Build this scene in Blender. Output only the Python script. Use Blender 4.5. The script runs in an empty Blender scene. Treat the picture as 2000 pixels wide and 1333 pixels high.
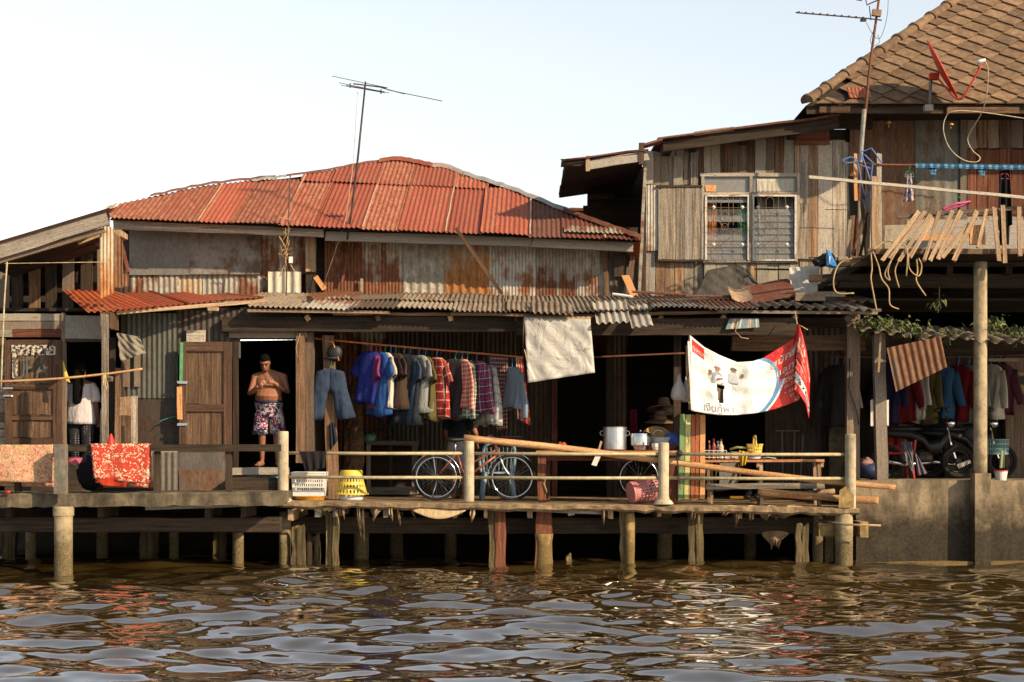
import bpy, math, random
import numpy as np
from mathutils import Vector, Matrix
random.seed(7)
R = math.radians
sc = bpy.context.scene
col = sc.collection

# ------------------------------------------------------------------ camera
F, CY, CZ, HY = 2970.0, -22.0, 1.67, 880.0      # focal length in px of the 2000 px wide picture, eye 1.67 m above water
cam = bpy.data.cameras.new('camera'); camo = bpy.data.objects.new('camera', cam); col.objects.link(camo)
camo.location = (0, CY, CZ); camo.rotation_euler = (R(90), 0, 0)
cam.sensor_width = 36; cam.lens = 36*F/2000; cam.shift_y = (HY-666.5)/2000; cam.clip_end = 2000
sc.camera = camo

# ------------------------------------------------------------------ sky, sun, exposure
SUN_EL, SUN_AZ = 29, 52                          # degrees; azimuth to the right of straight behind the camera
world = bpy.data.worlds.new('World'); sc.world = world; world.use_nodes = True
wn = world.node_tree; wn.nodes.clear()
sky = wn.nodes.new('ShaderNodeTexSky'); sky.sky_type = 'NISHITA'; sky.sun_disc = False
sdir = Vector((math.sin(R(SUN_AZ))*math.cos(R(SUN_EL)), -math.cos(R(SUN_AZ))*math.cos(R(SUN_EL)), math.sin(R(SUN_EL))))
sky.sun_elevation = R(SUN_EL); sky.sun_rotation = math.atan2(sdir.x, sdir.y)
sky.dust_density = 0.5; sky.air_density = 1.5; sky.ozone_density = 2.5
hsv = wn.nodes.new('ShaderNodeHueSaturation'); hsv.inputs['Saturation'].default_value = 0.36; hsv.inputs['Value'].default_value = 1.0
bg = wn.nodes.new('ShaderNodeBackground'); bg.inputs['Strength'].default_value = 0.11
wo = wn.nodes.new('ShaderNodeOutputWorld')
wn.links.new(sky.outputs[0], hsv.inputs['Color']); wn.links.new(hsv.outputs[0], bg.inputs['Color']); wn.links.new(bg.outputs[0], wo.inputs['Surface'])
sl = bpy.data.lights.new('sun', 'SUN'); sl.energy = 4.6; sl.angle = R(0.6); sl.color = (1.0, 0.79, 0.53)
so = bpy.data.objects.new('sun', sl); col.objects.link(so)
so.rotation_euler = sdir.to_track_quat('Z', 'Y').to_euler()
sc.view_settings.view_transform = 'Standard'; sc.view_settings.look = 'None'
sc.view_settings.gamma = 1.0; sc.view_settings.exposure = 0.93
sc.render.engine = 'CYCLES'

# ------------------------------------------------------------------ helpers
def P(px, py, Y=0.0):
    k = (Y-CY)/F
    return Vector(((px-1000)*k, Y, CZ+(HY-py)*k))
def m_px(Y): return (Y-CY)/F
def rnd(a, b): return random.uniform(a, b)
WM = {}
def link(o, parent, M):
    col.objects.link(o)
    o.parent = parent
    o.matrix_basis = (WM[parent.name].inverted() @ M) if parent else M
    WM[o.name] = M
    return o
def tag(o, label, cat, group=None, kind=None):
    if label: o['label'] = label
    if cat: o['category'] = cat
    if group: o['group'] = group
    if kind: o['kind'] = kind
    return o
def thing(name, label, cat, loc, group=None, rotz=0.0):
    o = bpy.data.objects.new(name, None); o.empty_display_size = .1
    link(o, None, Matrix.Translation(Vector(loc)) @ Matrix.Rotation(rotz, 4, 'Z'))
    return tag(o, label, cat, group)
def part(name, parent, loc=None):            # an Empty part that groups pieces under a thing
    o = bpy.data.objects.new(name, None); o.empty_display_size = .1
    return link(o, parent, Matrix.Translation(Vector(loc)) if loc is not None else WM[parent.name].copy())

class MB:
    def __init__(s): s.v = []; s.f = []; s.uv = []
    def add(s, vs, fs, uvs=None):
        n = len(s.v); s.v += [Vector(p) for p in vs]; s.f += [tuple(i+n for i in f) for f in fs]
        s.uv += list(uvs) if uvs else [(0, 0)]*len(vs)
        return s
    def box(s, c, size, M=None):
        x, y, z = [q/2 for q in size]; c = Vector(c)
        vs = [Vector((a*x, b*y, d*z)) for a in (-1, 1) for b in (-1, 1) for d in (-1, 1)]
        vs = [(M @ q if M else q)+c for q in vs]
        return s.add(vs, [(0, 1, 3, 2), (4, 6, 7, 5), (0, 4, 5, 1), (2, 3, 7, 6), (0, 2, 6, 4), (1, 5, 7, 3)])
    def tube(s, pts, r, n=6, cap=True, flat=1.0):
        pts = [Vector(p) for p in pts]; k = len(pts)
        rs = r if isinstance(r, (list, tuple)) else [r]*k
        ref = None; rings = []
        for i in range(k):
            t = (pts[min(i+1, k-1)]-pts[max(i-1, 0)])
            t = t.normalized() if t.length > 1e-9 else Vector((0, 0, 1))
            if ref is None:
                a = Vector((0, 0, 1)) if abs(t.z) < .9 else Vector((0, 1, 0))
                ref = (a-t*a.dot(t)).normalized()
            else:
                ref = (ref-t*ref.dot(t)); ref = ref.normalized() if ref.length > 1e-6 else t.orthogonal().normalized()
            b = t.cross(ref)
            rings.append([pts[i]+(ref*math.cos(2*math.pi*j/n)+b*math.sin(2*math.pi*j/n)*flat)*rs[i] for j in range(n)])
        vs = [p for q in rings for p in q]
        fs = [(i*n+j, i*n+(j+1) % n, (i+1)*n+(j+1) % n, (i+1)*n+j) for i in range(k-1) for j in range(n)]
        if cap: fs += [tuple(reversed(range(n))), tuple((k-1)*n+j for j in range(n))]
        return s.add(vs, fs)
    def loft(s, rings, cap=True, closed=True, uvs=None):
        k, n = len(rings), len(rings[0])
        vs = [p for q in rings for p in q]
        m = n if closed else n-1
        fs = [(i*n+j, i*n+(j+1) % n, (i+1)*n+(j+1) % n, (i+1)*n+j) for i in range(k-1) for j in range(m)]
        if cap: fs += [tuple(reversed(range(n))), tuple((k-1)*n+j for j in range(n))]
        return s.add(vs, fs, uvs)
    def lathe(s, prof, c=(0, 0, 0), n=16, M=None, cap=True):
        c = Vector(c); rings = []
        for (r, z) in prof:
            q = [Vector((r*math.cos(2*math.pi*j/n), r*math.sin(2*math.pi*j/n), z)) for j in range(n)]
            rings.append([(M @ p if M else p)+c for p in q])
        return s.loft(rings, cap)
    def grid(s, fn, nu, nv, skip=None, wrap=False):
        vs = []; uvs = []
        for j in range(nv+1):
            for i in range(nu+1):
                vs.append(fn(i/nu, j/nv)); uvs.append((i/nu, j/nv))
        fs = []
        for j in range(nv):
            for i in range(nu):
                if skip and skip((i+.5)/nu, (j+.5)/nv): continue
                a = j*(nu+1)+i; fs.append((a, a+1, a+nu+2, a+nu+1))
        return s.add(vs, fs, uvs)
    def ball(s, c, r, n=10, m=7, sc3=(1, 1, 1)):
        c = Vector(c); rings = []
        for i in range(m+1):
            a = math.pi*(i/m)*.98+.01*math.pi
            rings.append([c+Vector((r*sc3[0]*math.sin(a)*math.cos(2*math.pi*j/n), r*sc3[1]*math.sin(a)*math.sin(2*math.pi*j/n), r*sc3[2]*math.cos(a))) for j in range(n)])
        return s.loft(rings)
    def torus(s, c, Rr, r, ax=Vector((0, 1, 0)), n=40, m=6, a0=0, a1=360):
        ax = ax.normalized(); u = ax.orthogonal().normalized(); w = ax.cross(u)
        if abs(ax.y) > .9: u, w = Vector((1, 0, 0)), Vector((0, 0, 1))
        full = abs(a1-a0) >= 360; k = n if full else n+1; rings = []
        for i in range(k):
            a = R(a0+(a1-a0)*i/n); d = u*math.cos(a)+w*math.sin(a)
            rings.append([Vector(c)+d*(Rr+r*math.cos(2*math.pi*j/m))+ax*r*math.sin(2*math.pi*j/m) for j in range(m)])
        if full: rings.append(rings[0])
        return s.loft(rings, cap=not full)
def obj(name, mb, mat, parent=None, M=None, smooth=False, label=None, cat=None, group=None, kind=None, solid=0, sub=0):
    if M is None:
        xs = [p.x for p in mb.v]; ys = [p.y for p in mb.v]; zs = [p.z for p in mb.v]
        M = Matrix.Translation(((min(xs)+max(xs))/2, (min(ys)+max(ys))/2, min(zs)))
    Mi = M.inverted()
    me = bpy.data.meshes.new(name)
    me.from_pydata([tuple(Mi @ p) for p in mb.v], [], mb.f)
    uvl = me.uv_layers.new(name='UVMap')
    li = np.zeros(len(me.loops), dtype=np.int32); me.loops.foreach_get('vertex_index', li)
    uvl.data.foreach_set('uv', np.array(mb.uv, dtype=np.float32)[li].ravel())
    if smooth: me.polygons.foreach_set('use_smooth', [True]*len(me.polygons))
    if mat: me.materials.append(mat)
    o = bpy.data.objects.new(name, me)
    link(o, parent, M)
    if solid:
        md = o.modifiers.new('thickness', 'SOLIDIFY'); md.thickness = solid; md.offset = 0
    if sub:
        md = o.modifiers.new('smooth', 'SUBSURF'); md.levels = sub; md.render_levels = sub
    tag(o, label, cat, group, kind)
    return o
def frame(o, x, z):
    x = Vector(x).normalized(); z = Vector(z); z = (z-x*z.dot(x)).normalized(); y = z.cross(x)
    M = Matrix.Identity(4)
    for i in range(3): M[i][0] = x[i]; M[i][1] = y[i]; M[i][2] = z[i]; M[i][3] = o[i]
    return M
FR = Vector((0, -1, 0))
def plank(p0, p1, w, t, mat, parent=None, name='plank', n=FR, seg=4, jit=.05, rag=.012, bow=.004, **k):
    p0, p1 = Vector(p0), Vector(p1); L = (p1-p0).length
    M = frame(p0, p1-p0, n); vs = []
    for i in range(seg+1):
        x = L*i/seg; b = rnd(-bow, bow); e = rnd(-bow, bow)*.6
        for (sy, sz) in ((-1, -1), (1, -1), (1, 1), (-1, 1)):
            ex = rnd(-rag, rag) if i in (0, seg) else 0
            vs.append(M @ Vector((x+ex, sy*w/2*(1+rnd(-jit, jit))+b, sz*t/2+e)))
    fs = [(i*4+j, i*4+(j+1) % 4, (i+1)*4+(j+1) % 4, (i+1)*4+j) for i in range(seg) for j in range(4)]
    fs += [(3, 2, 1, 0), (seg*4, seg*4+1, seg*4+2, seg*4+3)]
    return obj(name, MB().add(vs, fs), mat, parent, M, **k)
def rp(x0, y0, x1, y1, Y, t, mat, parent=None, name='plank', **k):        # plank covering a rectangle seen at (x0..x1, y0..y1), front face at depth Y
    s = m_px(Y)
    if abs(x1-x0)*k.pop('bias', 1) > abs(y1-y0):
        a, b, w = P(x0, (y0+y1)/2, Y), P(x1, (y0+y1)/2, Y), abs(y1-y0)*s
    else:
        a, b, w = P((x0+x1)/2, y1, Y), P((x0+x1)/2, y0, Y), abs(x1-x0)*s
    d = Vector((0, t/2, 0))
    return plank(a+d, b+d, w, t, mat, parent, name, **k)
def lp(xa, ya, xb, yb, wpx, Y, t, mat, parent=None, name='plank', Yb=None, **k):
    Yb = Y if Yb is None else Yb
    return plank(P(xa, ya, Y), P(xb, yb, Yb), wpx*m_px(Y), t, mat, parent, name, **k)
def rope(pts, r, mat, parent=None, name='rope', n=6, smooth=True, **k):
    return obj(name, MB().tube([p if isinstance(p, Vector) else P(*p) for p in pts], r, n), mat, parent, smooth=smooth, **k)
def smoothpts(pts, n=6):
    pts = [Vector(p) for p in pts]; out = []
    for i in range(len(pts)-1):
        p0, p1, p2, p3 = pts[max(i-1, 0)], pts[i], pts[i+1], pts[min(i+2, len(pts)-1)]
        for j in range(n):
            t = j/n
            out.append(.5*((2*p1)+(p2-p0)*t+(2*p0-5*p1+4*p2-p3)*t*t+(3*p1-p0-3*p2+p3)*t**3))
    return out+[pts[-1]]
def sheet(o, u, v, W, L, mat, parent=None, name='corrugated_sheet', pitch=.076, amp=.010, top=None, bot=None, nv=5, bend=.012, lip=0.0, ph=None, **k):
    u = Vector(u).normalized(); v = Vector(v).normalized(); n = u.cross(v).normalized()
    M = Matrix.Identity(4)
    for i in range(3): M[i][0] = u[i]; M[i][1] = v[i]; M[i][2] = n[i]; M[i][3] = o[i]
    nu = max(6, int(W/pitch*6)); a, b, c = rnd(-1, 1), rnd(-1, 1), rnd(0, 6); ph = rnd(0, 6) if ph is None else ph
    def fn(s, t):
        x = s*W; y0 = top(x) if top else 0.0; y1 = bot(x) if bot else L
        y = y0+(y1-y0)*t
        z = amp*math.sin(2*math.pi*x/pitch+ph)+bend*(a*math.sin(3*s+c)+b*math.sin(2.2*t*max(L, .5)+c))
        if s > .96: z += lip*(s-.96)*25
        if s < .04: z += lip*(.04-s)*25
        return M @ Vector((x, y, z))
    return obj(name, MB().grid(fn, nu, nv), mat, parent, M, smooth=True, **k)
def wsheet(x0, y0, x1, y1, Y, mat, parent=None, ytop2=None, ybot2=None, **k):   # vertical corrugated sheet filling a rectangle seen on a wall at depth Y
    s = m_px(Y); o = P(x0, y0, Y)
    W = (x1-x0)*s; L = (y1-y0)*s
    top = (lambda x: ((ytop2-y0)*s)*x/W) if ytop2 is not None else None
    bot = (lambda x: L+((ybot2-y1)*s)*x/W) if ybot2 is not None else None
    return sheet(o, (1, 0, 0), (0, 0, -1), W, L, mat, parent, top=top, bot=bot, **k)
def box_px(x0, y0, x1, y1, Y, d, mat, parent=None, name='block', **k):
    a, b = P(x0, y1, Y), P(x1, y0, Y)
    return obj(name, MB().box(((a.x+b.x)/2, Y+d/2, (a.z+b.z)/2), (abs(b.x-a.x), d, abs(b.z-a.z))), mat, parent, **k)
def copy_tree(o, parent, M):
    c = o.copy(); old = WM[o.name]
    link(c, parent, M)
    for ch in o.children: copy_tree(ch, c, M @ old.inverted() @ WM[ch.name])
    return c

# ------------------------------------------------------------------ materials
def lin(r, g, b):
    f = lambda c: (c/255/12.92) if c/255 <= .04045 else ((c/255+.055)/1.055)**2.4
    return (f(r)*.74, f(g)*.74, f(b)*.74, 1)
class Mat:
    def __init__(s, name, rough=.8, metal=0, spec=.3):
        s.m = bpy.data.materials.new(name); s.m.use_nodes = True; s.nt = s.m.node_tree
        s.b = s.nt.nodes['Principled BSDF']
        s.b.inputs['Roughness'].default_value = rough; s.b.inputs['Metallic'].default_value = metal
        s.b.inputs['Specular IOR Level'].default_value = spec
    def n(s, t, ins=None, **props):
        x = s.nt.nodes.new('ShaderNode'+t)
        for a, b in props.items(): setattr(x, a, b)
        for a, b in (ins or {}).items(): s.set(x.inputs[a], b)
        return x
    def set(s, sock, v):
        if isinstance(v, bpy.types.NodeSocket): s.nt.links.new(v, sock)
        else: sock.default_value = v
    def math(s, op, a, b=0.0, c=None, clamp=False):
        x = s.n('Math', {0: a, 1: b}, operation=op, use_clamp=clamp)
        if c is not None: s.set(x.inputs[2], c)
        return x.outputs[0]
    def mix(s, f, a, b, mode='MIX'):
        x = s.n('Mix', data_type='RGBA', blend_type=mode)
        s.set(x.inputs[0], f); s.set(x.inputs[6], a); s.set(x.inputs[7], b)
        return x.outputs[2]
    def ramp(s, f, stops, interp='LINEAR'):
        x = s.n('ValToRGB', {0: f}); cr = x.color_ramp; cr.interpolation = interp
        while len(cr.elements) < len(stops): cr.elements.new(.5)
        for e, (p, c) in zip(cr.elements, stops): e.position = p; e.color = c if len(c) == 4 else (*c, 1)
        return x.outputs[0]
    def coords(s, scale=(1, 1, 1), kind='Object', shift=True):
        tc = s.n('TexCoord').outputs[kind]
        if shift:
            oi = s.n('ObjectInfo').outputs['Random']
            cx = s.n('CombineXYZ', {0: s.math('MULTIPLY', oi, 37.0), 1: s.math('MULTIPLY', oi, 71.0), 2: s.math('MULTIPLY', oi, 13.0)})
            tc = s.n('VectorMath', {0: tc, 1: cx.outputs[0]}, operation='ADD').outputs[0]
        return s.n('Mapping', {'Vector': tc, 'Scale': scale}).outputs[0]
    def noise(s, vec, scale=1.0, detail=4, rough=.6, dist=0.0):
        return s.n('TexNoise', {'Vector': vec, 'Scale': scale, 'Detail': detail, 'Roughness': rough, 'Distortion': dist}).outputs['Fac']
    def rand(s): return s.n('ObjectInfo').outputs['Random']
    def color(s, c): s.set(s.b.inputs['Base Color'], c); return s
    def bump(s, h, strength=.4, dist=.01):
        x = s.n('Bump', {'Height': h, 'Strength': strength, 'Distance': dist}); s.set(s.b.inputs['Normal'], x.outputs[0]); return s
G1 = lambda v: (v, v, v, 1)
def wood(name, dark, light, axis='X', v=(.65, 1.3), blot=.55, grey=None, rough=.85, gs=(1.3, 28, 28), paint=None):
    m = Mat(name, rough, 0, .2)
    sc_ = gs if axis == 'X' else ((gs[1], gs[2], gs[0]) if axis == 'Z' else (gs[1], gs[0], gs[2]))
    vec = m.coords(sc_); g = m.noise(vec, 1.0, 5, .65, .3)
    c = m.ramp(g, [(.34, dark), (.66, light)])
    big = m.noise(m.coords((1.1, 3.2, 3.2) if axis == 'X' else (3.2, 3.2, 1.1)), 1.6, 4, .6)
    c = m.mix(m.math('MULTIPLY', m.ramp(big, [(.38, G1(0)), (.68, G1(1))]), blot), c, dark)
    if grey:
        c = m.mix(m.ramp(m.math('FRACT', m.math('MULTIPLY', m.rand(), 7.31)), [(.3, G1(0)), (.9, G1(1))]), c, m.mix(g, grey, tuple(min(1, q*1.7) for q in grey[:3])+(1,)))
    if paint:
        pn = m.noise(m.coords((2, 9, 9) if axis == 'X' else (9, 9, 2)), 1.3, 6, .7)
        c = m.mix(m.ramp(pn, [(.36, G1(0)), (.44, G1(1))]), c, paint)
    val = m.n('MapRange', {'Value': m.rand(), 'To Min': v[0], 'To Max': v[1]}).outputs[0]
    c = m.n('HueSaturation', {'Color': c, 'Value': val}).outputs[0]
    crack = m.noise(m.coords(tuple(q*1.6 for q in sc_)), 1.7, 3, .7)
    c = m.mix(m.ramp(crack, [(.30, G1(1)), (.36, G1(0))]), c, tuple(q*.35 for q in dark[:3])+(1,))
    grit = m.noise(m.coords(tuple(q*.8+8 for q in sc_)), 3.0, 3, .7)
    c = m.n('HueSaturation', {'Color': c, 'Value': m.n('MapRange', {'Value': grit, 'From Min': .3, 'From Max': .7, 'To Min': .62, 'To Max': 1.34}).outputs[0]}).outputs[0]
    m.color(c).bump(m.math('ADD', g, m.math('MULTIPLY', crack, .6)), .6, .008)
    return m.m
def tin(name, base, rust, amt=.5, rust2=None, rough=.6, metal=.25, streak=(7, .9, 7), v=(.8, 1.15), low=0.0):
    # sheet metal: local x across, y along the sheet; rust in streaks that run down the sheet
    m = Mat(name, rough, metal, .3)
    s1 = m.noise(m.coords(streak), 1.0, 6, .62, .2); s2 = m.noise(m.coords((3, 3, 3)), 1.3, 5, .65)
    f = m.math('ADD', m.math('MULTIPLY', s1, .6), m.math('MULTIPLY', s2, .45))
    f = m.math('ADD', f, m.math('MULTIPLY', m.math('SUBTRACT', m.math('FRACT', m.math('MULTIPLY', m.rand(), 5.7)), .5), .22))
    if low:
        y = m.n('SeparateXYZ', {0: m.n('TexCoord').outputs['Object']}).outputs[1]
        f = m.math('ADD', f, m.math('MULTIPLY', y, low))
    k = .5+.28*(.5-amt)
    msk = m.ramp(f, [(k-.05, G1(0)), (k+.07, G1(1))])
    rc = m.ramp(m.noise(m.coords((9, 3, 9)), 2.0, 6, .7), [(.3, rust), (.7, rust2 or tuple(min(1, q*1.9) for q in rust[:3])+(1,))])
    bc = m.mix(m.ramp(s1, [(.3, G1(0)), (.7, G1(1))]), tuple(q*.72 for q in base[:3])+(1,), base)
    c = m.mix(msk, bc, rc)
    c = m.n('HueSaturation', {'Color': c, 'Value': m.n('MapRange', {'Value': m.rand(), 'To Min': v[0], 'To Max': v[1]}).outputs[0]}).outputs[0]
    grit = m.noise(m.coords((26, 7, 26)), 1.6, 4, .7)
    c = m.n('HueSaturation', {'Color': c, 'Value': m.n('MapRange', {'Value': grit, 'From Min': .3, 'From Max': .7, 'To Min': .7, 'To Max': 1.25}).outputs[0]}).outputs[0]
    m.color(c); m.set(m.b.inputs['Metallic'], m.math('MULTIPLY', m.math('SUBTRACT', 1.0, msk), metal))
    m.set(m.b.inputs['Roughness'], m.math('ADD', m.math('MULTIPLY', msk, .9-rough), rough))
    m.bump(m.noise(m.coords((30, 30, 30)), 1.0, 4, .6), .25, .004)
    return m.m
def plain(name, c, rough=.6, metal=0, spec=.35, dirt=.25, scale=14, bump=.15):
    m = Mat(name, rough, metal, spec)
    f = m.noise(m.coords((1, 1, 1)), scale, 5, .65)
    k = tuple(q*(1-dirt*1.6) for q in c[:3])+(1,)
    m.color(m.mix(m.ramp(f, [(.35, G1(0)), (.65, G1(1))]), k, c))
    if bump: m.bump(f, bump, .005)
    return m.m
def concrete(name, c1, c2, tide=None, algae=lin(60, 62, 40), wet=lin(42, 38, 32), scale=5, rough=.9, moss=0.35, vr=(.9, 1.1)):
    m = Mat(name, rough, 0, .25)
    vec = m.coords((1, 1, 1)); f = m.noise(vec, scale, 8, .68); g = m.noise(vec, scale*9, 4, .7); h = m.noise(m.coords((2.5, 2.5, .6)), 1.8, 5, .65)
    c = m.mix(m.ramp(f, [(.32, G1(0)), (.68, G1(1))]), c1, c2)
    c = m.mix(m.math('MULTIPLY', m.ramp(h, [(.45, G1(0)), (.66, G1(1))]), moss), c, wet)
    c = m.mix(m.math('MULTIPLY', m.ramp(g, [(.3, G1(1)), (.48, G1(0))]), .35), c, wet)
    if tide:          # growth left by the tide, up to the height it really reaches
        z = m.n('SeparateXYZ', {0: m.n('NewGeometry').outputs['Position']}).outputs[2]
        zz = m.math('ADD', z, m.math('MULTIPLY', m.math('SUBTRACT', f, .5), tide*.9))
        t = m.n('MapRange', {'Value': zz, 'From Min': tide*.55, 'From Max': tide*1.1, 'To Min': 1.0, 'To Max': 0.0}).outputs[0]
        c = m.mix(m.math('MULTIPLY', t, .92), c, m.mix(m.ramp(g, [(.4, G1(0)), (.62, G1(1))]), wet, algae))
    c = m.n('HueSaturation', {'Color': c, 'Value': m.n('MapRange', {'Value': m.rand(), 'To Min': vr[0], 'To Max': vr[1]}).outputs[0]}).outputs[0]
    m.color(c).bump(m.math('ADD', f, m.math('MULTIPLY', g, .6)), .6, .012)
    return m.m
def cloth(name, c, c2=None, rough=.95, sheen=True, vary=.25):
    m = Mat(name, rough, 0, .1)
    f = m.noise(m.coords((1, 1, 1)), 9, 4, .6)
    m.color(m.mix(f, tuple(q*(1-vary) for q in c[:3])+(1,), c2 or c))
    m.bump(m.noise(m.coords((1, 1, .3)), 15, 4, .6), .9, .03)
    return m.m
def plaid(name, base, us, vs, rough=.95, wash=.15):
    # us / vs: (period in UV units, start, end, colour, opacity)
    m = Mat(name, rough, 0, .1); uv = m.n('SeparateXYZ', {0: m.n('TexCoord').outputs['UV']}); c = base
    for axis, lst in ((0, us), (1, vs)):
        for (per, a, b, cc, op) in lst:
            t = m.math('FRACT', m.math('DIVIDE', uv.outputs[axis], per))
            f = m.math('MULTIPLY', m.math('MULTIPLY', m.math('GREATER_THAN', t, a), m.math('LESS_THAN', t, b)), op)
            c = m.mix(f, c, cc)
    f = m.noise(m.coords((1, 1, 1)), 7, 3, .6)
    m.color(m.mix(m.math('MULTIPLY', f, wash*2), c, tuple(q*.55 for q in base[:3])+(1,)))
    m.bump(m.noise(m.coords((1, 1, .3)), 15, 4, .6), .9, .03)
    return m.m
def floral(name, base, cols, scale=9, rough=.95, th=.32):
    m = Mat(name, rough, 0, .1); uv = m.n('TexCoord').outputs['UV']; c = base
    for i, cc in enumerate(cols):
        w = m.n('VectorMath', {0: uv, 1: (3.1*i, 1.7*i, 0)}, operation='ADD').outputs[0]
        w2 = m.n('VectorMath', {0: w, 1: m.n('TexNoise', {'Vector': w, 'Scale': scale*2.3, 'Detail': 2}).outputs['Color']}, operation='MULTIPLY_ADD')
        m.set(w2.inputs[0], m.n('TexNoise', {'Vector': w, 'Scale': scale*1.4, 'Detail': 3}).outputs['Color']); w2.inputs[1].default_value = (.12, .12, 0); m.set(w2.inputs[2], w)
        d = m.n('TexVoronoi', {'Vector': w2.outputs[0], 'Scale': scale*(1+.35*i)}, voronoi_dimensions='2D').outputs['Distance']
        c = m.mix(m.ramp(d, [(th-.05*i, G1(1)), (th-.05*i+.03, G1(0))]), c, cc)
    m.color(c); m.bump(m.noise(m.coords((1, 1, 1)), 12, 4, .55), .4, .012)
    return m.m
# ------------------------------------------------------------------ palette
W_GREY = wood('weathered_grey_wood', lin(98, 87, 76), lin(188, 172, 152), grey=lin(136, 128, 118), blot=.4)
W_BROWN = wood('brown_wood', lin(74, 54, 40), lin(140, 108, 82), grey=lin(112, 100, 88))
W_MIX = wood('mixed_weathered_boards', lin(100, 74, 56), lin(178, 144, 112), grey=lin(140, 132, 120), v=(.65, 1.35))
W_DARK = wood('dark_old_timber', lin(40, 33, 27), lin(82, 66, 52), blot=.5, v=(.75, 1.2))
W_WET = wood('river_worn_timber', lin(60, 52, 38), lin(138, 118, 78), blot=.6)
W_RED = wood('red_brown_timber', lin(78, 46, 34), lin(136, 84, 60), v=(.8, 1.2))
W_DOOR = wood('door_wood', lin(60, 42, 32), lin(104, 78, 60), blot=.45, v=(.9, 1.1), gs=(1.6, 34, 34))
W_DOORP = wood('worn_door_panel', lin(66, 46, 34), lin(124, 98, 74), blot=.5, v=(.9, 1.15), gs=(1.6, 34, 34))
W_TABLE = wood('worn_table_top', lin(150, 92, 60), lin(214, 156, 112), v=(.95, 1.05))
W_PALE = wood('pale_sawn_wood', lin(132, 106, 82), lin(192, 162, 128), v=(.85, 1.1), blot=.25)
W_BAMB = wood('bamboo', lin(150, 108, 70), lin(200, 158, 112), v=(.9, 1.1), blot=.2, gs=(1, 14, 14))
W_GREEN = wood('green_painted_board', lin(96, 76, 50), lin(150, 128, 90), paint=lin(116, 142, 94), v=(.95, 1.1))
W_LIME = wood('lime_painted_board', lin(110, 92, 60), lin(160, 140, 96), paint=lin(180, 176, 116), v=(.95, 1.1))
W_ORNG = wood('orange_painted_board', lin(120, 84, 56), lin(176, 132, 90), paint=lin(206, 148, 98), v=(.95, 1.1))
W_RUST = wood('red_painted_board', lin(110, 72, 48), lin(160, 110, 76), paint=lin(158, 92, 60), v=(.95, 1.1))
W_CREAM = wood('cream_painted_board', lin(120, 100, 72), lin(170, 146, 112), paint=lin(152, 143, 126), v=(.8, 1.1))
T_RED = tin('red_painted_roof_tin', lin(164, 84, 58), lin(110, 54, 40), .45, lin(176, 114, 84), rough=.7, metal=0, streak=(4.5, .5, 2), v=(.76, 1.16))
T_RED3 = tin('browned_roof_tin', lin(126, 70, 54), lin(88, 50, 40), .5, lin(126, 84, 66), rough=.7, metal=0, streak=(2.2, .5, 2), v=(.8, 1.1))
T_RED2 = tin('orange_red_awning_tin', lin(196, 96, 58), lin(140, 62, 38), .42, lin(190, 118, 74), rough=.7, metal=0, streak=(2, .6, 2), v=(.9, 1.1))
T_GALV = tin('galvanised_tin', lin(182, 175, 163), lin(92, 58, 40), .08, lin(146, 96, 60), metal=.15, low=.12)
T_RUSTY = tin('half_rusted_tin', lin(176, 166, 150), lin(84, 50, 36), .12, lin(132, 82, 54), metal=.12, low=.24)
T_ORNG = tin('orange_rusted_tin', lin(192, 172, 142), lin(136, 80, 42), .05, lin(196, 136, 80), metal=.1, low=.34)
T_FLAT = tin('stained_flat_tin', lin(146, 140, 130), lin(84, 72, 60), .1, lin(112, 88, 68), metal=.15, streak=(2, 1.4, 2))
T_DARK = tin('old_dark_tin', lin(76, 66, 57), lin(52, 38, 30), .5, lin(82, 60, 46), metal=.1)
T_GREY = tin('grey_fibre_roofing', lin(150, 134, 114), lin(88, 72, 58), .45, lin(134, 110, 84), rough=.85, metal=0, streak=(5, 1.5, 5))
T_BRN = tin('brown_hanging_tin', lin(124, 94, 74), lin(96, 62, 44), .6, lin(140, 100, 70), metal=.05)
C_SLAB = concrete('platform_concrete', lin(98, 80, 60), lin(166, 140, 106), None, moss=.6, scale=7)
C_WALL = concrete('quay_concrete', lin(112, 98, 78), lin(172, 150, 120), .92, lin(54, 46, 32), lin(28, 24, 19), scale=2.2, moss=.65)
C_POST = concrete('pale_concrete_post', lin(150, 136, 112), lin(206, 190, 160), None, scale=6, moss=.18)
C_PILE = concrete('concrete_pile', lin(128, 112, 88), lin(190, 170, 134), .55, lin(120, 104, 66), lin(62, 52, 40), scale=6, moss=.35)
C_CRUST = concrete('barnacled_pile', lin(110, 88, 58), lin(190, 160, 104), .5, lin(140, 116, 66), lin(60, 48, 30), scale=12, moss=.4)
C_LEFT = concrete('mossy_ledge', lin(66, 58, 46), lin(124, 110, 88), None, moss=.85, scale=5)  # real moss, plus darkening in place of missing shade over the walkway
C_LEFTP = concrete('shade_toned_square_post', lin(96, 90, 80), lin(140, 132, 118), None, scale=6, moss=.4)  # tone darkened to stand in for shade the walkway post lacks
C_TILE = concrete('cement_roof_tile', lin(100, 80, 60), lin(146, 118, 90), None, vr=(.68, 1.24), moss=.45, scale=9, wet=lin(84, 60, 44))
PIPE = plain('painted_rail_pipe', lin(186, 170, 132), .55, .1)
STEEL = plain('dark_steel', lin(70, 58, 52), .5, .6)
RUSTST = plain('rusty_steel', lin(120, 72, 48), .8, .1)
ALU = plain('aluminium', lin(206, 206, 206), .3, .9, dirt=.12, bump=.05)
CHROME = plain('chrome', lin(220, 220, 222), .16, 1.0, dirt=.1, bump=0)
RUBBER = plain('black_rubber', lin(30, 28, 27), .85)
BLACK = plain('black_plastic', lin(28, 27, 28), .55)
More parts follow.
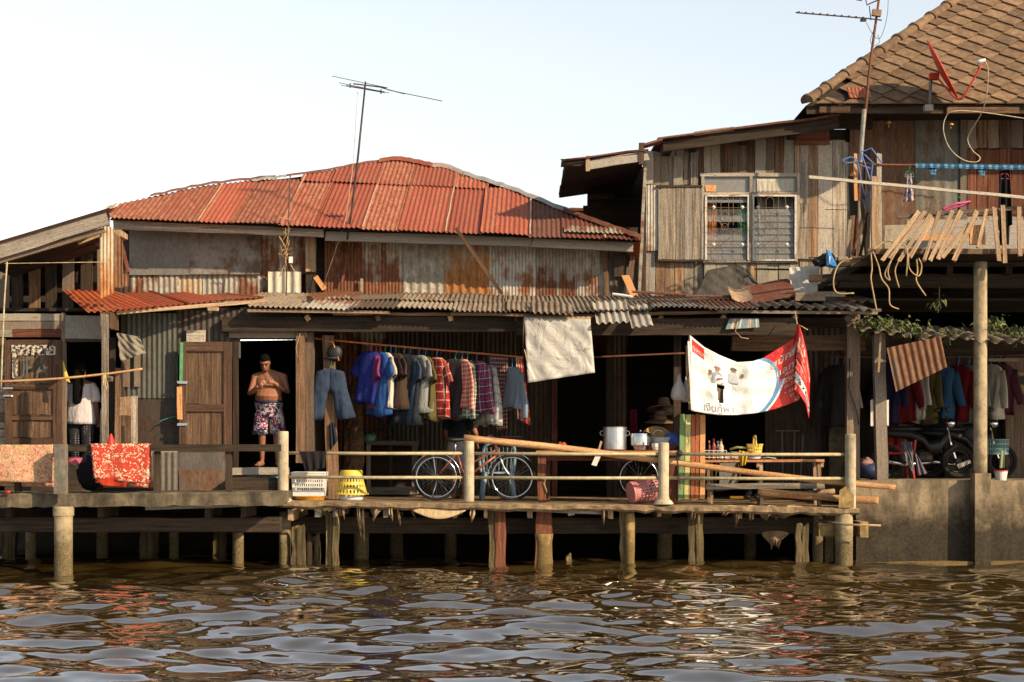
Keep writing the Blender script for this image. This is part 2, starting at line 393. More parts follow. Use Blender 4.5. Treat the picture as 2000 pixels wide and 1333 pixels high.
WHITE = plain('white_plastic', lin(226, 222, 214), .5, dirt=.1)
YELLOW = plain('yellow_plastic', lin(226, 194, 84), .5, dirt=.1)
ORANGEY = plain('amber_plastic', lin(226, 160, 40), .5, dirt=.1)
PINK = plain('pink_plastic', lin(206, 132, 128), .55, dirt=.1)
PINKB = plain('rose_basin_plastic', lin(210, 110, 130), .5, dirt=.1)
BLUEC = plain('pale_blue_plastic', lin(140, 168, 182), .5, dirt=.1)
BLUE = plain('blue_plastic', lin(44, 76, 160), .45, dirt=.1)
TEAL = plain('teal_plastic', lin(70, 140, 122), .5, dirt=.1)
REDP = plain('red_plastic', lin(196, 40, 34), .5, dirt=.12)
DISHRED = plain('red_dish_paint', lin(206, 62, 38), .5, 0, dirt=.12)
ROPE_M = plain('straw_rope', lin(196, 172, 128), .95)
STRAW = plain('straw', lin(190, 150, 96), .95)
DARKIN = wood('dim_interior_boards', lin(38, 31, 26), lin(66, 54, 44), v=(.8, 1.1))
MUD = concrete('river_mud', lin(50, 42, 32), lin(80, 66, 48), None, scale=1.2)

# ------------------------------------------------------------------ water: one sheet, dense in view, coarse far away
def axis_pts(lo, hi, a, b, d):
    xs = list(np.arange(a, b+1e-6, d)); s = d; x = b
    while x < hi: s *= 1.22; x += s; xs.append(x)
    s = d; x = a
    while x > lo: s *= 1.22; x -= s; xs.insert(0, x)
    return np.array(xs)
rng = np.random.RandomState(11)
gx = axis_pts(-400, 400, -8.6, 8.6, .034); gy = axis_pts(-500, 7.0, -13.0, 1.2, .030)
X, Y = np.meshgrid(gx, gy)
Z = np.zeros_like(X)
def waves(X, Y, lam, amp, ang, spread, k):
    out = 0
    for _ in range(k):
        th = R(ang)+rng.normal(0, R(spread)); l = lam*rng.uniform(.7, 1.4); ph = rng.uniform(0, 6.28)
        a = 2*math.pi/l*(X*math.cos(th)+Y*math.sin(th))+ph+.5*np.sin(X*.7/l+rng.uniform(0, 6))+.4*np.sin(Y*.9/l+rng.uniform(0, 6))
        s_ = np.sin(a); out = out+amp*l/lam*(s_+.18*np.sin(2*a+1.3))/math.sqrt(k)
    return out
Z += waves(X, Y, 3.2, .045, 74, 22, 4)
Z += waves(X, Y, 1.3, .022, 86, 18, 7)
Z += waves(X, Y, .54, .0165, 86, 20, 14)
Z += waves(X, Y, .25, .0036, 86, 30, 14)
fade = np.clip(1.25-np.maximum(np.abs(X)-8.6, 0)/5, 0, 1)*np.clip(1.0-np.maximum(-13-Y, 0)/8, 0, 1)*np.clip((3.2-Y)/3, .25, 1)
Z *= fade
nxp, nyp = len(gx), len(gy)
me = bpy.data.meshes.new('water')
vv = np.stack([X.ravel(), Y.ravel(), Z.ravel()], 1)
ii = np.arange((nyp-1)*(nxp-1)); ra, ca = ii//(nxp-1), ii % (nxp-1); a0 = ra*nxp+ca
ff = np.stack([a0, a0+1, a0+nxp+1, a0+nxp], 1)
me.vertices.add(len(vv)); me.vertices.foreach_set('co', vv.ravel().astype(np.float32))
me.loops.add(ff.size); me.loops.foreach_set('vertex_index', ff.ravel().astype(np.int32))
me.polygons.add(len(ff)); me.polygons.foreach_set('loop_start', (np.arange(len(ff))*4).astype(np.int32))
me.polygons.foreach_set('use_smooth', [True]*len(ff))
me.update(calc_edges=True); me.validate()
wm_ = Mat('brown_river_water', .03, 0, .5)
wm_.b.inputs['IOR'].default_value = 1.6; wm_.b.inputs['Coat Weight'].default_value = 1.0; wm_.b.inputs['Coat IOR'].default_value = 2.3; wm_.b.inputs['Coat Roughness'].default_value = .02
wf = wm_.noise(wm_.coords((.35, .9, 1), shift=False), 1.2, 3, .5)
wm_.color(wm_.mix(wf, lin(42, 33, 13), lin(62, 48, 20)))
wb = wm_.noise(wm_.coords((3.2, 9, 1), shift=False), 1.6, 3, .5)
wm_.bump(wb, .09, .010)
me.materials.append(wm_.m)
wo_ = bpy.data.objects.new('water', me); link(wo_, None, Matrix.Identity(4)); tag(wo_, 'rippled brown river water', None, kind='structure')

# ------------------------------------------------------------------ river bank and ground behind the houses
mb = MB()
bx = [-400, -40, -15, 0, 15, 40, 400]
prof = [(4.6, -.9), (6.2, -.2), (7.4, .35), (9.5, .9), (14, 1.15), (60, 1.3), (600, 1.3)]
mb.grid(lambda s, t: Vector((bx[round(s*6)], prof[round(t*6)][0], prof[round(t*6)][1])), 6, 6)
obj('ground', mb, MUD, None, Matrix.Identity(4), kind='structure', label='dark muddy river bank under the houses')

# ------------------------------------------------------------------ platform over the water
def deckz(px): return P(px, 978+(px-545)*.0125, -.1).z
plat = thing('jetty_platform', 'concrete edged platform on piles with bicycles and baskets on it', 'platform', P(1110, 985, 0))
mb = MB(); n = 60; rows = []
for i in range(n+1):
    px = 540+1135*i/n; x = P(px, 0, 0).x; z = deckz(px); e = rnd(-.02, .012); th = .105+rnd(-.02, .025)
    rows.append([Vector((x, 3.9, z-.10)), Vector((x, 3.9, z)), Vector((x, .2, z)), Vector((x, -.08+e, z-.004)), Vector((x, -.13+e, z-.02+rnd(-.006, .006))), Vector((x, -.125+e+rnd(-.012, .012), z-th*.7)), Vector((x, -.07+e, z-th)), Vector((x, .1, z-.09))])
mb.loft(rows)
obj('deck_slab', mb, C_SLAB, plat)
for (x0, y0, x1, y1, Y) in [(562, 995, 572, 1016, -.02), (615, 996, 626, 1010, .05), (650, 994, 660, 1012, .05), (748, 994, 757, 1010, .02), (945, 992, 952, 1012, .03), (1030, 994, 1040, 1012, .05), (1110, 994, 1122, 1008, .04), (1188, 994, 1198, 1014, .03), (1284, 995, 1292, 1010, .02), (1440, 996, 1450, 1014, .04), (1520, 996, 1530, 1012, .03), (885, 994, 893, 1012, .04)]:
    rp(x0, y0, x1, y1, Y, 1.6, W_PALE if random.random() < .5 else W_MIX, plat, 'joist', seg=2)
rp(556, 1012, 1640, 1043, .55, .22, W_DARK, plat, 'bearer_beam', seg=14, jit=.08)
lp(900, 992, 1175, 1002, 6, -.02, .05, W_GREY, plat, 'batten', seg=5)
lp(285, 994, 545, 984, 6, -.75, .05, W_GREY, plat, 'batten', seg=4)
def pile(px, w, y0, y1, Y, mat, kind='wood', parent=plat, name='pile', lean=0, **k):
    s = m_px(Y); r = w*s/2; top = P(px+lean, y0, Y+r); bot = P(px, y1, Y+r); bot.z = -.9
    if kind == 'wood':
        return plank(bot, top, w*s, w*s*.9, mat, parent, name, seg=9, jit=.16, rag=.05, bow=.012, **k)
    mb = MB(); pts = []; rs = []
    for i in range(13):
        t = i/12; pts.append(bot.lerp(top, t)); rs.append(r*(1+(rnd(-.1, .1) if kind == 'crust' else rnd(-.012, .012))))
    mb.tube(pts, rs, 14)
    return obj(name, mb, mat, parent, smooth=True, **k)
pile(557, 22, 1000, 1105, .25, C_PILE, 'round'); pile(576, 12, 1028, 1100, .05, W_WET); pile(588, 15, 1026, 1104, .02, W_WET)
pile(606, 10, 1045, 1100, .3, W_DARK); pile(619, 12, 1046, 1098, .4, W_WET); pile(643, 13, 1000, 1100, .15, W_WET); pile(656, 12, 1000, 1100, .08, W_WET)
pile(706, 30, 1000, 1095, 1.4, C_PILE, 'round'); pile(775, 26, 1000, 1085, 2.6, C_PILE, 'round')
pile(963, 16, 992, 1105, .12, W_WET); pile(977, 20, 992, 1106, .1, W_RED)
pile(1062, 30, 990, 1105, .12, W_RED); pile(1062, 36, 1043, 1110, .08, C_CRUST, 'crust')
pile(1218, 14, 992, 1105, .14, W_WET); pile(1230, 20, 1000, 1110, .06, C_CRUST, 'crust'); pile(1298, 30, 1000, 1095, 1.5, C_PILE, 'round')
pile(1352, 15, 1000, 1100, .12, W_WET); pile(1366, 14, 1003, 1103, .1, W_WET)
pile(1560, 11, 1026, 1110, -.25, W_WET); pile(1572, 12, 1027, 1110, -.25, W_WET); pile(1597, 20, 1000, 1105, .5, C_PILE, 'round')
pile(1112, 10, 1085, 1105, .3, W_WET); pile(1465, 24, 1000, 1090, 2.2, C_PILE, 'round'); pile(880, 24, 1000, 1085, 2.4, C_PILE, 'round')
box_px(1612, 1005, 1628, 1100, 1.0, .2, C_PILE, plat, 'pile'); box_px(1680, 1020, 1696, 1050, -.02, .5, C_CRUST, plat, 'beam_stub')
rp(1600, 1022, 1632, 1048, .1, .2, C_CRUST, plat, 'beam_stub')
# railing
rail = thing('railing', 'pale pipe railing along the edge of the platform', 'railing', P(1100, 980, -.02))
def rpost(px, w, y0, y1, Y, mat=C_POST, parent=rail, name='post', foot=True):
    s = m_px(Y); a, b = P(px, y1, Y), P(px, y0, Y); r = w*s/2
    mb = MB(); L = (b-a).length
    prof = [(r*1.9, -.02), (r*1.6, .02), (r*1.12, .05), (r, .09), (r*.99, L*.5), (r, L-.01), (r*.93, L)] if foot else [(r, 0), (r*1.01, L*.5), (r, L-.01), (r*.93, L)]
    mb.lathe(prof, a, 18)
    return obj(name, mb, mat, parent, smooth=False)
rpost(553, 21, 843, 978, -.03); rpost(916, 20, 862, 980, -.03, foot=False); rpost(1296, 21, 865, 982, -.03)
rpost(1661, 21, 848, 995, -.05, foot=False)
pile(1648, 35, 993, 1112, -.12, C_PILE, 'round', rail, 'pile')
mb = MB(); a = P(1650, 990, -.1)
mb.add([P(1638, 992, -.14), P(1668, 992, -.14), P(1668, 968, -.14), P(1652, 950, -.14), P(1640, 958, -.14), P(1638, 992, .05), P(1668, 992, .05), P(1668, 968, .05), P(1652, 950, .05), P(1640, 958, .05)], [(0, 1, 2, 3, 4), (9, 8, 7, 6, 5), (0, 5, 6, 1), (1, 6, 7, 2), (2, 7, 8, 3), (3, 8, 9, 4), (4, 9, 5, 0)])
obj('broken_footing', mb, C_CRUST, rail)
for (xa, ya, xb, yb) in [(556, 885, 906, 886), (926, 886, 1286, 887), (1306, 887, 1652, 888), (556, 932, 906, 933), (926, 933, 1286, 934), (1306, 934, 1652, 935)]:
    rope([(xa, ya, -.02), ((xa+xb)/2, (ya+yb)/2+.8, -.02), (xb, yb, -.02)], .024, PIPE, rail, 'rail', 8)
rope([(1324, 884, -.06), (1323, 900, -.07), (1325, 930, -.07), (1322, 975, -.07)], .012, BLACK, None, 'strap', label='black strap hanging from the top pipe of the railing', cat='strap')
mb = MB().ball(P(1327, 886, -.06), .05); obj('knot', mb, BLACK, bpy.data.objects['strap'])
# loose poles lying on the railing
def pole(pts, r, mat, label, cat='pole', name='wooden_pole', **k):
    p = [P(*q) for q in pts]; M = frame(p[0], p[-1]-p[0], FR); mb = MB(); q2 = smoothpts(p, 5); k_ = len(q2)
    rs = [((r[0]+(r[1]-r[0])*i/(k_-1)) if isinstance(r, tuple) else r)*rnd(.94, 1.06) for i in range(k_)]
    mb.tube(q2, rs, 10); return obj(name, mb, mat, None, M, smooth=True, label=label, cat=cat, **k)
pole([(906, 856, -.03), (1100, 876, .06), (1290, 900, .09), (1480, 925, .06), (1650, 944, .08), (1748, 952, .08)], (.052, .04), W_BAMB, 'long sawn pole slanting down across the railing posts')
pole([(1480, 962, .35), (1560, 968, .32), (1655, 975, .2), (1716, 978, .1)], .055, W_BAMB, 'pole lying on the deck with its end past the platform corner')
pole([(1465, 975, .5), (1530, 968, .5), (1630, 960, .5)], .04, W_PALE, 'split log lying on the deck under the bench')
rope([(1600, 1016, .3), (1650, 1025, -.4), (1720, 1027, -.4)], .015, W_PALE, None, 'stick', label='thin stick poking out behind the big corner pile', cat='stick')

# rags hanging under the platform edge
RAG = cloth('frayed_rag', lin(176, 148, 112), lin(206, 180, 140)); RAG2 = cloth('dark_rag', lin(112, 92, 70), lin(150, 124, 94))
def rag(px, py, w, h, Y, label, mat=RAG, skew=0, taper=.3):
    p = P(px, py, Y); s = m_px(Y); W, H = w*s, h*s; ph = rnd(0, 6); M = Matrix.Translation(p)
    def fn(u, v):
        ww = W*(1-(1-taper)*v**1.2)
        hh = H*v*(.72+.28*math.sin(u*17+ph)*math.sin(u*7.3+2*ph)); ww *= 1+.35*math.sin(v*5+ph)
        return p+Vector(((u-.5)*ww+skew*s*v, .03*math.sin(u*8+ph+v*2)+.015*math.sin(v*7), -hh+.02*math.sin(u*3.1)))
    obj('rag', MB().grid(fn, 10, 10), mat, None, M, smooth=True, solid=.004, label=label, cat='rag', group='rags under the platform edge')
LBL = 'frayed rag hanging in strips below the platform edge'
for a in [(585, 990, 50, 12), (632, 990, 40, 14), (700, 992, 7, 64), (709, 992, 5, 74), (738, 990, 22, 34), (762, 990, 12, 30), (803, 991, 9, 26), (905, 990, 20, 20), (925, 990, 11, 38), (1215, 990, 46, 12), (1355, 991, 16, 30), (1422, 990, 34, 22), (1440, 994, 10, 42), (1466, 990, 20, 32), (1505, 990, 22, 22), (1545, 990, 34, 10), (668, 994, 7, 26), (1365, 992, 5, 60), (776, 993, 5, 38), (1000, 990, 60, 9), (1130, 990, 50, 8), (1178, 992, 6, 44), (655, 994, 4, 36)]:
    rag(*a, rnd(-.1, .0), ('wide short rag frayed along the platform edge' if a[2] > 29 else 'long thin rag strip dangling below the platform edge' if a[3] > 40 or a[2] < 10 else 'torn triangular rag hanging below the platform edge'), random.choice([RAG, RAG, RAG2]), rnd(-8, 8), rnd(.15, .5))
rag(1515, 1040, 40, 38, .3, 'torn sacking hanging from the bearer beam above the water', RAG2, 0, .6); rag(1515, 996, 50, 24, .2, 'dark sacking flap behind the torn rags under platform', RAG2, 0, .8)
mb = MB()
def sagf(u, v):
    px = 805+105*u; sg = math.sin(math.pi*u)
    return P(px, 992+v*(6+16*sg)-2*sg*(1-v), -.08-.05*v*sg)
obj('sagging_cloth', mb.grid(sagf, 16, 6), RAG, smooth=True, solid=.004, label='pale cloth sagging in a swag under the platform edge', cat='cloth')

# ------------------------------------------------------------------ left ledge and its piles
ledge = thing('walkway', 'mossy timber walkway in front of the shack doors', 'walkway', P(270, 985, -1))
mb = MB(); rows = []
for i in range(41):
    px = -90+636*i/40; x = P(px, 0, -1).x; zt = P(0, 963-.006*(px-270), -1.0).z+rnd(-.006, .006); th = .185+rnd(-.012, .016); e = rnd(-.012, .012)
    rows.append([Vector((x, .75, zt-.1)), Vector((x, .75, zt)), Vector((x, -.98+e, zt)), Vector((x, -1.0+e, zt-.02)), Vector((x, -1.0+e, zt-th)), Vector((x, -.8, zt-th))])
mb.loft(rows); obj('ledge_beam', mb, C_LEFT, ledge)
rp(-90, 1012, 545, 1040, -.55, .24, W_DARK, ledge, 'bearer_beam', seg=10, jit=.07)
for px in (10, 190, 400, 470): rp(px, 990, px+10, 1012, -.7, .9, W_DARK, ledge, 'joist', seg=2)
LP = -1.25
s = m_px(LP); a = P(124, 1128, LP); a.z = -.9; zt = P(124, 990, LP).z+.9
mb = MB().lathe([(.125, 0), (.122, .9), (.122, zt-.16), (.128, zt-.13), (.14, zt-.12), (.14, zt-.02), (.125, zt), (.05, zt+.002)], a, 20); obj('pile', mb, C_PILE, ledge, smooth=False)
b = P(119, 965, LP+.02); mb = MB().box((b.x, b.y, (b.z+P(119, 868, LP).z)/2), (.15, .15, P(119, 868, LP).z-b.z)); obj('post', mb, C_LEFTP, ledge)
for (px, w, y0, Y) in [(465, 22, 1040, .3), (555, 20, 1045, .1), (60, 20, 1040, .9), (340, 18, 1040, 1.4), (200, 22, 1040, 2.0), (290, 30, 1040, 2.4), (20, 24, 1040, 2.6), (430, 24, 1040, 2.2)]:
    pile(px, w, y0, 1100, Y, C_PILE if w < 23 else W_WET, 'round' if w < 23 else 'wood', ledge)
rp(-90, 869, 547, 882, -.95, .07, W_DARK, ledge, 'handrail', seg=9)
for px in (28, 300, 440): rp(px, 882, px+12, 962, -.9, .06, W_DARK, ledge, 'baluster', seg=3)

# ------------------------------------------------------------------ quay wall on the right
quay = thing('quay_wall', 'stained concrete quay wall rising from the water beside the platform', 'wall', P(1830, 1100, .6))
mb = MB(); Mq = Matrix.Translation(P(1830, 1100, .6)); a = P(1672, 938, .6); b = P(2900, 938, .6)
def qf(u, v):
    x = a.x+(b.x-a.x)*u; z = a.z-(a.z+.9)*v
    return Vector((x, .6+.02*math.sin(x*3.1)*v+(.03 if v > .8 else 0)*-1, z+(.008*math.sin(x*5.7) if v == 0 else 0)))
mb.grid(qf, 60, 24); mb.box(((a.x+b.x)/2, 2.4, a.z-.15), (b.x-a.x, 3.5, .27)); mb.box((a.x+.05, 1.0, a.z/2-.45), (.1, .7, a.z+.86))
obj('wall_face', mb, C_WALL, quay, Mq, smooth=False)
rp(1672, 1098, 2880, 1108, .42, .25, C_CRUST, quay, 'footing', seg=20, jit=.2)
pz = P(1920, 925, .35); mb = MB().box((pz.x, .47, pz.z/2-.4), (.235, .24, pz.z+.8)); obj('buttress', mb, C_WALL, quay)
tz = P(1920, 512, .45); mb = MB(); mb.tube([Vector((pz.x, .48, pz.z+(tz.z-pz.z)*i/10)) for i in range(11)], [.098*rnd(.985, 1.015) for i in range(11)], 18); 
colm = obj('concrete_column', mb, C_PILE, None, smooth=True, label='tall round concrete column standing on the quay wall', cat='column')
# ================================================================== main house with the red corrugated roof
house = thing('tin_house', 'old house patched with rusty corrugated tin under a red hipped roof', 'house', P(740, 965, 3.6))
roof = part('roof', house)
C0 = Vector((0, CY, CZ))
def on_plane(px, py, O, n):
    d = P(px, py, 1.0)-C0
    return C0+d*((O-C0).dot(n)/d.dot(n))
EL, ER = P(212, 426, 2.2), P(1248, 470, 2.2)
ru = (ER-EL).normalized(); rv = Vector((0, 1, .485)); rv = (rv-ru*rv.dot(ru)).normalized(); rn = ru.cross(rv)
ridge_px = [(212, 405), (240, 396), (300, 383), (400, 363), (500, 351), (565, 345), (640, 335), (700, 323), (775, 313), (815, 320), (870, 323), (905, 338), (1000, 368), (1060, 392), (1140, 425), (1200, 447), (1252, 464)]
rp3 = [on_plane(x, y, EL, rn) for x, y in ridge_px]
ruv = sorted([((p-EL).dot(ru), (p-EL).dot(rv)) for p in rp3])
RU = [a for a, b in ruv]; RV = [b for a, b in ruv]
ridge_v = lambda u: float(np.interp(u, RU, RV))
vmid = (on_plane(760, 362, EL, rn)-EL).dot(rv)
breaks = [212, 306, 384, 452, 545, 612, 705, 778, 868, 940, 1033, 1100, 1180, 1250]
bu = [(P(x, 0, 2.2).x-EL.x)/ru.x for x in breaks]
SEAM = plain('bare_sheet_edge', lin(206, 170, 140), .6, 0, .3, .3)
for i in range(len(bu)-1):
    u0, u1 = bu[i]-.015, bu[i+1]+.03; W = u1-u0; off = rnd(-.02, .03)
    o = EL+ru*u0+rn*(.006*(i % 2))
    tall = ridge_v((u0+u1)/2) > vmid+.25
    sheet(o, ru, rv, W, 1, T_RED if i < 10 else T_RED3, roof, 'roof_sheet', top=lambda x: off, bot=lambda x: max(off+.01, min(vmid+.06, ridge_v(u0+x))), lip=.012, nv=8, bend=.013, pitch=.078, amp=.012)
    if i % 2 and ridge_v((u0+u1)/2) > .3:          # bare bright edge of an overlapping sheet
        ue = u1-.01; q0, q1 = EL+ru*ue+rn*.026+rv*off, EL+ru*ue+rn*.026+rv*(ridge_v(ue)-.05); plank(q0, q1, .022, .006, SEAM, roof, 'sheet_edge', n=rn, seg=6, jit=.35, bow=.006)
    if tall:
        o2 = o+rn*.02
        sheet(o2, ru, rv, W, 1, T_RED, roof, 'roof_sheet', top=lambda x: min(vmid-.03, ridge_v(u0+x)-.005), bot=lambda x: ridge_v(u0+x), lip=.012, nv=5, bend=.006, pitch=.078, amp=.012)
# a loose patch, flashings and hip capping
def strip(pts, dv, mat, name, off=.03, parent=roof, nn=24, wob=.012):
    q = [on_plane(x, y, EL, rn)+rn*off for x, y in pts]; L = smoothpts(q, 4)
    mb = MB(); k = len(L)-1
    mb.grid(lambda s, t: L[min(k, round(s*k))]-rv*(dv*t-.02)+rn*(wob*math.sin(s*37)+.02*math.sin(math.pi*t)), k, 4)
    return obj(name, mb, mat, parent, smooth=True)
T_RIDGE = tin('ridge_cap_tin', lin(118, 68, 52), lin(80, 48, 38), .5, lin(124, 84, 66), metal=0)
strip([(296, 384), (350, 372), (400, 362), (470, 353), (540, 346)], .15, T_RIDGE, 'ridge_cap', .03)
strip([(560, 345), (640, 334), (700, 322), (762, 313)], .13, T_RIDGE, 'ridge_cap', .03)
strip([(742, 315), (775, 311), (810, 316), (846, 324)], .28, T_RED, 'ridge_cap', .05)
T_HIP = tin('bare_grey_hip_tin', lin(150, 146, 140), lin(130, 100, 80), .2, lin(170, 150, 130), metal=.1)
strip([(842, 322), (872, 324), (905, 338), (905, 340)], .30, T_HIP, 'hip_cap', .035)
strip([(905, 338), (960, 355), (1000, 368), (1060, 392), (1145, 426)], .26, T_HIP, 'hip_cap', .035)
strip([(1100, 410), (1150, 428), (1200, 446), (1250, 463)], .26, T_RIDGE, 'hip_cap', .045)
strip([(498, 353), (530, 349), (560, 346)], .16, T_HIP, 'flashing', .03)
strip([(212, 407), (232, 400)], .28, T_HIP, 'flashing', .03)
o = on_plane(1102, 458, EL, rn)+rn*.05; sheet(o, ru, rv, .95, .3, T_RUSTY, roof, 'roof_patch', amp=.012)
o = on_plane(640, 424, EL, rn)+rn*.05; sheet(o, ru, rv, .32, .1, T_RED, roof, 'roof_patch', amp=.014)
mb = MB(); mb.grid(lambda s, t: rp3[round(s*16)]+Vector((0, 3.4*t, -1.75*t-.03)), 16, 3); obj('rear_slope', mb, T_RED, roof)
mb = MB(); mb.grid(lambda s, t: EL+ru*(s*(ER-EL).length)+rv*(.03+t*(ridge_v(s*(ER-EL).length)-.08))-rn*.05, 20, 2); obj('roof_lining', mb, DARKIN, roof)
lp(222, 437, 632, 452, 23, 2.42, .06, W_GREY, roof, 'eave_board', seg=8)
lp(636, 462, 1060, 474, 18, 2.5, .06, W_GREY, roof, 'eave_board', seg=8); lp(1040, 474, 1236, 484, 17, 2.46, .06, W_GREY, roof, 'eave_board', seg=4)
# upper wall
up = part('upper_wall', house, P(740, 570, 3.0))
UY = 3.0
for (x0, y0, x1, y1) in [(252, 446, 372, 537), (370, 450, 508, 536)]:
    o = P(x0, y0, UY-.08); sheet(o, (1, 0, 0), (0, 0, -1), (x1-x0)*m_px(UY), (y1-y0)*m_px(UY), T_FLAT, up, 'flat_sheet', amp=.0015, pitch=.5, bend=.015)
for (x0, y0, x1, y1, mt) in [(236, 444, 256, 580, T_DARK), (250, 533, 350, 595, T_RUSTY), (345, 535, 398, 595, T_ORNG), (396, 536, 470, 595, T_RUSTY), (465, 533, 530, 595, T_RUSTY), (505, 455, 560, 538, T_GALV), (556, 455, 600, 536, T_RUSTY)]:
    wsheet(x0, y0, x1, y1, UY-.02, mt, up, name='wall_sheet', pitch=.09, amp=.01)
wsheet(524, 531, 588, 572, UY-.12, tin('bright_corrugated_offcut', lin(206, 196, 176), lin(150, 110, 70), .2, metal=.1), up, name='wall_sheet', pitch=.15, amp=.022)
rp(597, 462, 616, 532, UY-.15, .1, W_PALE, up, 'stud', seg=4); rp(598, 530, 616, 578, UY-.1, .1, W_DARK, up, 'stud', seg=3)
T_FLAKE = tin('flaking_whitewashed_tin', lin(196, 188, 170), lin(120, 112, 100), .45, lin(170, 160, 140), metal=0, streak=(6, 6, 6))
for (x0, y0, x1, y1, yt2, mt, pi, am) in [(634, 456, 712, 580, 459, T_RUSTY, .055, .007), (708, 459, 787, 580, 462, T_RUSTY, .055, .007), (782, 462, 872, 582, 466, T_FLAKE, .14, .016), (868, 465, 957, 582, 469, T_ORNG, .14, .016), (953, 470, 1047, 584, 474, T_GALV, .055, .007), (1043, 474, 1127, 585, 478, T_RUSTY, .055, .007), (1123, 478, 1192, 585, 482, T_GALV, .055, .007), (1188, 483, 1246, 585, 486, T_DARK, .09, .008)]:
    wsheet(x0, y0, x1, y1, UY-rnd(0, .03), mt, up, ytop2=yt2, name='wall_sheet', pitch=pi, amp=am, bend=.008)
rp(1200, 500, 1222, 540, UY-.1, .03, W_DARK, up, 'patch_board'); lp(1180, 490, 1186, 582, 10, UY-.06, .04, W_BROWN, up, 'batten')
lp(616, 540, 634, 566, 10, UY-.1, .02, W_ORNG, up, 'loose_offcut', seg=2); lp(668, 552, 686, 472, 5, UY-.1, .03, W_RED, up, 'loose_batten', seg=3)
rp(704, 545, 709, 572, UY-.1, .02, W_CREAM, up, 'loose_batten', seg=2)
lp(890, 446, 980, 574, 7, 1.9, .04, W_BROWN, house, 'brace', Yb=2.7, seg=5)
lp(1222, 540, 1240, 580, 14, 2.8, .02, W_ORNG, up, 'loose_offcut', seg=3, rag=.05); lp(1236, 500, 1230, 560, 10, 2.85, .03, W_BROWN, up, 'loose_offcut', seg=3)
# inner shell that closes the house
shell = part('inner_shell', house, P(740, 900, 5))
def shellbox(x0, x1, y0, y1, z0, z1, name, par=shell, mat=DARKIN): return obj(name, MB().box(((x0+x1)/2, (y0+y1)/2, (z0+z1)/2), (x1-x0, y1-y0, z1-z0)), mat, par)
xl, xr = P(236, 0, 3).x, P(1246, 0, 3.1).x
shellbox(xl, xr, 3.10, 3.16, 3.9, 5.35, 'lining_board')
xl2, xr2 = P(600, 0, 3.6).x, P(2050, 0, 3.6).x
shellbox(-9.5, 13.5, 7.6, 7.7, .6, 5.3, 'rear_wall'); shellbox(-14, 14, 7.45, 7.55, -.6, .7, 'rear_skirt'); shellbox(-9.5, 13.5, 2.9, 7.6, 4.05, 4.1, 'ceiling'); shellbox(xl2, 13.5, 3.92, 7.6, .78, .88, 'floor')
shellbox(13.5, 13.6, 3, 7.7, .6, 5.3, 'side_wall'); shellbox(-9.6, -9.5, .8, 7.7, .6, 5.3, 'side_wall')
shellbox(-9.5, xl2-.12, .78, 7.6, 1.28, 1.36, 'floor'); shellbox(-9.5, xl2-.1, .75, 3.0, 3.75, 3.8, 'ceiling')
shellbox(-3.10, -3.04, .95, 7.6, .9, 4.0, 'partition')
# lower wall behind the platform
low = part('lower_wall', house, P(850, 965, 3.6))
LY = 3.6; x = 604
while x < 1082:
    w = rnd(44, 70); x1 = min(x+w, 1086)
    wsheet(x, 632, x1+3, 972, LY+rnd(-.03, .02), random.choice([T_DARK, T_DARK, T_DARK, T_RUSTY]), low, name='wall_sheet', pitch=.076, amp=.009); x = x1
rp(1078, 640, 1088, 970, LY-.08, .1, W_RED, low, 'door_post'); rp(1184, 640, 1200, 970, LY-.05, .1, W_DARK, low, 'door_post')
wsheet(1198, 632, 1224, 972, LY, T_DARK, low, name='wall_sheet')
x = 1498
while x < 1660:
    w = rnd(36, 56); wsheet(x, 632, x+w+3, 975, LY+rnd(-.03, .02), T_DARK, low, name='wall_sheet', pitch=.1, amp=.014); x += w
rp(1494, 640, 1504, 970, LY-.08, .1, W_DARK, low, 'door_post'); rp(1620, 830, 1652, 945, LY-.3, .06, C_LEFT, low, 'masonry_pier')
rp(610, 620, 1660, 640, LY-.1, .12, W_DARK, low, 'wall_plate', seg=10)
# awning of grey roofing over the platform
awn = part('awning', house, P(900, 600, .3))
T_GREYD = tin('dark_fibre_roofing', lin(112, 98, 82), lin(66, 54, 44), .55, lin(104, 86, 66), rough=.85, metal=0, streak=(5, 1.5, 5))
def slope_sheet(xa, ya, xb, yb, Yf, xc, yc, Yb, mat, par, name='roofing_sheet', W=None, **k):
    a, b = P(xa, ya, Yf), P(xb, yb, Yf); c = P(xc, yc, Yb)
    u = (b-a); W = u.length; u = u.normalized(); v = (c-a); v = (v-u*v.dot(u)); L = v.length
    return sheet(a, u, v, W, L, mat, par, name, **k)
yf = lambda x: float(np.interp(x, [480, 600, 800, 1000, 1150, 1180, 1300, 1500, 1720], [597, 600, 603, 607, 612, 606, 599, 601, 606]))
yb = lambda x: float(np.interp(x, [480, 700, 1000, 1300, 1720], [573, 573, 579, 578, 582]))
x = 482
while x < 1690:
    w = rnd(86, 112); x1 = min(x+w, 1706); big = x > 1390
    Yf = .25+rnd(-.06, .06); mt = random.choice([T_GREY, T_GREY, T_GREYD, T_RUSTY])
    dz = rnd(-2, 3)
    slope_sheet(x, yf(x)+dz, x1+8, yf(x1)+dz, Yf, x, (yf(x)*.45+yb(x)*.55)-2+dz*.5, 1.65, mt, awn, pitch=.155 if big else .075, amp=.026 if big else .015, bend=.02, nv=4)
    slope_sheet(x-3, (yf(x)*.52+yb(x)*.48)-3, x1+9, (yf(x1)*.52+yb(x1)*.48)-3, 1.5+rnd(-.1, .1), x, yb(x)-1, 2.98, mt, awn, pitch=.155 if big else .075, amp=.026 if big else .015, bend=.02, nv=4)
    x = x1
T_BRIGHT = tin('bright_patch_tin', lin(200, 190, 172), lin(130, 104, 80), .3, metal=.35, rough=.4)
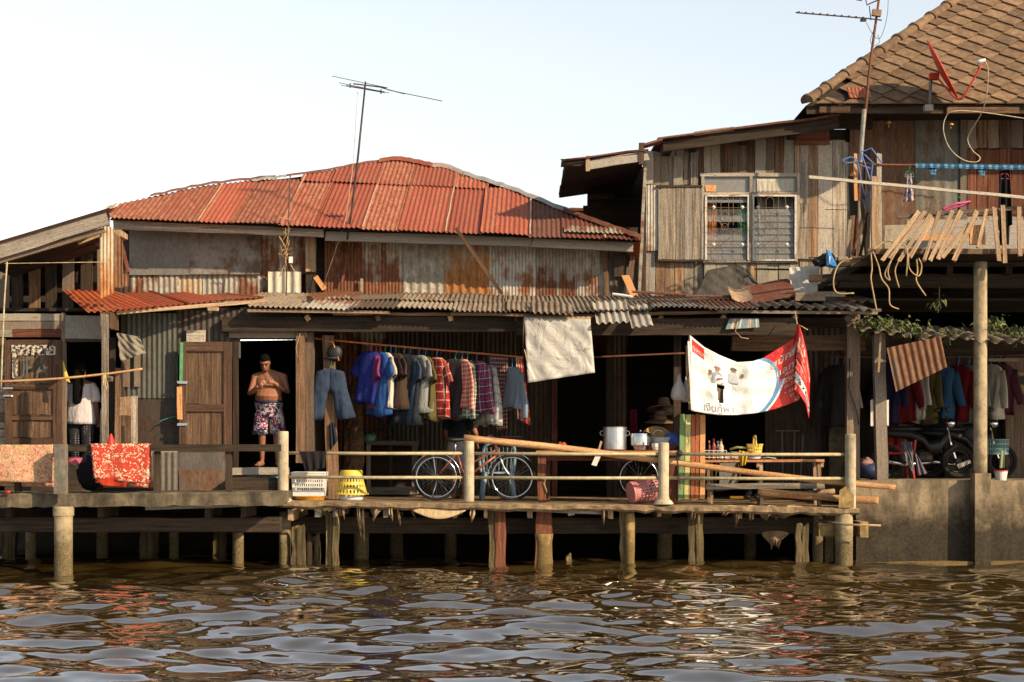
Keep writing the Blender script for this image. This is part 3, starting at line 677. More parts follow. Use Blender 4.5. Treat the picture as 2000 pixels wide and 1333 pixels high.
slope_sheet(1165, 632, 1232, 628, .02, 1172, 590, .7, T_BRIGHT, awn, 'roof_flap', pitch=.10, amp=.02)
slope_sheet(1234, 640, 1276, 634, .12, 1236, 598, .6, T_GALV, awn, 'roof_flap', pitch=.10, amp=.016)
slope_sheet(1040, 612, 1120, 615, .05, 1045, 590, .8, T_GREY, awn, 'roof_flap', pitch=.09, amp=.02)
for (xa, ya, xb, yb_, Ya) in [(484, 607, 760, 611, .35), (650, 613, 880, 615, .55), (880, 614, 1180, 618, .4), (1170, 616, 1420, 610, .45), (1400, 609, 1712, 612, .4)]:
    lp(xa, ya, xb, yb_, 5.5, Ya, .07, W_MIX if xa < 700 else W_BROWN, awn, 'purlin', seg=6)
for px in (600, 738, 880, 1010, 1155, 1290, 1412, 1552, 1655): lp(px, 622, px, 590, 9, .5, .08, W_BROWN if px % 4 else W_PALE, awn, 'rafter', Yb=2.9, seg=2)
rp(434, 619, 1020, 648, .55, .16, W_DARK, awn, 'lintel_beam', seg=10, jit=.06); rp(1010, 622, 1555, 655, .50, .16, W_DARK, awn, 'lintel_beam', seg=10, jit=.05)
rp(1430, 655, 1690, 685, 1.3, .14, W_BROWN, awn, 'lintel_beam', seg=6)
rp(1025, 618, 1155, 626, .28, .04, W_PALE, awn, 'batten', seg=4)
for (x0, x1, Y, mt) in [(592, 612, .72, W_BROWN), (578, 594, .62, W_BROWN)]: rp(x0, 650, x1, 905, Y, .13, mt, awn, 'post', seg=7, jit=.07)
lp(652, 978, 641, 656, 22, .95, .13, W_BROWN, awn, 'post', seg=7)
rp(1655, 610, 1680, 942, .9, .14, W_BROWN, awn, 'post', seg=7); lp(1722, 942, 1716, 650, 22, .75, .13, W_BROWN, awn, 'post', seg=7)
rp(1316, 640, 1330, 960, 1.0, .1, W_DARK, awn, 'post'); rp(1345, 640, 1354, 800, .7, .06, W_PALE, awn, 'post', seg=4)
# red tin awning over the left doors
awl = part('red_awning', house, P(340, 600, 0))
fx = [172, 236, 300, 366, 432, 512]; fy = [612, 607, 601, 595, 589, 582]; FY = [-.35, -.15, .1, .35, .6, .9]
for i in range(5):
    a = P(fx[i], fy[i], FY[i]); b = P(fx[i+1]+6, fy[i+1], FY[i+1]); c = P(fx[i]+(62 if i == 0 else 30), [562, 566, 568, 570, 572][i], 2.0+.15*i)
    u = b-a; W = u.length; u = u.normalized(); v = Vector((.02, c.y-a.y, c.z-a.z)); L = v.length; v = (v-u*v.dot(u)).normalized()
    sheet(a+Vector((0, 0, .01*(i % 2))), u, v, W, L, T_RED2, awl, 'roofing_sheet', pitch=.088, amp=.016, lip=.012, bend=.01)
lp(226, 612, 520, 588, 7, -.05, .06, W_PALE, awl, 'purlin', Yb=.8, seg=5); rp(405, 600, 425, 607, .3, .06, W_PALE, awl, 'batten')
rp(195, 610, 214, 640, -.4, .5, W_BROWN, awl, 'bracket', seg=2)
# middle facade: corrugated panel, door, doorway of the man
DY = .7
mid = part('front_wall', house, P(400, 960, DY))
T_GRN = tin('grey_green_tin', lin(88, 87, 77), lin(66, 54, 42), .35, metal=.1)
wsheet(240, 612, 348, 778, DY-.03, T_GRN, mid, name='wall_sheet', pitch=.076); wsheet(255, 772, 350, 965, DY-.01, T_DARK, mid, name='wall_sheet', pitch=.3, amp=.004)
wsheet(345, 606, 470, 700, DY+.02, T_DARK, mid, name='wall_sheet', pitch=.09); wsheet(470, 600, 604, 664, DY+.02, T_DARK, mid, name='wall_sheet')
rp(364, 645, 400, 668, DY-.06, .02, W_GREY, mid, 'patch_board')
for (x0, y0, x1, y1, mt) in [(224, 720, 236, 870, W_BROWN), (236, 612, 243, 870, W_DARK), (240, 700, 252, 756, W_BROWN), (262, 690, 273, 756, W_BROWN), (234, 775, 256, 812, W_MIX), (234, 812, 258, 872, W_BROWN), (256, 775, 268, 870, W_GREY)]:
    rp(x0, y0, x1, y1, DY-.08, .03, mt, mid, 'board', seg=3)
rp(290, 880, 346, 962, DY-.35, .03, W_GREY, mid, 'skirt_board'); T_SK = tin('dull_skirt_tin', lin(112, 104, 94), lin(78, 56, 42), .4, lin(118, 86, 62), metal=.1)
wsheet(296, 884, 348, 958, DY-.4, T_SK, mid, name='skirt_sheet', pitch=.09)
wsheet(348, 884, 444, 920, DY-.38, T_SK, mid, name='skirt_sheet', pitch=.6, amp=.003); wsheet(350, 918, 440, 958, DY-.4, T_SK, mid, name='skirt_sheet', pitch=.6, amp=.003)
rp(444, 914, 560, 928, DY-.3, .25, W_MIX, mid, 'step'); rp(440, 934, 562, 958, DY-.65, .3, W_DARK, mid, 'step', jit=.08); rp(452, 922, 480, 940, DY-.25, .1, W_RED, mid, 'step_riser'); rp(480, 924, 550, 938, DY-.2, .04, W_CREAM, mid, 'step_riser')
rp(455, 650, 464, 915, DY, .1, W_DARK, mid, 'door_post'); rp(448, 646, 600, 660, DY-.02, .1, W_BROWN, mid, 'door_lintel')
def panel_door(x0, y0, x1, y1, Y, par, mats, hinges=None, label=None):
    d = part('door', par, P((x0+x1)/2, y1, Y))
    if label: d['label'] = label
    w = x1-x0; h = y1-y0
    for (a, b) in ((x0, x0+w*.13), (x1-w*.15, x1)): rp(a, y0, b, y1, Y-.03, .05, mats[0], d, 'stile', jit=.02, bow=.001)
    ys = [y0, y0+h*.065, y0+h*.425, y0+h*.475, y0+h*.72, y0+h*.77, y1-h*.06, y1]
    for i in (0, 2, 4, 6): rp(x0+w*.12, ys[i], x1-w*.14, ys[i+1], Y-.026, .045, mats[0], d, 'rail', jit=.03, bow=.001)
    for i in (1, 3, 5):
        nb = 3
        for j in range(nb):
            a = x0+w*.12+w*.75*j/nb; rp(a, ys[i], a+w*.75/nb-.4, ys[i+1], Y+.002, .02, mats[1], d, 'panel', jit=.01, bow=.001, bias=.01)
    return d
d2 = panel_door(350, 668, 452, 955, DY-.2, mid, (W_DOOR, W_DOORP))
for py in (748, 830): rp(346, py-3, 366, py+2, DY-.25, .01, ALU, d2, 'hinge', seg=1)
rp(351, 670, 357, 745, DY-.24, .01, plain('green_tape', lin(90, 160, 110)), d2, 'edge_strip', seg=2); rp(346, 757, 356, 820, DY-.24, .03, W_ORNG, d2, 'edge_strip', seg=2)

# ================================================================== left shack
shack = thing('board_shack', 'brown board shack with a plank gable roof and an old panel door', 'house', P(60, 960, .7))
# gable verge and roof
rf = part('roof', shack, P(100, 480, -.2))
lp(-70, 512, 210, 424, 30, -.35, .05, W_GREY, rf, 'barge_board', seg=6); lp(-70, 532, 205, 450, 9, -.28, .05, W_BROWN, rf, 'barge_board', seg=6)
a, b = P(-70, 492, -.45), P(214, 405, -.45); u = (b-a).normalized()
cutl = lambda Yw: (b.x-(214-1000)*m_px(Yw))/u.x+.0
for i in range(5):
    o = a+Vector((0, .9*i, .012*(i % 2))); sheet(o, Vector((0, 1, 0)), -u, .95, .1, T_RIDGE, rf, 'roofing_sheet', top=lambda x: -(b-a).length+max(0, cutl(o.y+x)), bot=lambda x: 0, amp=.012, nv=6)
a2, b2 = a+Vector((0, .05, -.10)), b+Vector((0, .05, -.10))
for i in range(9): plank(a2+Vector((0, .25+.5*i, 0)), b2+Vector((0, .25+.5*i, 0))-u*max(0, cutl(.1+.5*i)+.1), .44, .02, W_DARK, rf, 'ceiling_board', n=Vector((0, 0, 1)))
lp(150, 472, 202, 452, 15, .2, .05, W_PALE, rf, 'collar_board', seg=3)
wsheet(195, 438, 224, 584, -.2, T_ORNG, rf, name='hanging_sheet', pitch=.05, amp=.006, ybot2=572, ytop2=446); wsheet(222, 452, 240, 562, -.1, T_BRN, rf, name='hanging_sheet', pitch=.05, amp=.006, ytop2=470)
wsheet(234, 535, 252, 560, -.05, T_BRN, rf, name='hanging_sheet', pitch=.05, amp=.006); lp(236, 470, 250, 530, 7, .3, .01, T_RIDGE, rf, 'torn_strip', seg=5, jit=.3, rag=.04)
rp(224, 450, 236, 462, .1, .4, W_PALE, rf, 'rafter_end', seg=1)
# recessed gable wall with upright boards and gaps
gw = part('gable_wall', shack, P(100, 615, 1.6))
for i, x in enumerate([-40, -4, 22, 56, 88, 122, 158, 190]): rp(x, 500-.25*x, x+22, 616, 1.7, .03, W_BROWN if i % 2 else W_DARK, gw, 'board', seg=3)
rp(-60, 552, 215, 562, 1.8, .05, W_DARK, gw, 'rail'); rp(-60, 520, 215, 578, 2.0, .03, DARKIN, gw, 'backing_board'); rp(90, 575, 215, 618, 2.0, .03, DARKIN, gw, 'backing_board')
SKYB = plain('pale_sheet_behind_gaps', lin(225, 225, 225), .8)
# siding, panel, door
fw = part('front_wall', shack, P(60, 960, DY))
for (x0, y0, x1, y1, mt) in [(-60, 613, 122, 628, W_CREAM), (-60, 628, 122, 644, W_BROWN), (24, 644, 122, 660, W_RED), (-60, 644, 25, 660, W_CREAM), (-60, 660, 10, 700, W_BROWN), (-60, 700, 10, 716, W_GREY), (-60, 716, 10, 735, W_CREAM), (-60, 735, 10, 760, W_BROWN), (-60, 760, 10, 782, W_GREY), (-60, 782, 10, 808, W_BROWN), (-60, 808, 10, 825, W_BROWN), (-60, 825, 9, 838, W_CREAM), (-60, 838, 9, 880, W_GREY)]:
    rp(x0, y0, x1, y1-1.2, DY-.03, .03, mt, fw, 'siding_board', bias=5)
rp(124, 617, 212, 662, DY-.05, .02, T_FLAT, fw, 'metal_panel', jit=.01); rp(120, 612, 127, 920, DY-.06, .1, W_BROWN, fw, 'door_post'); rp(118, 660, 215, 668, DY-.04, .08, W_DARK, fw, 'door_lintel')
d1 = panel_door(9, 664, 120, 868, DY-.12, fw, (W_DOOR, W_DOORP), label='worn brown door with faded painted letters and peeling white paint')
for py in (760, 775): rp(6, py-3, 24, py, DY-.17, .01, ALU, d1, 'hinge', seg=1)
m = Mat('peeling_white_paint', .9); f = m.noise(m.coords((1, 1, 1)), 22, 5, .7); m.color(lin(196, 186, 168))
tr = m.n('BsdfTransparent'); mx = m.n('MixShader', {0: m.ramp(f, [(.5, G1(0)), (.53, G1(1))]), 1: tr.outputs[0], 2: m.b.outputs[0]}); m.nt.links.new(mx.outputs[0], m.nt.nodes['Material Output'].inputs[0]); PEEL = m.m
rp(22, 674, 108, 694, DY-.178, .004, PEEL, d1, 'peeling_paint', jit=0, bow=0, rag=0, seg=1); rp(24, 694, 34, 740, DY-.178, .004, PEEL, d1, 'peeling_paint', jit=0, bow=0, rag=0, seg=1)
rp(9, 868, 122, 962, DY-.1, .04, W_DARK, fw, 'skirt_board')
lp(206, 872, 205, 615, 11, -.62, .08, W_GREY, shack, 'porch_post', seg=6); rp(195, 800, 203, 872, -.55, .06, W_CREAM, shack, 'porch_post', seg=3); rp(197, 735, 216, 745, -.66, .12, W_BROWN, shack, 'bracket', seg=1)
rp(214, 660, 226, 960, DY, .1, W_DARK, fw, 'door_post'); rp(124, 912, 222, 962, DY-.2, .06, W_DARK, fw, 'sill_board')
rp(180, 940, 300, 962, -.2, .05, W_DARK, fw, 'skirt_board')

# ================================================================== plank house above
ph = thing('plank_house', 'upper storey of patchwork grey and brown planks with a grilled window', 'house', P(1450, 575, 3.2))
PY = 3.2
pw = part('plank_wall', ph, P(1450, 575, PY))
ytop = lambda x: float(np.interp(x, [1262, 1290, 1450, 1660], [300, 284, 262, 236]))
def boards(xa, xb, y0f, y1f, Y=PY, mats=(W_MIX, W_GREY, W_MIX, W_BROWN, W_CREAM), wr=(13, 27), par=pw):
    x = xa
    while x < xb-4:
        w = min(rnd(*wr), xb-x); y0 = y0f(x) if callable(y0f) else y0f; y1 = y1f(x) if callable(y1f) else y1f
        rp(x+.4, y0+rnd(-1, 4), x+w-.4, y1+rnd(-3, 3), Y-rnd(0, .03), .025, random.choice(mats), par, 'plank', bias=.01, jit=.04)
        x += w
boards(1270, 1375, ytop, 364, mats=(W_MIX, W_CREAM, W_GREY, W_BROWN), wr=(12, 22)); boards(1375, 1562, ytop, 345, mats=(W_BROWN, W_MIX, W_BROWN, W_CREAM), wr=(12, 26))
boards(1562, 1580, ytop, 400); boards(1580, 1660, 275, 505, wr=(16, 30), mats=(W_GREY, W_GREY, W_MIX, W_CREAM)); boards(1562, 1582, 398, 575); boards(1268, 1290, 360, 480, wr=(10, 13), mats=(W_GREY, W_MIX))
boards(1268, 1375, 480, 578, wr=(12, 24), mats=(W_GREY, W_MIX)); boards(1375, 1560, 512, 580, wr=(12, 26), mats=(W_GREY, W_MIX, W_CREAM)); boards(1580, 1660, 500, 560, mats=(W_GREY,))
rp(1555, 250, 1620, 283, PY-.06, .02, W_RED, pw, 'patch_board'); rp(1316, 304, 1333, 362, PY-.06, .02, W_CREAM, pw, 'patch_board', bias=.01)
sh = part('shutter', pw)
for (x0, x1) in [(1291, 1320), (1320, 1337), (1337, 1352), (1352, 1369)]: rp(x0, 366, x1-.6, 507, PY-.1, .03, W_GREY, sh, 'board', jit=.015)
rp(1282, 362, 1372, 366, PY-.12, .05, W_DARK, sh, 'rail'); rp(1288, 507, 1374, 511, PY-.12, .05, W_DARK, sh, 'rail'); rp(1286, 370, 1292, 510, PY-.11, .04, W_CREAM, sh, 'stile')
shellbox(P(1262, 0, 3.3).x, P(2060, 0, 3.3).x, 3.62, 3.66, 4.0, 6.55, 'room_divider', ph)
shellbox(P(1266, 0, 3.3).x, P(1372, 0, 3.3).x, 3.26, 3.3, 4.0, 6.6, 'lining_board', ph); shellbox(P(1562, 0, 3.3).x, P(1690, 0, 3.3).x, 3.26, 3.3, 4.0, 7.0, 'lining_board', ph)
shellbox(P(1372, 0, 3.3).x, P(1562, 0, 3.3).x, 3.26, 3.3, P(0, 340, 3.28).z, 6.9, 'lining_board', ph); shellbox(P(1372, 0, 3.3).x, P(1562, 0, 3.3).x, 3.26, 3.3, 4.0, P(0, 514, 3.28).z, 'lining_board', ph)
# window
win = part('window', ph, P(1466, 511, PY-.05)); SASH = wood('flaking_white_sash', lin(120, 100, 84), lin(160, 140, 120), paint=lin(204, 196, 182), v=(.9, 1.1))
for (x0, y0, x1, y1) in [(1368, 338, 1563, 345), (1372, 376, 1560, 381), (1370, 508, 1560, 513), (1370, 342, 1376, 511), (1464, 345, 1470, 511), (1556, 342, 1562, 511)]: rp(x0, y0, x1, y1, PY-.07, .07, W_GREY, win, 'frame', jit=.02, bow=.001)
for (x0, y0, x1, y1) in [(1377, 381, 1463, 384), (1470, 381, 1556, 384), (1470, 507, 1556, 510), (1377, 384, 1381, 509), (1460, 384, 1463, 509), (1470, 384, 1473, 509), (1552, 384, 1556, 509)]: rp(x0, y0, x1, y1, PY-.09, .03, SASH, win, 'sash', jit=.15, bow=.001)
gm = Mat('dusty_glass', .12, 0, .5); gm.color(lin(150, 150, 148)); gm.b.inputs['Alpha'].default_value = .42; GLASS = gm.m
gm2 = Mat('clear_dusty_glass', .06, 0, .5); gm2.color(lin(150, 150, 148)); gm2.b.inputs['Alpha'].default_value = .12; GLASS2 = gm2.m
for x0, x1 in ((1376, 1464), (1470, 1556)): box_px(x0, 345, x1, 376, PY-.02, .006, plain('grey_transom_pane', lin(128, 124, 118), .25, 0, .5, .1, bump=0), win, 'transom_pane')
def louvre(x0, x1, y, h, mat):
    a, b = P(x0, y, PY-.03), P(x1, y, PY-.03); hh = h*m_px(PY)
    c = (a+b)/2; mb = MB().box((c.x, c.y, c.z-hh/2), (b.x-a.x, .006, hh*1.06), Matrix.Rotation(R(-14), 3, 'X')); obj('louvre_pane', mb, mat, win)
for i in range(10):
    y = 384+12.4*i; louvre(1381, 1460, y, 12.4, GLASS if i in (0, 3, 6, 7, 8, 9) else GLASS2) if i not in (1, 4) else None
    if i > 1: louvre(1473, 1552, y, 12.4, GLASS)
mb = MB(); gp = lambda pts: mb.tube([P(x, y, PY-.13) for x, y in pts], .0042, 4)
for ox in (0, 88):
    for x in (1398, 1432): gp([(x+ox, 384), (x+ox, 440)])
    for x in (1408, 1423): gp([(x+ox, 440), (x+ox, 390), (1415.5+ox, 384)]) if x == 1408 else gp([(x+ox, 440), (x+ox, 390), (1415.5+ox, 384)])
    for x in (1393, 1447): gp([(x+ox-2, 384), (x+ox, 400), (x+ox, 509)])
    for x in (1404, 1427): gp([(x+ox, 509), (x+ox, 475), (1415.5+ox, 466)])
    gp([(1415.5+ox, 411), (1432+ox, 428), (1415.5+ox, 445), (1399+ox, 428), (1415.5+ox, 411)]); gp([(1432+ox, 428), (1456+ox, 443), (1432+ox, 460), (1415.5+ox, 475), (1399+ox, 460), (1377+ox, 443), (1399+ox, 428)])
    gp([(1377+ox, 406), (1460+ox, 406)]); gp([(1377+ox, 478), (1460+ox, 478)])
    c = P(1415.5+ox, 443, PY-.13); mb.torus(c, .055, .006, n=16, m=4)
obj('grille', mb, plain('rusty_grille_paint', lin(150, 122, 96), .7), win)
mb = MB()
for ox in (0, 87):
    for x in (1394, 1450):
        for y in (405, 478):
            c = P(x+ox, y, PY-.15); s = .034; mb.add([c+Vector((-s, 0, 0)), c+Vector((0, 0, -s)), c+Vector((s, 0, 0)), c+Vector((0, 0, s)), c+Vector((0, -.02, 0)), c+Vector((0, .01, 0))], [(0, 1, 4), (1, 2, 4), (2, 3, 4), (3, 0, 4), (1, 0, 5), (2, 1, 5), (3, 2, 5), (0, 3, 5)])
obj('rosettes', mb, WHITE, win)
def drape(x0, x1, y0, y1, Y, mat, par, name='curtain', amp=.02, nw=5, **k):
    a, b, c = P(x0, y0, Y), P(x1, y0, Y), P(x0, y1, Y); M = Matrix.Translation(c); ph_ = rnd(0, 6)
    return obj(name, MB().grid(lambda s, t: a.lerp(b, s)+(c-a)*t+Vector((0, amp*math.sin(s*nw*6.28+ph_)*(.4+.6*t), 0)), 8*nw, 6), mat, par, M, smooth=True, solid=.004, **k)
drape(1376, 1400, 383, 509, PY+.16, cloth('orange_curtain', lin(206, 130, 64)), win); drape(1440, 1464, 383, 509, PY+.18, cloth('green_curtain', lin(20, 120, 84)), win)
drape(1480, 1550, 383, 509, PY+.2, cloth('grey_patterned_curtain', lin(168, 160, 150)), win); drape(1478, 1550, 350, 376, PY-.035, cloth('pale_slatted_paper', lin(196, 188, 170)), win, 'paper_strip', .004, 8); rp(1378, 362, 1398, 375, PY-.04, .006, W_ORNG, win, 'card')
rp(1495, 384, 1512, 470, PY+.15, .01, cloth('dark_garment_behind_glass', lin(60, 60, 60)), win, 'garment')
# roofs of the plank house
pr = part('roof', ph, P(1450, 250, 3))
a, b = P(1284, 270, 2.55), P(1640, 225, 2.55)
for i in range(6): plank(a+Vector((0, .4+.8*i, .01*(i % 2))), b+Vector((0, .4+.8*i, .01*(i % 2))), .85, .03, T_RIDGE, pr, 'roofing_sheet', n=Vector((0, 0, 1)), seg=6, bow=.02)
plank(a+Vector((.1, .1, -.12)), b+Vector((0, .1, -.12)), .16, .05, W_DARK, pr, 'barge_board', n=FR, seg=5); lp(1355, 262, 1432, 252, 8, 2.6, .03, W_GREY, pr, 'loose_board', seg=3)
for px in (1300, 1352, 1452, 1548): rp(px, ytop(px)-8, px+14, ytop(px)+12, 2.7, .5, W_DARK, pr, 'rafter_end', seg=1)
lp(1250, 288, 1292, 276, 4, 2.5, .3, T_RIDGE, pr, 'roofing_sheet', seg=3)
a, b = P(1104, 314, 2.2), P(1266, 292, 2.2)
for i in range(4):
    plank(a+Vector((0, .4+.8*i, 0)), b+Vector((0, .4+.8*i, 0)), .82, .025, T_RIDGE, pr, 'roofing_sheet', n=Vector((0, 0, 1)), seg=4, bow=.02); plank(a+Vector((0, .42+.8*i, -.05)), b+Vector((0, .42+.8*i, -.05)), .8, .02, DARKIN, pr, 'ceiling_board', n=Vector((0, 0, 1)), seg=2)
lp(1144, 324, 1266, 304, 18, 2.25, .06, W_GREY, pr, 'barge_board', seg=4); lp(1099, 319, 1152, 318, 14, 2.3, .1, W_DARK, pr, 'rafter_end', seg=4, rag=.05, jit=.15)
rp(1144, 305, 1152, 334, 2.2, .04, W_MIX, pr, 'bracket', seg=2); rp(1248, 278, 1258, 320, 2.2, .06, W_DARK, pr, 'bracket', seg=2)
for (x0, y0, x1, y1) in [(1135, 326, 1266, 352), (1142, 350, 1266, 378), (1150, 376, 1266, 404), (1140, 402, 1266, 432), (1158, 430, 1268, 470), (1170, 466, 1268, 520)]: rp(x0, y0, x1, y1, 5.0, .04, DARKIN, pr, 'gable_board', rag=.03)
lp(1152, 386, 1200, 382, 11, 4.8, .04, W_DARK, pr, 'gable_board'); rp(1112, 406, 1164, 412, 6.6, .1, W_RED, pr, 'fascia_board'); rp(1118, 412, 1165, 424, 6.7, .04, W_CREAM, pr, 'fascia_board')
lp(1248, 575, 1262, 300, 6, 2.9, .05, T_GALV, pw, 'corner_flashing', seg=6); rp(1256, 300, 1270, 578, PY-.03, .04, W_GREY, pw, 'corner_board', seg=6); rp(1262, 296, 1276, 360, PY-.09, .02, W_GREY, pw, 'corner_board', seg=3)
wsheet(1262, 362, 1286, 490, PY-.07, T_GALV, pw, name='corner_sheet', pitch=.05, amp=.006); rp(1240, 470, 1262, 580, 3.05, .1, W_DARK, pw, 'corner_board')

# ================================================================== tiled house with the balcony
th = thing('tiled_house', 'house with a steep diamond tiled roof and a broken balcony', 'house', P(1850, 510, 3.4))
tr_ = part('roof', th, P(1850, 205, 2.4))
TO = P(1580, 204, 2.3); tu = Vector((1, 0, 0)); tv = Vector((0, 1, 1.0)).normalized(); tn = tu.cross(tv)
ha, hb = on_plane(1578, 196, TO, tn), on_plane(1880, -8, TO, tn)
hau, hav = (ha-TO).dot(tu), (ha-TO).dot(tv); hbu, hbv = (hb-TO).dot(tu), (hb-TO).dot(tv)
hip_u = lambda v: hau+(hbu-hau)*(v-hav)/(hbv-hav)
dg = .435; hd = dg/2
def tile_mesh(half=False):
    mb = MB(); t0 = .056; e = hd*1.03
    if half:
        vs = [Vector((x, y, t0*(.5-y/(2*e))+z)) for z in (0, -.022) for x, y in ((-e, 0), (e, 0), (0, e))]
        return mb.add(vs, [(0, 1, 2), (5, 4, 3), (0, 3, 4, 1), (1, 4, 5, 2), (2, 5, 3, 0)])
    c = [(-e, 0), (0, -e), (e, 0), (0, e)]
    vs = [Vector((x, y, t0*(.5-y/(2*e)))) for x, y in c]+[Vector((x, y, t0*(.5-y/(2*e))-.022)) for x, y in c]
    mb.add(vs, [(0, 1, 2, 3), (7, 6, 5, 4), (0, 4, 5, 1), (1, 5, 6, 2), (2, 6, 7, 3), (3, 7, 4, 0)]); return mb
Mt = Matrix.Identity(4)
for i in range(3): Mt[i][0] = tu[i]; Mt[i][1] = tv[i]; Mt[i][2] = tn[i]
first = None; firsth = None; rowi = 0; v = .0
while v < 4.6:
    u = -.1+(hd if rowi % 2 else 0)
    while u < 4.9:
        if u > hip_u(v)+.06 and not (v < .45 and .42 < u < .62):
            M = Matrix.Translation(TO+tu*u+tv*v+tn*rnd(0, .006)) @ Mt @ Matrix.Rotation(rnd(-.035, .035), 4, 'Z') @ Matrix.Rotation(rnd(-.02, .02), 4, 'X')
            if rowi == 0:
                if firsth is None: firsth = obj('roof_tile', tile_mesh(True), C_TILE, tr_, Matrix.Identity(4)); firsth.matrix_basis = WM[tr_.name].inverted() @ M; WM[firsth.name] = M
                else: c = firsth.copy(); link(c, tr_, M)
            elif first is None:
                first = obj('roof_tile', tile_mesh(), C_TILE, tr_, Matrix.Identity(4)); first.matrix_basis = WM[tr_.name].inverted() @ M; WM[first.name] = M
            else: c = first.copy(); link(c, tr_, M)
        u += dg
    v += hd; rowi += 1
mb = MB(); mb.add([TO+tu*-.05-tn*.03, TO+tu*9-tn*.03, TO+tu*9+tv*4.7-tn*.03, TO+tu*hip_u(4.7)+tv*4.7-tn*.03], [(0, 1, 2, 3)]); obj('roof_deck', mb, W_DARK, tr_)
mb = MB(); q = [TO+tu*-.05-tn*.03, TO+tu*hip_u(4.7)+tv*4.7-tn*.03]; mb.add([q[0], q[1], q[1]+Vector((0, 3, 0)), q[0]+Vector((0, 6, 0))], [(0, 1, 2, 3)]); obj('side_slope', mb, C_TILE, tr_)
hl = (hb-ha); hn = 9; capd = hl.normalized()
for i in range(hn):          # half round hip caps, each with a raised lower rim
    a = ha+hl*(i/hn)-capd*.03; L = hl.length/hn+.06; up_ = (tn+Vector((-.5, .3, .3))).normalized(); sd = capd.cross(up_).normalized(); up_ = sd.cross(capd)
    rings = []
    for (t, r) in [(0, .128), (.045, .136), (.055, .112), (L, .10)]:
        rings.append([a+capd*t+sd*r*math.cos(R(g))+up_*r*math.sin(R(g))*.8 for g in range(-20, 201, 20)])
    mb = MB().loft(rings, cap=True, closed=False); obj('hip_cap', mb, C_TILE, tr_, smooth=False)
o = TO+tu*.66+tv*.12+tn*.05; sheet(o, tu, tv, .36, .3, T_RED, tr_, 'tin_patch', pitch=.06, amp=.01)
rp(1576, 206, 2060, 222, 2.38, .06, W_DARK, tr_, 'eave_board', seg=8); rp(1600, 208, 1660, 220, 2.33, .04, W_BROWN, tr_, 'eave_board'); rp(1850, 209, 1990, 221, 2.33, .04, W_BROWN, tr_, 'eave_board')
mb = MB(); a = P(1576, 214, 2.4); b = P(2700, 214, 2.4); mb.box(((a.x+b.x)/2, 3.1, a.z+.05), (b.x-a.x, 1.4, .03)); obj('soffit', mb, W_DARK, tr_)
TY = 3.4
tw = part('balcony_wall', th, P(1850, 500, TY)); T_BALA = tin('grey_balcony_tin', lin(128, 122, 110), lin(90, 72, 58), .35, metal=.1); T_BALB = tin('brown_balcony_tin', lin(120, 102, 88), lin(92, 64, 48), .55, lin(130, 98, 74), metal=.05)
for (x0, x1) in [(1688, 1742), (1740, 1790), (1788, 1842), (1840, 1888)]: wsheet(x0, 226, x1+3, 505, TY-rnd(0, .02), T_BALA if x0 > 1760 else T_BALB, tw, name='wall_sheet', pitch=.2, amp=.006)
rp(1876, 226, 1890, 505, TY-.05, .06, W_BROWN, tw, 'stud')
for (x0, x1) in [(1890, 1908), (1908, 1930), (1930, 1952), (1952, 1976), (1976, 2000), (2000, 2030)]:
    rp(x0, 226, x1-1, 290, TY-.04, .03, W_BROWN, tw, 'board'); rp(x0, 292, x1-1, 420, TY-.06, .03, W_RED, tw, 'board', bias=.1); rp(x0, 420, x1-1, 505, TY-.03, .03, W_GREY, tw, 'board')
rp(1660, 240, 1690, 505, PY-.05, .05, W_BROWN, tw, 'board'); rp(1690, 290, 1700, 505, PY-.1, .06, W_DARK, tw, 'stud')
bal = part('balcony', th, P(1850, 520, 1.2))
mb = MB(); a = P(1690, 505, 1.1); b = P(2700, 505, 1.1); mb.box(((a.x+b.x)/2, 1.85, a.z), (b.x-a.x, 3.3, .05)); obj('balcony_floor', mb, W_DARK, bal)
rp(1694, 486, 2060, 496, .18, .06, W_BROWN, bal, 'floor_edge', seg=8); rp(1640, 535, 2060, 562, 1.5, .16, W_DARK, bal, 'bearer_beam', seg=6); rp(1640, 512, 2060, 520, 1.25, .1, W_DARK, bal, 'joist_plate', seg=6); lp(1660, 520, 1770, 497, 8, 1.2, .05, W_DARK, bal, 'floor_edge', seg=4)
for px in (1735, 1790, 1850, 1905, 1965, 2020): rp(px, 505, px+12, 535, 1.3, 1.6, W_DARK, bal, 'joist', seg=1)
rp(1728, 440, 1770, 500, 1.6, .05, W_CREAM, bal, 'back_panel'); rp(1770, 430, 2060, 498, 2.4, .05, W_GREY, bal, 'back_panel'); lp(1752, 424, 2060, 402, 7, .22, .05, W_BROWN, bal, 'rail', seg=6)
lp(1580, 346, 2060, 392, 5.5, .08, .05, W_MIX, bal, 'rail', seg=8)
rp(1605, 222, 1705, 252, 3.05, .05, W_DARK, tw, 'board')
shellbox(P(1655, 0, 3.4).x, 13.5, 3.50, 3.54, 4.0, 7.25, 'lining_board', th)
for (xa, ya, xb, yb_, w) in [(1795, 413, 1723, 509, 8), (1807, 413, 1738, 506, 8), (1817, 420, 1756, 510, 7), (1822, 426, 1777, 503, 8), (1835, 412, 1805, 510, 7), (1861, 413, 1816, 509, 8), (1877, 413, 1831, 507, 9), (1893, 437, 1841, 503, 8), (1909, 412, 1863, 509, 9), (1927, 409, 1910, 484, 7), (1942, 406, 1951, 510, 8), (1958, 401, 1963, 514, 8), (1990, 404, 1992, 500, 8)]:
    lp(xa, ya, xb, yb_, w, .14, .025, W_PALE, bal, 'slat', Yb=.04, seg=3, rag=.015)
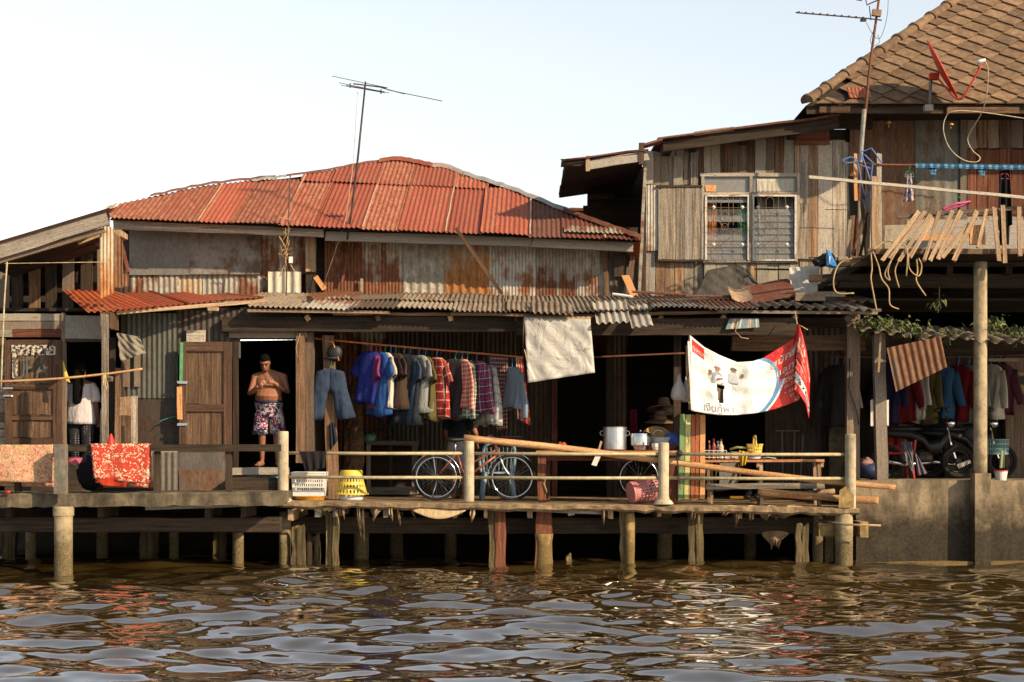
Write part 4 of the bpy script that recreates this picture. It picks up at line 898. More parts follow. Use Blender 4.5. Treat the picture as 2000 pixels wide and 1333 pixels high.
for (x0, y0, x1, y1, Y, mt) in [(1703, 345, 1718, 505, 1.15, W_PALE), (1713, 300, 1722, 490, 1.3, W_GREY)]: rp(x0, y0, x1, y1, Y, .06, mt, bal, 'baluster_post', seg=5)
rp(1800, 458, 1860, 470, 1.6, .05, W_ORNG, bal, 'stool_top'); rp(1895, 440, 1925, 478, 1.5, .05, W_ORNG, bal, 'stool')
# ================================================================== washing on the pole
def T(px, py, Y): return Matrix.Translation(P(px, py, Y))
GREENW = plain('green_hanger_plastic', lin(64, 160, 112), .5); REDW = plain('red_hanger_plastic', lin(206, 56, 66), .5); BLUEW = plain('blue_hanger_plastic', lin(90, 140, 190), .5)
def hanger(par, M, mat, w=.2):
    mb = MB()
    hk = [(0, 0, .012), (.018, 0, .004), (.02, 0, -.02), (.006, 0, -.045), (0, 0, -.10)]
    mb.tube([M @ Vector(p) for p in hk], .0055, 5); mb.tube([M @ Vector(p) for p in [(-w, 0, -.185), (-.05, 0, -.115), (0, 0, -.10), (.05, 0, -.115), (w, 0, -.185), (-w, 0, -.185)]], .0065, 5)
    return obj('hanger', mb, mat, par)
def shirt_mb(M, W=.205, L=.70, sl=.22, flare=.04, fold=.05, long=False, ph=0.0, ax=.10):
    mb = MB(); n = 28; rings = []; uvs = []
    prof = [(-.105, .075, .035), (-.118, .12, .045), (-.145, W*.82, .05), (-.175, W*.98, .055), (-.24, W, .06)]
    for i in range(1, 10): t = i/9; prof.append((-.24-(L-.14)*t, W*(1+flare*t)*(1-.05*math.sin(3*t+ph)), .062+.03*t))
    for (z, a, b) in prof:
        t = max(0, (-z-.2)/L); ring = []
        for j in range(n):
            th_ = 2*math.pi*j/n; c, s_ = math.cos(th_), math.sin(th_)
            f = fold*(t+.12)*math.sin(4*th_+ph+2.3*t)*.7+fold*.6*t*math.sin(9*th_+2*ph+1.5*t)
            x = a*c+f*.5; y = b*(abs(s_)**.8)*(1 if s_ >= 0 else -1)+f
            ring.append(M @ Vector((x, y, z+(.022*math.sin(2*th_+ph) if t > .8 else 0)))); uvs.append((j/n*1.1, -z))
        rings.append(ring)
    mb.loft(rings, cap=False, uvs=uvs)
    for sgn in (-1, 1):
        rs = []; uv2 = []; base = Vector((sgn*(W-.03), 0, -.20)); k = 9
        d = Vector((sgn*.34, -.10, -1)).normalized() if long else Vector((sgn*.38, -.06, -.92)).normalized()
        for i in range(k):
            t = i/(k-1); c = base+d*sl*t+Vector((0, 0, -.05*t*t if not long else -.04*t)); wdt = (ax*.8+.03*t) if not long else ax*(1-.38*t)
            side = Vector((sgn*.92, 0, .38)) if not long else Vector((1, 0, .1)); side.normalize(); q = []
            for j in range(12):
                a = 2*math.pi*j/12
                q.append(M @ (c+side*wdt*math.cos(a)*.9+Vector((0, 1, 0))*(.016+.014*t)*math.sin(a)+Vector((0, .012*math.sin(6*t+ph), 0)))); uv2.append((j/12*.4, .2+t*sl))
            rs.append(q)
        mb.loft(rs, cap=False, uvs=uv2)
    return mb
def shirt(px, py, Y, psi, mat, hmat, label, name='t_shirt', cat='t-shirt', sx=1.13, **k):
    root = thing(name, label, cat, P(px, py, Y))
    M = WM[root.name] @ Matrix.Rotation(R(-psi), 4, 'Z') @ Matrix.Rotation(R(rnd(-4, 4)), 4, 'Y') @ Matrix.Scale(sx*rnd(.95, 1.05), 4)
    obj('shirt_body', shirt_mb(M, ph=rnd(0, 6), **k), mat, root, M, smooth=True, solid=.003)
    hanger(root, M, hmat)
    return root
LYC = .95
lineY = lambda px: 661+(px-600)*(37/418)
pole([(598, 660, LYC), (800, 679, LYC), (1022, 698, LYC)], .014, plain('orange_clothes_pole', lin(196, 112, 62), .6), 'orange brown clothes pole carrying the washing', 'clothes pole', 'clothes_pole')
NAVY = cloth('royal_blue_jersey', lin(44, 52, 124)); MAGB = cloth('magenta_striped_jersey', lin(130, 60, 100)); SKYBL = cloth('sky_blue_jersey', lin(52, 88, 146)); OFFW = cloth('off_white_jersey', lin(206, 196, 180)); PLUM = cloth('plum_black_jersey', lin(48, 34, 38)); BROWNC = cloth('brown_black_jersey', lin(70, 56, 46)); CHAR = cloth('charcoal_jersey', lin(44, 48, 54)); SLATE = cloth('slate_jersey', lin(62, 74, 90)); LGREY = cloth('light_grey_jersey', lin(150, 148, 142)); OLIVE = cloth('olive_jersey', lin(96, 86, 52)); DKCH = cloth('dark_grey_shirt_cloth', lin(56, 52, 54))
shirt(724, lineY(724), LYC, 34, NAVY, REDW, 'royal blue t-shirt on a red hanger', L=.74)
shirt(734, lineY(734), LYC+.06, 76, MAGB, REDW, 'magenta striped t-shirt squeezed against the royal blue one', L=.72)
shirt(742, lineY(742), LYC, 52, SKYBL, REDW, 'sky blue t-shirt hanging longer than the royal blue one', L=.82)
shirt(752, lineY(752), LYC, 60, OFFW, GREENW, 'off white t-shirt with a sunlit sleeve beside sky blue one', L=.74)
shirt(763, lineY(763), LYC, 58, PLUM, BLUEW, 'plum black t-shirt between off white and brown ones', L=.76)
shirt(773, lineY(773), LYC, 58, BROWNC, GREENW, 'brown black t-shirt beside the long charcoal one', L=.76)
shirt(789, lineY(789), LYC, 36, CHAR, GREENW, 'long charcoal t-shirt on a green hanger', L=.92, W=.25)
shirt(801, lineY(801), LYC, 58, SLATE, BLUEW, 'slate blue t-shirt behind the charcoal one', L=.90)
shirt(818, lineY(818), LYC, 54, LGREY, BLUEW, 'light grey t-shirt with a cream sleeve beside the olive one', L=.78)
shirt(831, lineY(831), LYC, 62, OLIVE, BLUEW, 'olive brown t-shirt beside the red plaid shirt', L=.84)
wht = lin(226, 212, 190)
PL_RED = plaid('red_plaid', lin(178, 48, 40), [(.11, .0, .12, wht, .7), (.11, .5, .66, lin(60, 66, 60), .5)], [(.11, .0, .12, wht, .7), (.11, .5, .66, lin(60, 66, 60), .5)])
PL_PINK = plaid('pink_plaid', lin(206, 110, 96), [(.06, .0, .2, wht, .7), (.06, .5, .6, lin(150, 40, 40), .7)], [(.06, .0, .2, wht, .7), (.06, .5, .6, lin(150, 40, 40), .7)])
PL_GREEN = plaid('green_plaid', lin(52, 104, 82), [(.05, .0, .3, wht, .6)], [(.05, .0, .3, wht, .6)])
PL_PURP = plaid('purple_plaid', lin(84, 56, 96), [(.10, .0, .2, lin(180, 56, 66), .8), (.10, .5, .58, wht, .7)], [(.10, .0, .2, lin(180, 56, 66), .7), (.10, .5, .58, wht, .7)])
PL_WHITE = plaid('pale_plaid', lin(196, 188, 176), [(.12, .0, .3, lin(110, 116, 130), .7)], [(.12, .0, .3, lin(110, 116, 130), .6)])
PL_SARONG = plaid('dark_red_check', lin(120, 48, 48), [(.06, .0, .3, lin(56, 64, 66), .8), (.06, .6, .7, wht, .7)], [(.06, .0, .3, lin(56, 64, 66), .8), (.06, .6, .7, wht, .7)])
PL_RW = plaid('red_white_check', lin(206, 70, 56), [(.12, .0, .4, wht, .8)], [(.14, .0, .25, wht, .6)])
shirt(853, lineY(853), LYC, 48, PL_RED, BLUEW, 'red plaid short sleeved shirt glowing in the sun', 'shirt', 'shirt', L=.80, flare=.3)
shirt(890, lineY(890), LYC, 28, DKCH, GREENW, 'dark grey buttoned shirt hanging wide', 'shirt', 'shirt', L=.80, W=.235)
shirt(902, lineY(902), LYC, 60, PL_PINK, BLUEW, 'pink plaid long sleeved shirt beside the dark grey one', 'shirt', 'shirt', L=.66, sl=.62, long=True)
shirt(913, lineY(913), LYC, 66, PL_GREEN, BLUEW, 'green and white plaid shirt behind the pink one', 'shirt', 'shirt', L=.74, sl=.66, long=True)
shirt(930, lineY(930), LYC, 50, PL_PURP, BLUEW, 'purple and red plaid long sleeved shirt', 'shirt', 'shirt', L=.68, sl=.62, long=True)
shirt(957, lineY(957)+6, LYC, 70, PL_WHITE, BLUEW, 'pale grey plaid shirt beside the checked sarong', 'shirt', 'shirt', L=.78, sl=.70, long=True)
def uvdrape(c4, mat, name, label, cat, amp=.02, nw=4, uvs=(1, 1), nu=26, nv=14, wr=.0, par=None, sag=0.0, **k):
    a, b, c, d = c4; ph_ = rnd(0, 6)            # top left, top right, bottom right, bottom left
    def fn(s, t):
        p = a.lerp(b, s).lerp(d.lerp(c, s), t)
        y = amp*math.sin(s*nw*6.28+ph_)*(.3+.7*t)+wr*(math.sin(s*11+t*7+ph_)*math.sin(t*9-s*5)+.6*math.sin(s*23-t*17))
        return p+Vector((0, y, -sag*math.sin(math.pi*s)*(1-.5*t)))
    mb = MB().grid(fn, nu, nv); mb.uv = [(u*uvs[0], v*uvs[1]) for u, v in mb.uv]
    return obj(name, mb, mat, par, Matrix.Translation((c+d)/2), smooth=True, solid=.003, label=label, cat=cat, **k)
uvdrape((P(956, 695, LYC), P(993, 697, LYC), P(991, 838, LYC-.03), P(970, 842, LYC-.02)), PL_SARONG, 'checked_cloth', 'dark red checked cloth folded over the clothes pole', 'cloth', .02, 5, (.5, 1.1))
root = shirt(1000, lineY(1000)+6, LYC, 58, cloth('pale_denim', lin(136, 146, 158)), BLUEW, 'pale denim shirt beside the red and white checked one', 'shirt', 'shirt', L=.55, sl=.6, long=True)
uvdrape((P(1008, 696, LYC), P(1020, 698, LYC), P(1036, 832, LYC-.05), P(1010, 818, LYC)), PL_RW, 'striped_cloth', 'red and white checked cloth hanging at the end of the pole', 'cloth', .03, 3, (.45, 1.1))
# denim shorts on the post
DENIM = cloth('blue_denim', lin(28, 36, 50), lin(64, 78, 100))
def shorts_mb(M, w=.235, L=.72, spread=.10, b=.07, ph=1.0):
    mb = MB(); n = 22; cr = -.40
    for s in (-1, 1):
        rings = []
        for i in range(14):
            z = -.11-(L-.11)*i/13; t = max(0, (cr-z)/(L+cr)); hip = min(1, (-.11-z)/.25)
            outer = w*(.86+.22*hip)+spread*t; inner = -.03 if z > cr else .012+spread*.75*t**.8
            cx, r = (outer+inner)/2, (outer-inner)/2
            rings.append([M @ Vector((s*(cx+r*math.cos(2*math.pi*j/n)), b*(.8+.3*hip-.1*t)*math.sin(2*math.pi*j/n)+.014*(t+.3*hip)*math.sin(4*2*math.pi*j/n+ph*s+5*t), z+.025*t*math.sin(2*math.pi*j/n+1)+(.03*math.cos(2*math.pi*j/n) if i == 0 else 0)*-1)) for j in range(n)])
        mb.loft(rings, cap=False)
    return mb
r = thing('denim_shorts', 'faded blue denim shorts on a green hanger against the post', 'shorts', P(645, 708, .82)); obj('shorts_body', shorts_mb(WM[r.name], L=.84, spread=.13), DENIM, r, smooth=True, solid=.004); hanger(r, WM[r.name], GREENW)
r = thing('cap_and_bag', 'dark cap hanging on the post above the denim shorts', 'cap', P(653, 705, .8)); mb = MB().ball(P(654, 690, .8), .12, 12, 8, (1, .6, 1.1)); obj('crown', mb, BLACK, r, smooth=True); obj('brim', MB().ball(P(646, 700, .76), .09, 10, 6, (1.2, .5, .3)), BLACK, r, smooth=True); rope([(640, 668, .75), (650, 668, .75), (662, 705, .75)], .008, W_ORNG, r, 'strap')
uvdrape((P(584, 882, -.05), P(638, 882, -.05), P(634, 915, -.06), P(596, 920, -.06)), cloth('dark_towel', lin(40, 36, 36)), 'dark_cloth', 'dark cloth draped over the top rail above the white crate', 'cloth', .02, 3)
uvdrape((P(643, 828, .85), P(652, 826, .85), P(660, 860, .84), P(644, 882, .84)), cloth('dark_blue_rag', lin(42, 44, 52)), 'blue_rag', 'dark blue rag hanging on the post below the shorts', 'cloth', .02, 2)
# grey sheet with creases
def sheetmat():
    m = Mat('creased_plastic_sheet', .5, 0, .4); f = m.noise(m.coords((1, 1, 1)), 3.2, 3, .5, 1.2); v = m.math('ABSOLUTE', m.math('SUBTRACT', m.noise(m.coords((1, .2, .6)), 3.6, 5, .55, .8), .5)); v = m.math('ADD', v, m.math('MULTIPLY', m.ramp(m.noise(m.coords((1, .2, 1)), 5, 2), [(.45, G1(0)), (.55, G1(1))]), .1))
    m.color(m.mix(m.ramp(v, [(.0, G1(0)), (.022, G1(1))]), lin(122, 114, 104), m.mix(f, lin(150, 144, 136), lin(190, 184, 174)))); m.bump(m.math('ADD', m.math('MULTIPLY', f, 2.0), m.math('MINIMUM', v, .05)), .8, .03); return m.m
uvdrape((P(1024, 621, .16), P(1153, 624, .14), P(1162, 728, .10), P(1031, 748, .08)), sheetmat(), 'plastic_sheet', 'creased grey plastic sheet hanging from the awning', 'sheet', .012, 2, nu=30, nv=24, wr=.012)
rope([(1023, 620, .1), (1021, 680, .1)], .014, STEEL, None, 'sheet_pole', label='thin dark stick holding the edge of the plastic sheet', cat='stick'); rope([(1024, 683, .06), (1027, 694, .06), (1029, 706, .06)], .008, ROPE_M, None, 'straw_tie', label='straw tie knotted at the edge of the plastic sheet', cat='tie')
pole([(1160, 698, .8), (1345, 690, .75)], .013, RUSTST, 'brown rod running behind the banner from the plastic sheet', 'rod', 'clothes_rod')
# cloths on the left handrail
FL1 = floral('pink_green_floral', lin(196, 150, 118), [lin(146, 134, 70), lin(176, 74, 78), lin(220, 196, 170), lin(110, 112, 120)], 5, th=.24)
FL2 = floral('red_floral', lin(182, 66, 50), [lin(216, 190, 150), lin(222, 206, 180), lin(70, 66, 84)], 4.6, th=.19)
def rail_cloth(x0, x1, y0, y1, mat, name, label, uvs, fold=.25, py2=None):
    r = thing(name, label, 'cloth', P((x0+x1)/2, y1, -1.0))
    y2 = py2 or y1
    uvdrape((P(x0, y0, -1.0), P(x1, y0, -1.0), P(x1-2, y2, -1.04), P(x0+6, y1, -1.04)), mat, 'front_fall', None, None, .012, 2, uvs, par=r)
    uvdrape((P(x0+3, y0, -.86), P(x1+3, y0, -.86), P(x1+2, y2+8, -.84), P(x0+9, y1+9, -.84)), mat, 'rear_fall', None, None, .012, 2, uvs, par=r)
    uvdrape((P(x0, y0, -1.0), P(x1, y0, -1.0), P(x1+3, y0, -.86), P(x0+3, y0, -.86)), mat, 'fold_over', None, None, .0, 1, uvs, nv=3, par=r)
    return r
rail_cloth(-40, 104, 869, 940, FL1, 'floral_cloth', 'pink and olive floral cloth drying over the walkway rail', (1.6, .8), py2=944)
r = rail_cloth(177, 292, 867, 934, FL2, 'red_floral_cloth', 'red cloth with pale flowers drying over the walkway rail', (1.4, .9), py2=946)
uvdrape((P(186, 936, -1.03), P(250, 930, -1.05), P(246, 952, -1.03), P(200, 948, -1.02)), cloth('plain_red_hem', lin(186, 62, 40)), 'hem_fold', None, None, .02, 1, par=r)

# ================================================================== laundry in the dim passage on the right
sets = [(1632, DKCH, 'black coat hanging in the dim passage beside the wooden post', .95, 30), (1648, LGREY, 'grey smock hanging beside the black coat', .8, 50), (1742, cloth('violet_cloth', lin(54, 52, 84)), 'violet shirt behind the leaning post', .85, 50), (1757, cloth('crimson_cloth', lin(110, 32, 34)), 'crimson shirt under the hanging rusty sheet', .8, 40), (1775, LGREY, 'grey shirt under the hanging rusty sheet', .8, 55), (1790, OFFW, 'cream long sleeved shirt in the passage', .85, 62), (1806, OLIVE, 'olive shirt beside the blue denim jacket', .85, 50), (1836, cloth('bright_denim', lin(52, 86, 120)), 'bright blue denim jacket in the dim passage', .8, 25), (1872, cloth('dark_crimson_cloth', lin(110, 24, 34)), 'dark crimson shirt between blue and pale ones', .8, 45), (1892, cloth('pale_green_cloth', lin(130, 140, 128)), 'pale green shirt between the dark crimson one and the concrete column', .85, 55), (1936, OFFW, 'off white shirt between the concrete column and the mauve one', .75, 60), (1952, cloth('mauve_cloth', lin(96, 54, 68)), 'mauve shirt hanging near the meter box', .74, 40)]
for (px, mt, lb, L, psi) in sets: shirt(px, 700 if px < 1900 else 697, 3.0, psi, mt, BLUEW, lb, 'shirt', 'shirt', L=L, sl=.5, long=True)
pole([(1600, 697, 3.0), (1800, 699, 3.0), (2010, 694, 3.0)], .012, RUSTST, 'rusty rod carrying shirts in the dim passage', 'rod', 'clothes_rod')
# ================================================================== bicycle
bz = deckz(925)
def bicycle(px0, Y, label, full=True):
    o = P(px0, 0, Y); o.z = deckz(px0)+.35
    b = thing('bicycle', label, 'bicycle', (o.x, Y, deckz(px0))); RW = .345
    V = lambda x, z, y=0: o+Vector((x, y, z))
    def wheel(cx):
        w = part('wheel', b, V(cx, 0)); c = V(cx, 0)
        obj('tyre', MB().torus(c, RW-.018, .019, n=48, m=8), RUBBER, w, smooth=True); obj('rim', MB().torus(c, RW-.048, .013, n=48, m=6), CHROME, w, smooth=True)
        mb = MB()
        for k in range(28):
            a = 2*math.pi*k/28; a2 = a+(.32 if k % 2 else -.32); s = .03 if k % 4 < 2 else -.03
            mb.tube([c+Vector((math.cos(a2)*.02, s, math.sin(a2)*.02)), c+Vector((math.cos(a)*(RW-.05), 0, math.sin(a)*(RW-.05)))], .0022, 4, cap=False)
        obj('spokes', mb, CHROME, w); obj('hub', MB().tube([c+Vector((0, -.05, 0)), c+Vector((0, .05, 0))], .024, 10), ALU, w, smooth=True)
        return w
    wheel(0)
    if full: wheel(1.13)
    fr = MB(); PAINT = plain('orange_brown_bike_paint', lin(150, 78, 52), .35)
    segs = [((.30, .38), (.43, -.02), .016), ((.43, -.02), (0, 0, .05), .010), ((.43, -.02), (0, 0, -.05), .010), ((.29, .34), (0, 0, .05), .009), ((.29, .34), (0, 0, -.05), .009), ((.43, -.02), (.90, .33), .019), ((.36, .12), (.92, .42), .016)]
    for a, c, r in segs: fr.tube([V(a[0], a[1], a[2] if len(a) > 2 else 0), V(c[0], c[1], c[2] if len(c) > 2 else 0)], r, 8)
    fr.tube([V(.88, .48), V(.95, .28)], .022, 8)
    if not full: return obj('frame', fr, BLACK, b, smooth=True)
    obj('frame', fr, PAINT, b, smooth=True)
    fk = MB()
    for s in (-.045, .045): fk.tube(smoothpts([V(.95, .30, 0), V(.965, .26, s), V(1.03, .11, s), V(1.13, 0, s)], 4), .012, 6)
    obj('fork', fk, ALU, b, smooth=True)
    hb = MB().tube(smoothpts([V(.80, .60, -.27), V(.84, .62, -.2), V(.90, .58, -.05), V(.88, .56, 0), V(.90, .58, .05), V(.84, .62, .2), V(.80, .60, .27)], 4), .012, 7); hb.tube([V(.88, .47), V(.88, .57)], .013, 7); obj('handlebar', hb, CHROME, b, smooth=True)
    gr = MB()
    for s in (-1, 1): gr.tube([V(.74, .59, s*.275), V(.82, .61, s*.26)], .017, 8)
    obj('grips', gr, BLACK, b, smooth=True)
    sd = MB(); rings = []
    for (x, w, h, zz) in [(.17, .03, .02, .565), (.19, .09, .05, .56), (.26, .10, .05, .555), (.34, .05, .04, .56), (.42, .025, .03, .565), (.44, .01, .01, .565)]:
        rings.append([V(x, zz+h*math.sin(a)*.7, w*math.cos(a)) for a in [2*math.pi*j/12 for j in range(12)]])
    sd.loft(rings); obj('saddle', sd, BLACK, b, smooth=True); obj('seat_post', MB().tube([V(.29, .33), V(.28, .55)], .014, 8), CHROME, b, smooth=True)
    for (cx, a0, a1) in ((0, -25, 165), (1.13, 40, 205)):
        mb = MB(); c = V(cx, 0); rr = RW+.03; rings = []
        for i in range(25):
            a = R(a0+(a1-a0)*i/24); d = Vector((math.cos(a), 0, math.sin(a)))
            rings.append([c+d*(rr-.016*(abs(q)/.03)**2)+Vector((0, q, 0)) for q in (-.03, -.018, 0, .018, .03)])
        mb.loft(rings, cap=False, closed=False); obj('mudguard', mb, CHROME, b, smooth=True, solid=.002)
    mb = MB().torus(V(.43, -.02, -.06), .085, .006, n=24, m=5); mb.tube([V(.43, -.02, -.08), V(.52, -.15, -.09)], .010, 6); mb.tube([V(.43, -.02, .08), V(.34, .11, .09)], .010, 6); mb.box(V(.53, -.16, -.13), (.09, .07, .02)); mb.box(V(.33, .12, .13), (.09, .07, .02)); obj('crank_set', mb, STEEL, b, smooth=False)
    mb = MB().tube([V(0, .05, -.05), V(.43, .06, -.06)], .004, 4); mb.tube([V(0, -.05, -.05), V(.43, -.10, -.06)], .004, 4); obj('chain', mb, STEEL, b)
    mb = MB()
    for s in (-.06, .06): mb.tube([V(-.22, .39, s), V(.22, .39, s)], .006, 5); mb.tube([V(-.05, .39, s), V(0, .02, s)], .005, 5)
    for x in (-.22, -.1, .02, .14, .22): mb.tube([V(x, .39, -.06), V(x, .39, .06)], .005, 5)
    obj('rack', mb, CHROME, b)
    mb = MB(); bx0, bx1, z0, z1 = .98, 1.26, .40, .60          # wire basket
    for t in range(7):
        f = t/6; mb.tube([V(bx0+.02+f*(bx1-bx0-.04), z0, -.11), V(bx0+f*(bx1-bx0), z1, -.15)], .003, 4); mb.tube([V(bx0+.02+f*(bx1-bx0-.04), z0, .11), V(bx0+f*(bx1-bx0), z1, .15)], .003, 4)
        mb.tube([V(bx0, z1, -.15+.3*f), V(bx0+.02, z0, -.11+.22*f), V(bx1-.02, z0, -.11+.22*f), V(bx1, z1, -.15+.3*f)], .003, 4)
    for z, k in ((z0, 0), (z0+.07, .35), (z0+.14, .7), (z1, 1)):
        e = .02*(1-k); w = .11+.04*k; mb.tube([V(bx0+e, z, -w), V(bx1-e, z, -w), V(bx1-e, z, w), V(bx0+e, z, w), V(bx0+e, z, -w)], .004 if k < 1 else .007, 4)
    obj('wire_basket', mb, STEEL, b)
    mb = MB().ball(V(-.2, .33, 0), .03, 10, 6); obj('reflector', mb, REDP, b, smooth=True)
    mb = MB().tube([V(.02, -.02, -.06), V(-.06, -.33, -.12)], .009, 6); obj('kickstand', mb, CHROME, b, smooth=True)
    return b
bicycle(852, .62, 'silver and orange city bicycle with a wire basket leaning behind the railing')
bicycle(1248, 1.9, 'dark bicycle half hidden under the long table', False)
# ------------------------------------------------------------------ lattice baskets and crates
def lattice_lathe(prof, c, n, per, M=None):
    mb = MB(); k = len(prof)-1; zs = [p[1] for p in prof]
    def pr(t):
        x = t*k; i = min(k-1, int(x)); f = x-i
        return prof[i][0]+(prof[i+1][0]-prof[i][0])*f, prof[i][1]+(prof[i+1][1]-prof[i][1])*f
    def fn(s, t):
        r, z = pr(t); p = Vector((r*math.cos(2*math.pi*s), r*math.sin(2*math.pi*s), z)); return (M @ p if M else p)+Vector(c)
    nv = per*2+2
    def skip(s, t): return int(s*n) % 2 == 1 and int(t*nv) % 2 == 0 and 1 < int(t*nv) < nv-1
    return mb.grid(fn, n, nv, skip)
def thing_at(name, label, cat, px, Y, pz=None, z=None): 
    o = P(px, pz or 0, Y)
    if z is not None: o.z = z
    return thing(name, label, cat, o)
zc = deckz(605)
r = thing_at('laundry_crate', 'white slatted plastic crate on a yellow tray behind railing', 'crate', 605, .35, z=zc+.06); o = WM[r.name].translation
w, d, h = .50, .34, .34
for (nm, A, B) in [('side_wall', (-1, -1), (1, -1)), ('side_wall', (1, -1), (1, 1)), ('side_wall', (1, 1), (-1, 1)), ('side_wall', (-1, 1), (-1, -1))]:
    a, b = o+Vector((A[0]*w/2*.9, A[1]*d/2*.9, 0)), o+Vector((B[0]*w/2*.9, B[1]*d/2*.9, 0)); a2, b2 = o+Vector((A[0]*w/2, A[1]*d/2, h)), o+Vector((B[0]*w/2, B[1]*d/2, h))
    nn = 30; mb = MB().grid(lambda s, t: a.lerp(b, s).lerp(a2.lerp(b2, s), t), nn, 17, lambda s, t: int(s*nn) % 2 == 1 and int(t*17) % 3 != 0 and 2 < int(t*17) < 15 and 2 < int(s*nn) < nn-2); obj(nm, mb, WHITE, r, solid=.006)
obj('base', MB().box(o+Vector((0, 0, .005)), (w*.9, d*.9, .01)), WHITE, r); mb = MB().tube([o+Vector((x*w/2, y*d/2, h)) for x, y in [(-1, -1), (1, -1), (1, 1), (-1, 1), (-1, -1)]], .012, 6); obj('rim', mb, WHITE, r)
r = thing_at('tray', 'amber slotted plastic tray under the white crate', 'tray', 606, .35, z=zc); obj('tray_body', lattice_lathe([(.20, 0), (.24, .055)], WM[r.name].translation, 60, 1), ORANGEY, r, solid=.006); obj('base', MB().lathe([(.0, .003), (.2, .003), (.2, .009), (.0, .009)], WM[r.name].translation, 24), ORANGEY, r)
zc = deckz(686)
r = thing_at('basin', 'upturned white basin under the yellow basket', 'basin', 686, .35, z=zc); obj('basin_body', MB().lathe([(.17, 0), (.19, .03), (.18, .08), (.12, .085)], WM[r.name].translation, 26), WHITE, r, smooth=True)
r = thing_at('yellow_basket', 'yellow latticed laundry basket standing upside down on a basin', 'basket', 686, .35, z=zc+.085); c = WM[r.name].translation
obj('basket_wall', lattice_lathe([(.245, 0), (.235, .015), (.225, .03), (.165, .27)], c, 52, 8), YELLOW, r, solid=.006); obj('rim', MB().torus(c+Vector((0, 0, .008)), .245, .012, Vector((0, 0, 1)), 36, 6), YELLOW, r, smooth=True)
obj('base', MB().lathe([(.172, .26), (.165, .345), (.15, .36), (.0, .362)], c, 30, cap=False), YELLOW, r)
zc = deckz(1255)
M = Matrix.Rotation(R(62), 3, 'Z') @ Matrix.Rotation(R(82), 3, 'X') 
r = thing_at('pink_basket', 'pink latticed basket lying on its side at the deck edge', 'basket', 1258, .25, z=zc); c = WM[r.name].translation+Vector((-.2, -.02, .17))
M = Matrix(((math.cos(R(18)), 0, 0), (0, 1, 0), (0, 0, 1))); ax = Vector((.93, .35, .16)).normalized(); y_ = Vector((0, 0, 1)); y_ = (y_-ax*y_.dot(ax)).normalized(); x_ = y_.cross(ax)
M = Matrix((x_, y_, ax)).transposed()
obj('basket_wall', lattice_lathe([(.155, 0), (.165, .12), (.19, .40)], c, 48, 9, M), PINK, r, solid=.006); obj('base', MB().lathe([(.0, 0), (.15, 0), (.155, .01), (.0, .01)], c, 30, M), PINK, r); obj('rim', MB().torus(c+ax*.40, .192, .012, ax, 36, 6), PINK, r, smooth=True)
# ------------------------------------------------------------------ plastic chair
def plastic_chair(px, Y, label, rot):
    z = deckz(px); r = thing('plastic_chair', label, 'chair', P(px, 0, Y), rotz=0); o = P(px, 0, Y); o.z = z
    r.matrix_basis.translation.z = z; WM[r.name] = Matrix.Translation(o); Rm = Matrix.Rotation(R(rot), 3, 'Z'); V = lambda x, y, zz: o+Rm @ Vector((x, y, zz))
    rot3 = Rm
    obj('seat', MB().box(V(0, 0, .42), (.46, .44, .025), rot3), BLUEC, r)
    for i in range(7): obj('slat', MB().tube([V(-.18+.06*i, .21, .46), V(-.19+.063*i, .30, .80)], .021, 6, flat=.35), BLUEC, r)
    mb = MB().tube(smoothpts([V(-.23, .2, .42), V(-.24, .27, .68), V(-.20, .31, .84), V(0, .32, .88), V(.20, .31, .84), V(.24, .27, .68), V(.23, .2, .42)], 4), .024, 8); obj('back_frame', mb, BLUEC, r, smooth=True)
    for s in (-1, 1):
        obj('armrest', MB().tube(smoothpts([V(s*.24, .26, .66), V(s*.27, .05, .66), V(s*.27, -.18, .63), V(s*.24, -.22, .42)], 4), .022, 8), BLUEC, r, smooth=True)
        for yy in (-.2, .2): obj('leg', MB().tube([V(s*.20, yy, .42), V(s*.25, yy*1.25, 0)], [.03, .024], 8), BLUEC, r, smooth=True)
    return r
plastic_chair(972, 1.35, 'pale blue plastic chair standing behind the bicycle', 185)
# ------------------------------------------------------------------ shelf, wood slab, bag behind the railing
r = thing('low_cabinet', 'low dark wooden cabinet against the tin wall', 'cabinet', P(765, 965, 2.9))
rp(715, 862, 815, 870, 2.6, .5, W_BROWN, r, 'top'); rp(716, 870, 724, 964, 2.6, .06, W_BROWN, r, 'leg'); rp(804, 870, 814, 964, 2.6, .06, W_BROWN, r, 'leg'); rp(760, 870, 766, 964, 2.65, .05, W_DARK, r, 'leg'); rp(715, 952, 815, 966, 2.6, .4, W_GREY, r, 'shelf'); rp(716, 870, 814, 960, 3.0, .03, DARKIN, r, 'back_panel')
r = thing('plastic_bag', 'knotted teal plastic bag lying on the low cabinet', 'bag', P(721, 862, 2.75)); mb = MB().ball(P(721, 857, 2.75), .12, 14, 9, (1.0, .8, .65)); [v.__iadd__(Vector((rnd(-.012, .012), rnd(-.012, .012), rnd(-.012, .012)))) for v in mb.v]; obj('bag_body', mb, plain('thin_teal_plastic', lin(120, 176, 160), .35), r, smooth=True); obj('knot', MB().ball(P(728, 849, 2.7), .03), TEAL, r)
r = thing('timber_slab', 'rough barked timber slab leaning on the wall behind the post', 'timber', P(690, 968, 2.2)); mb = MB(); rows = []
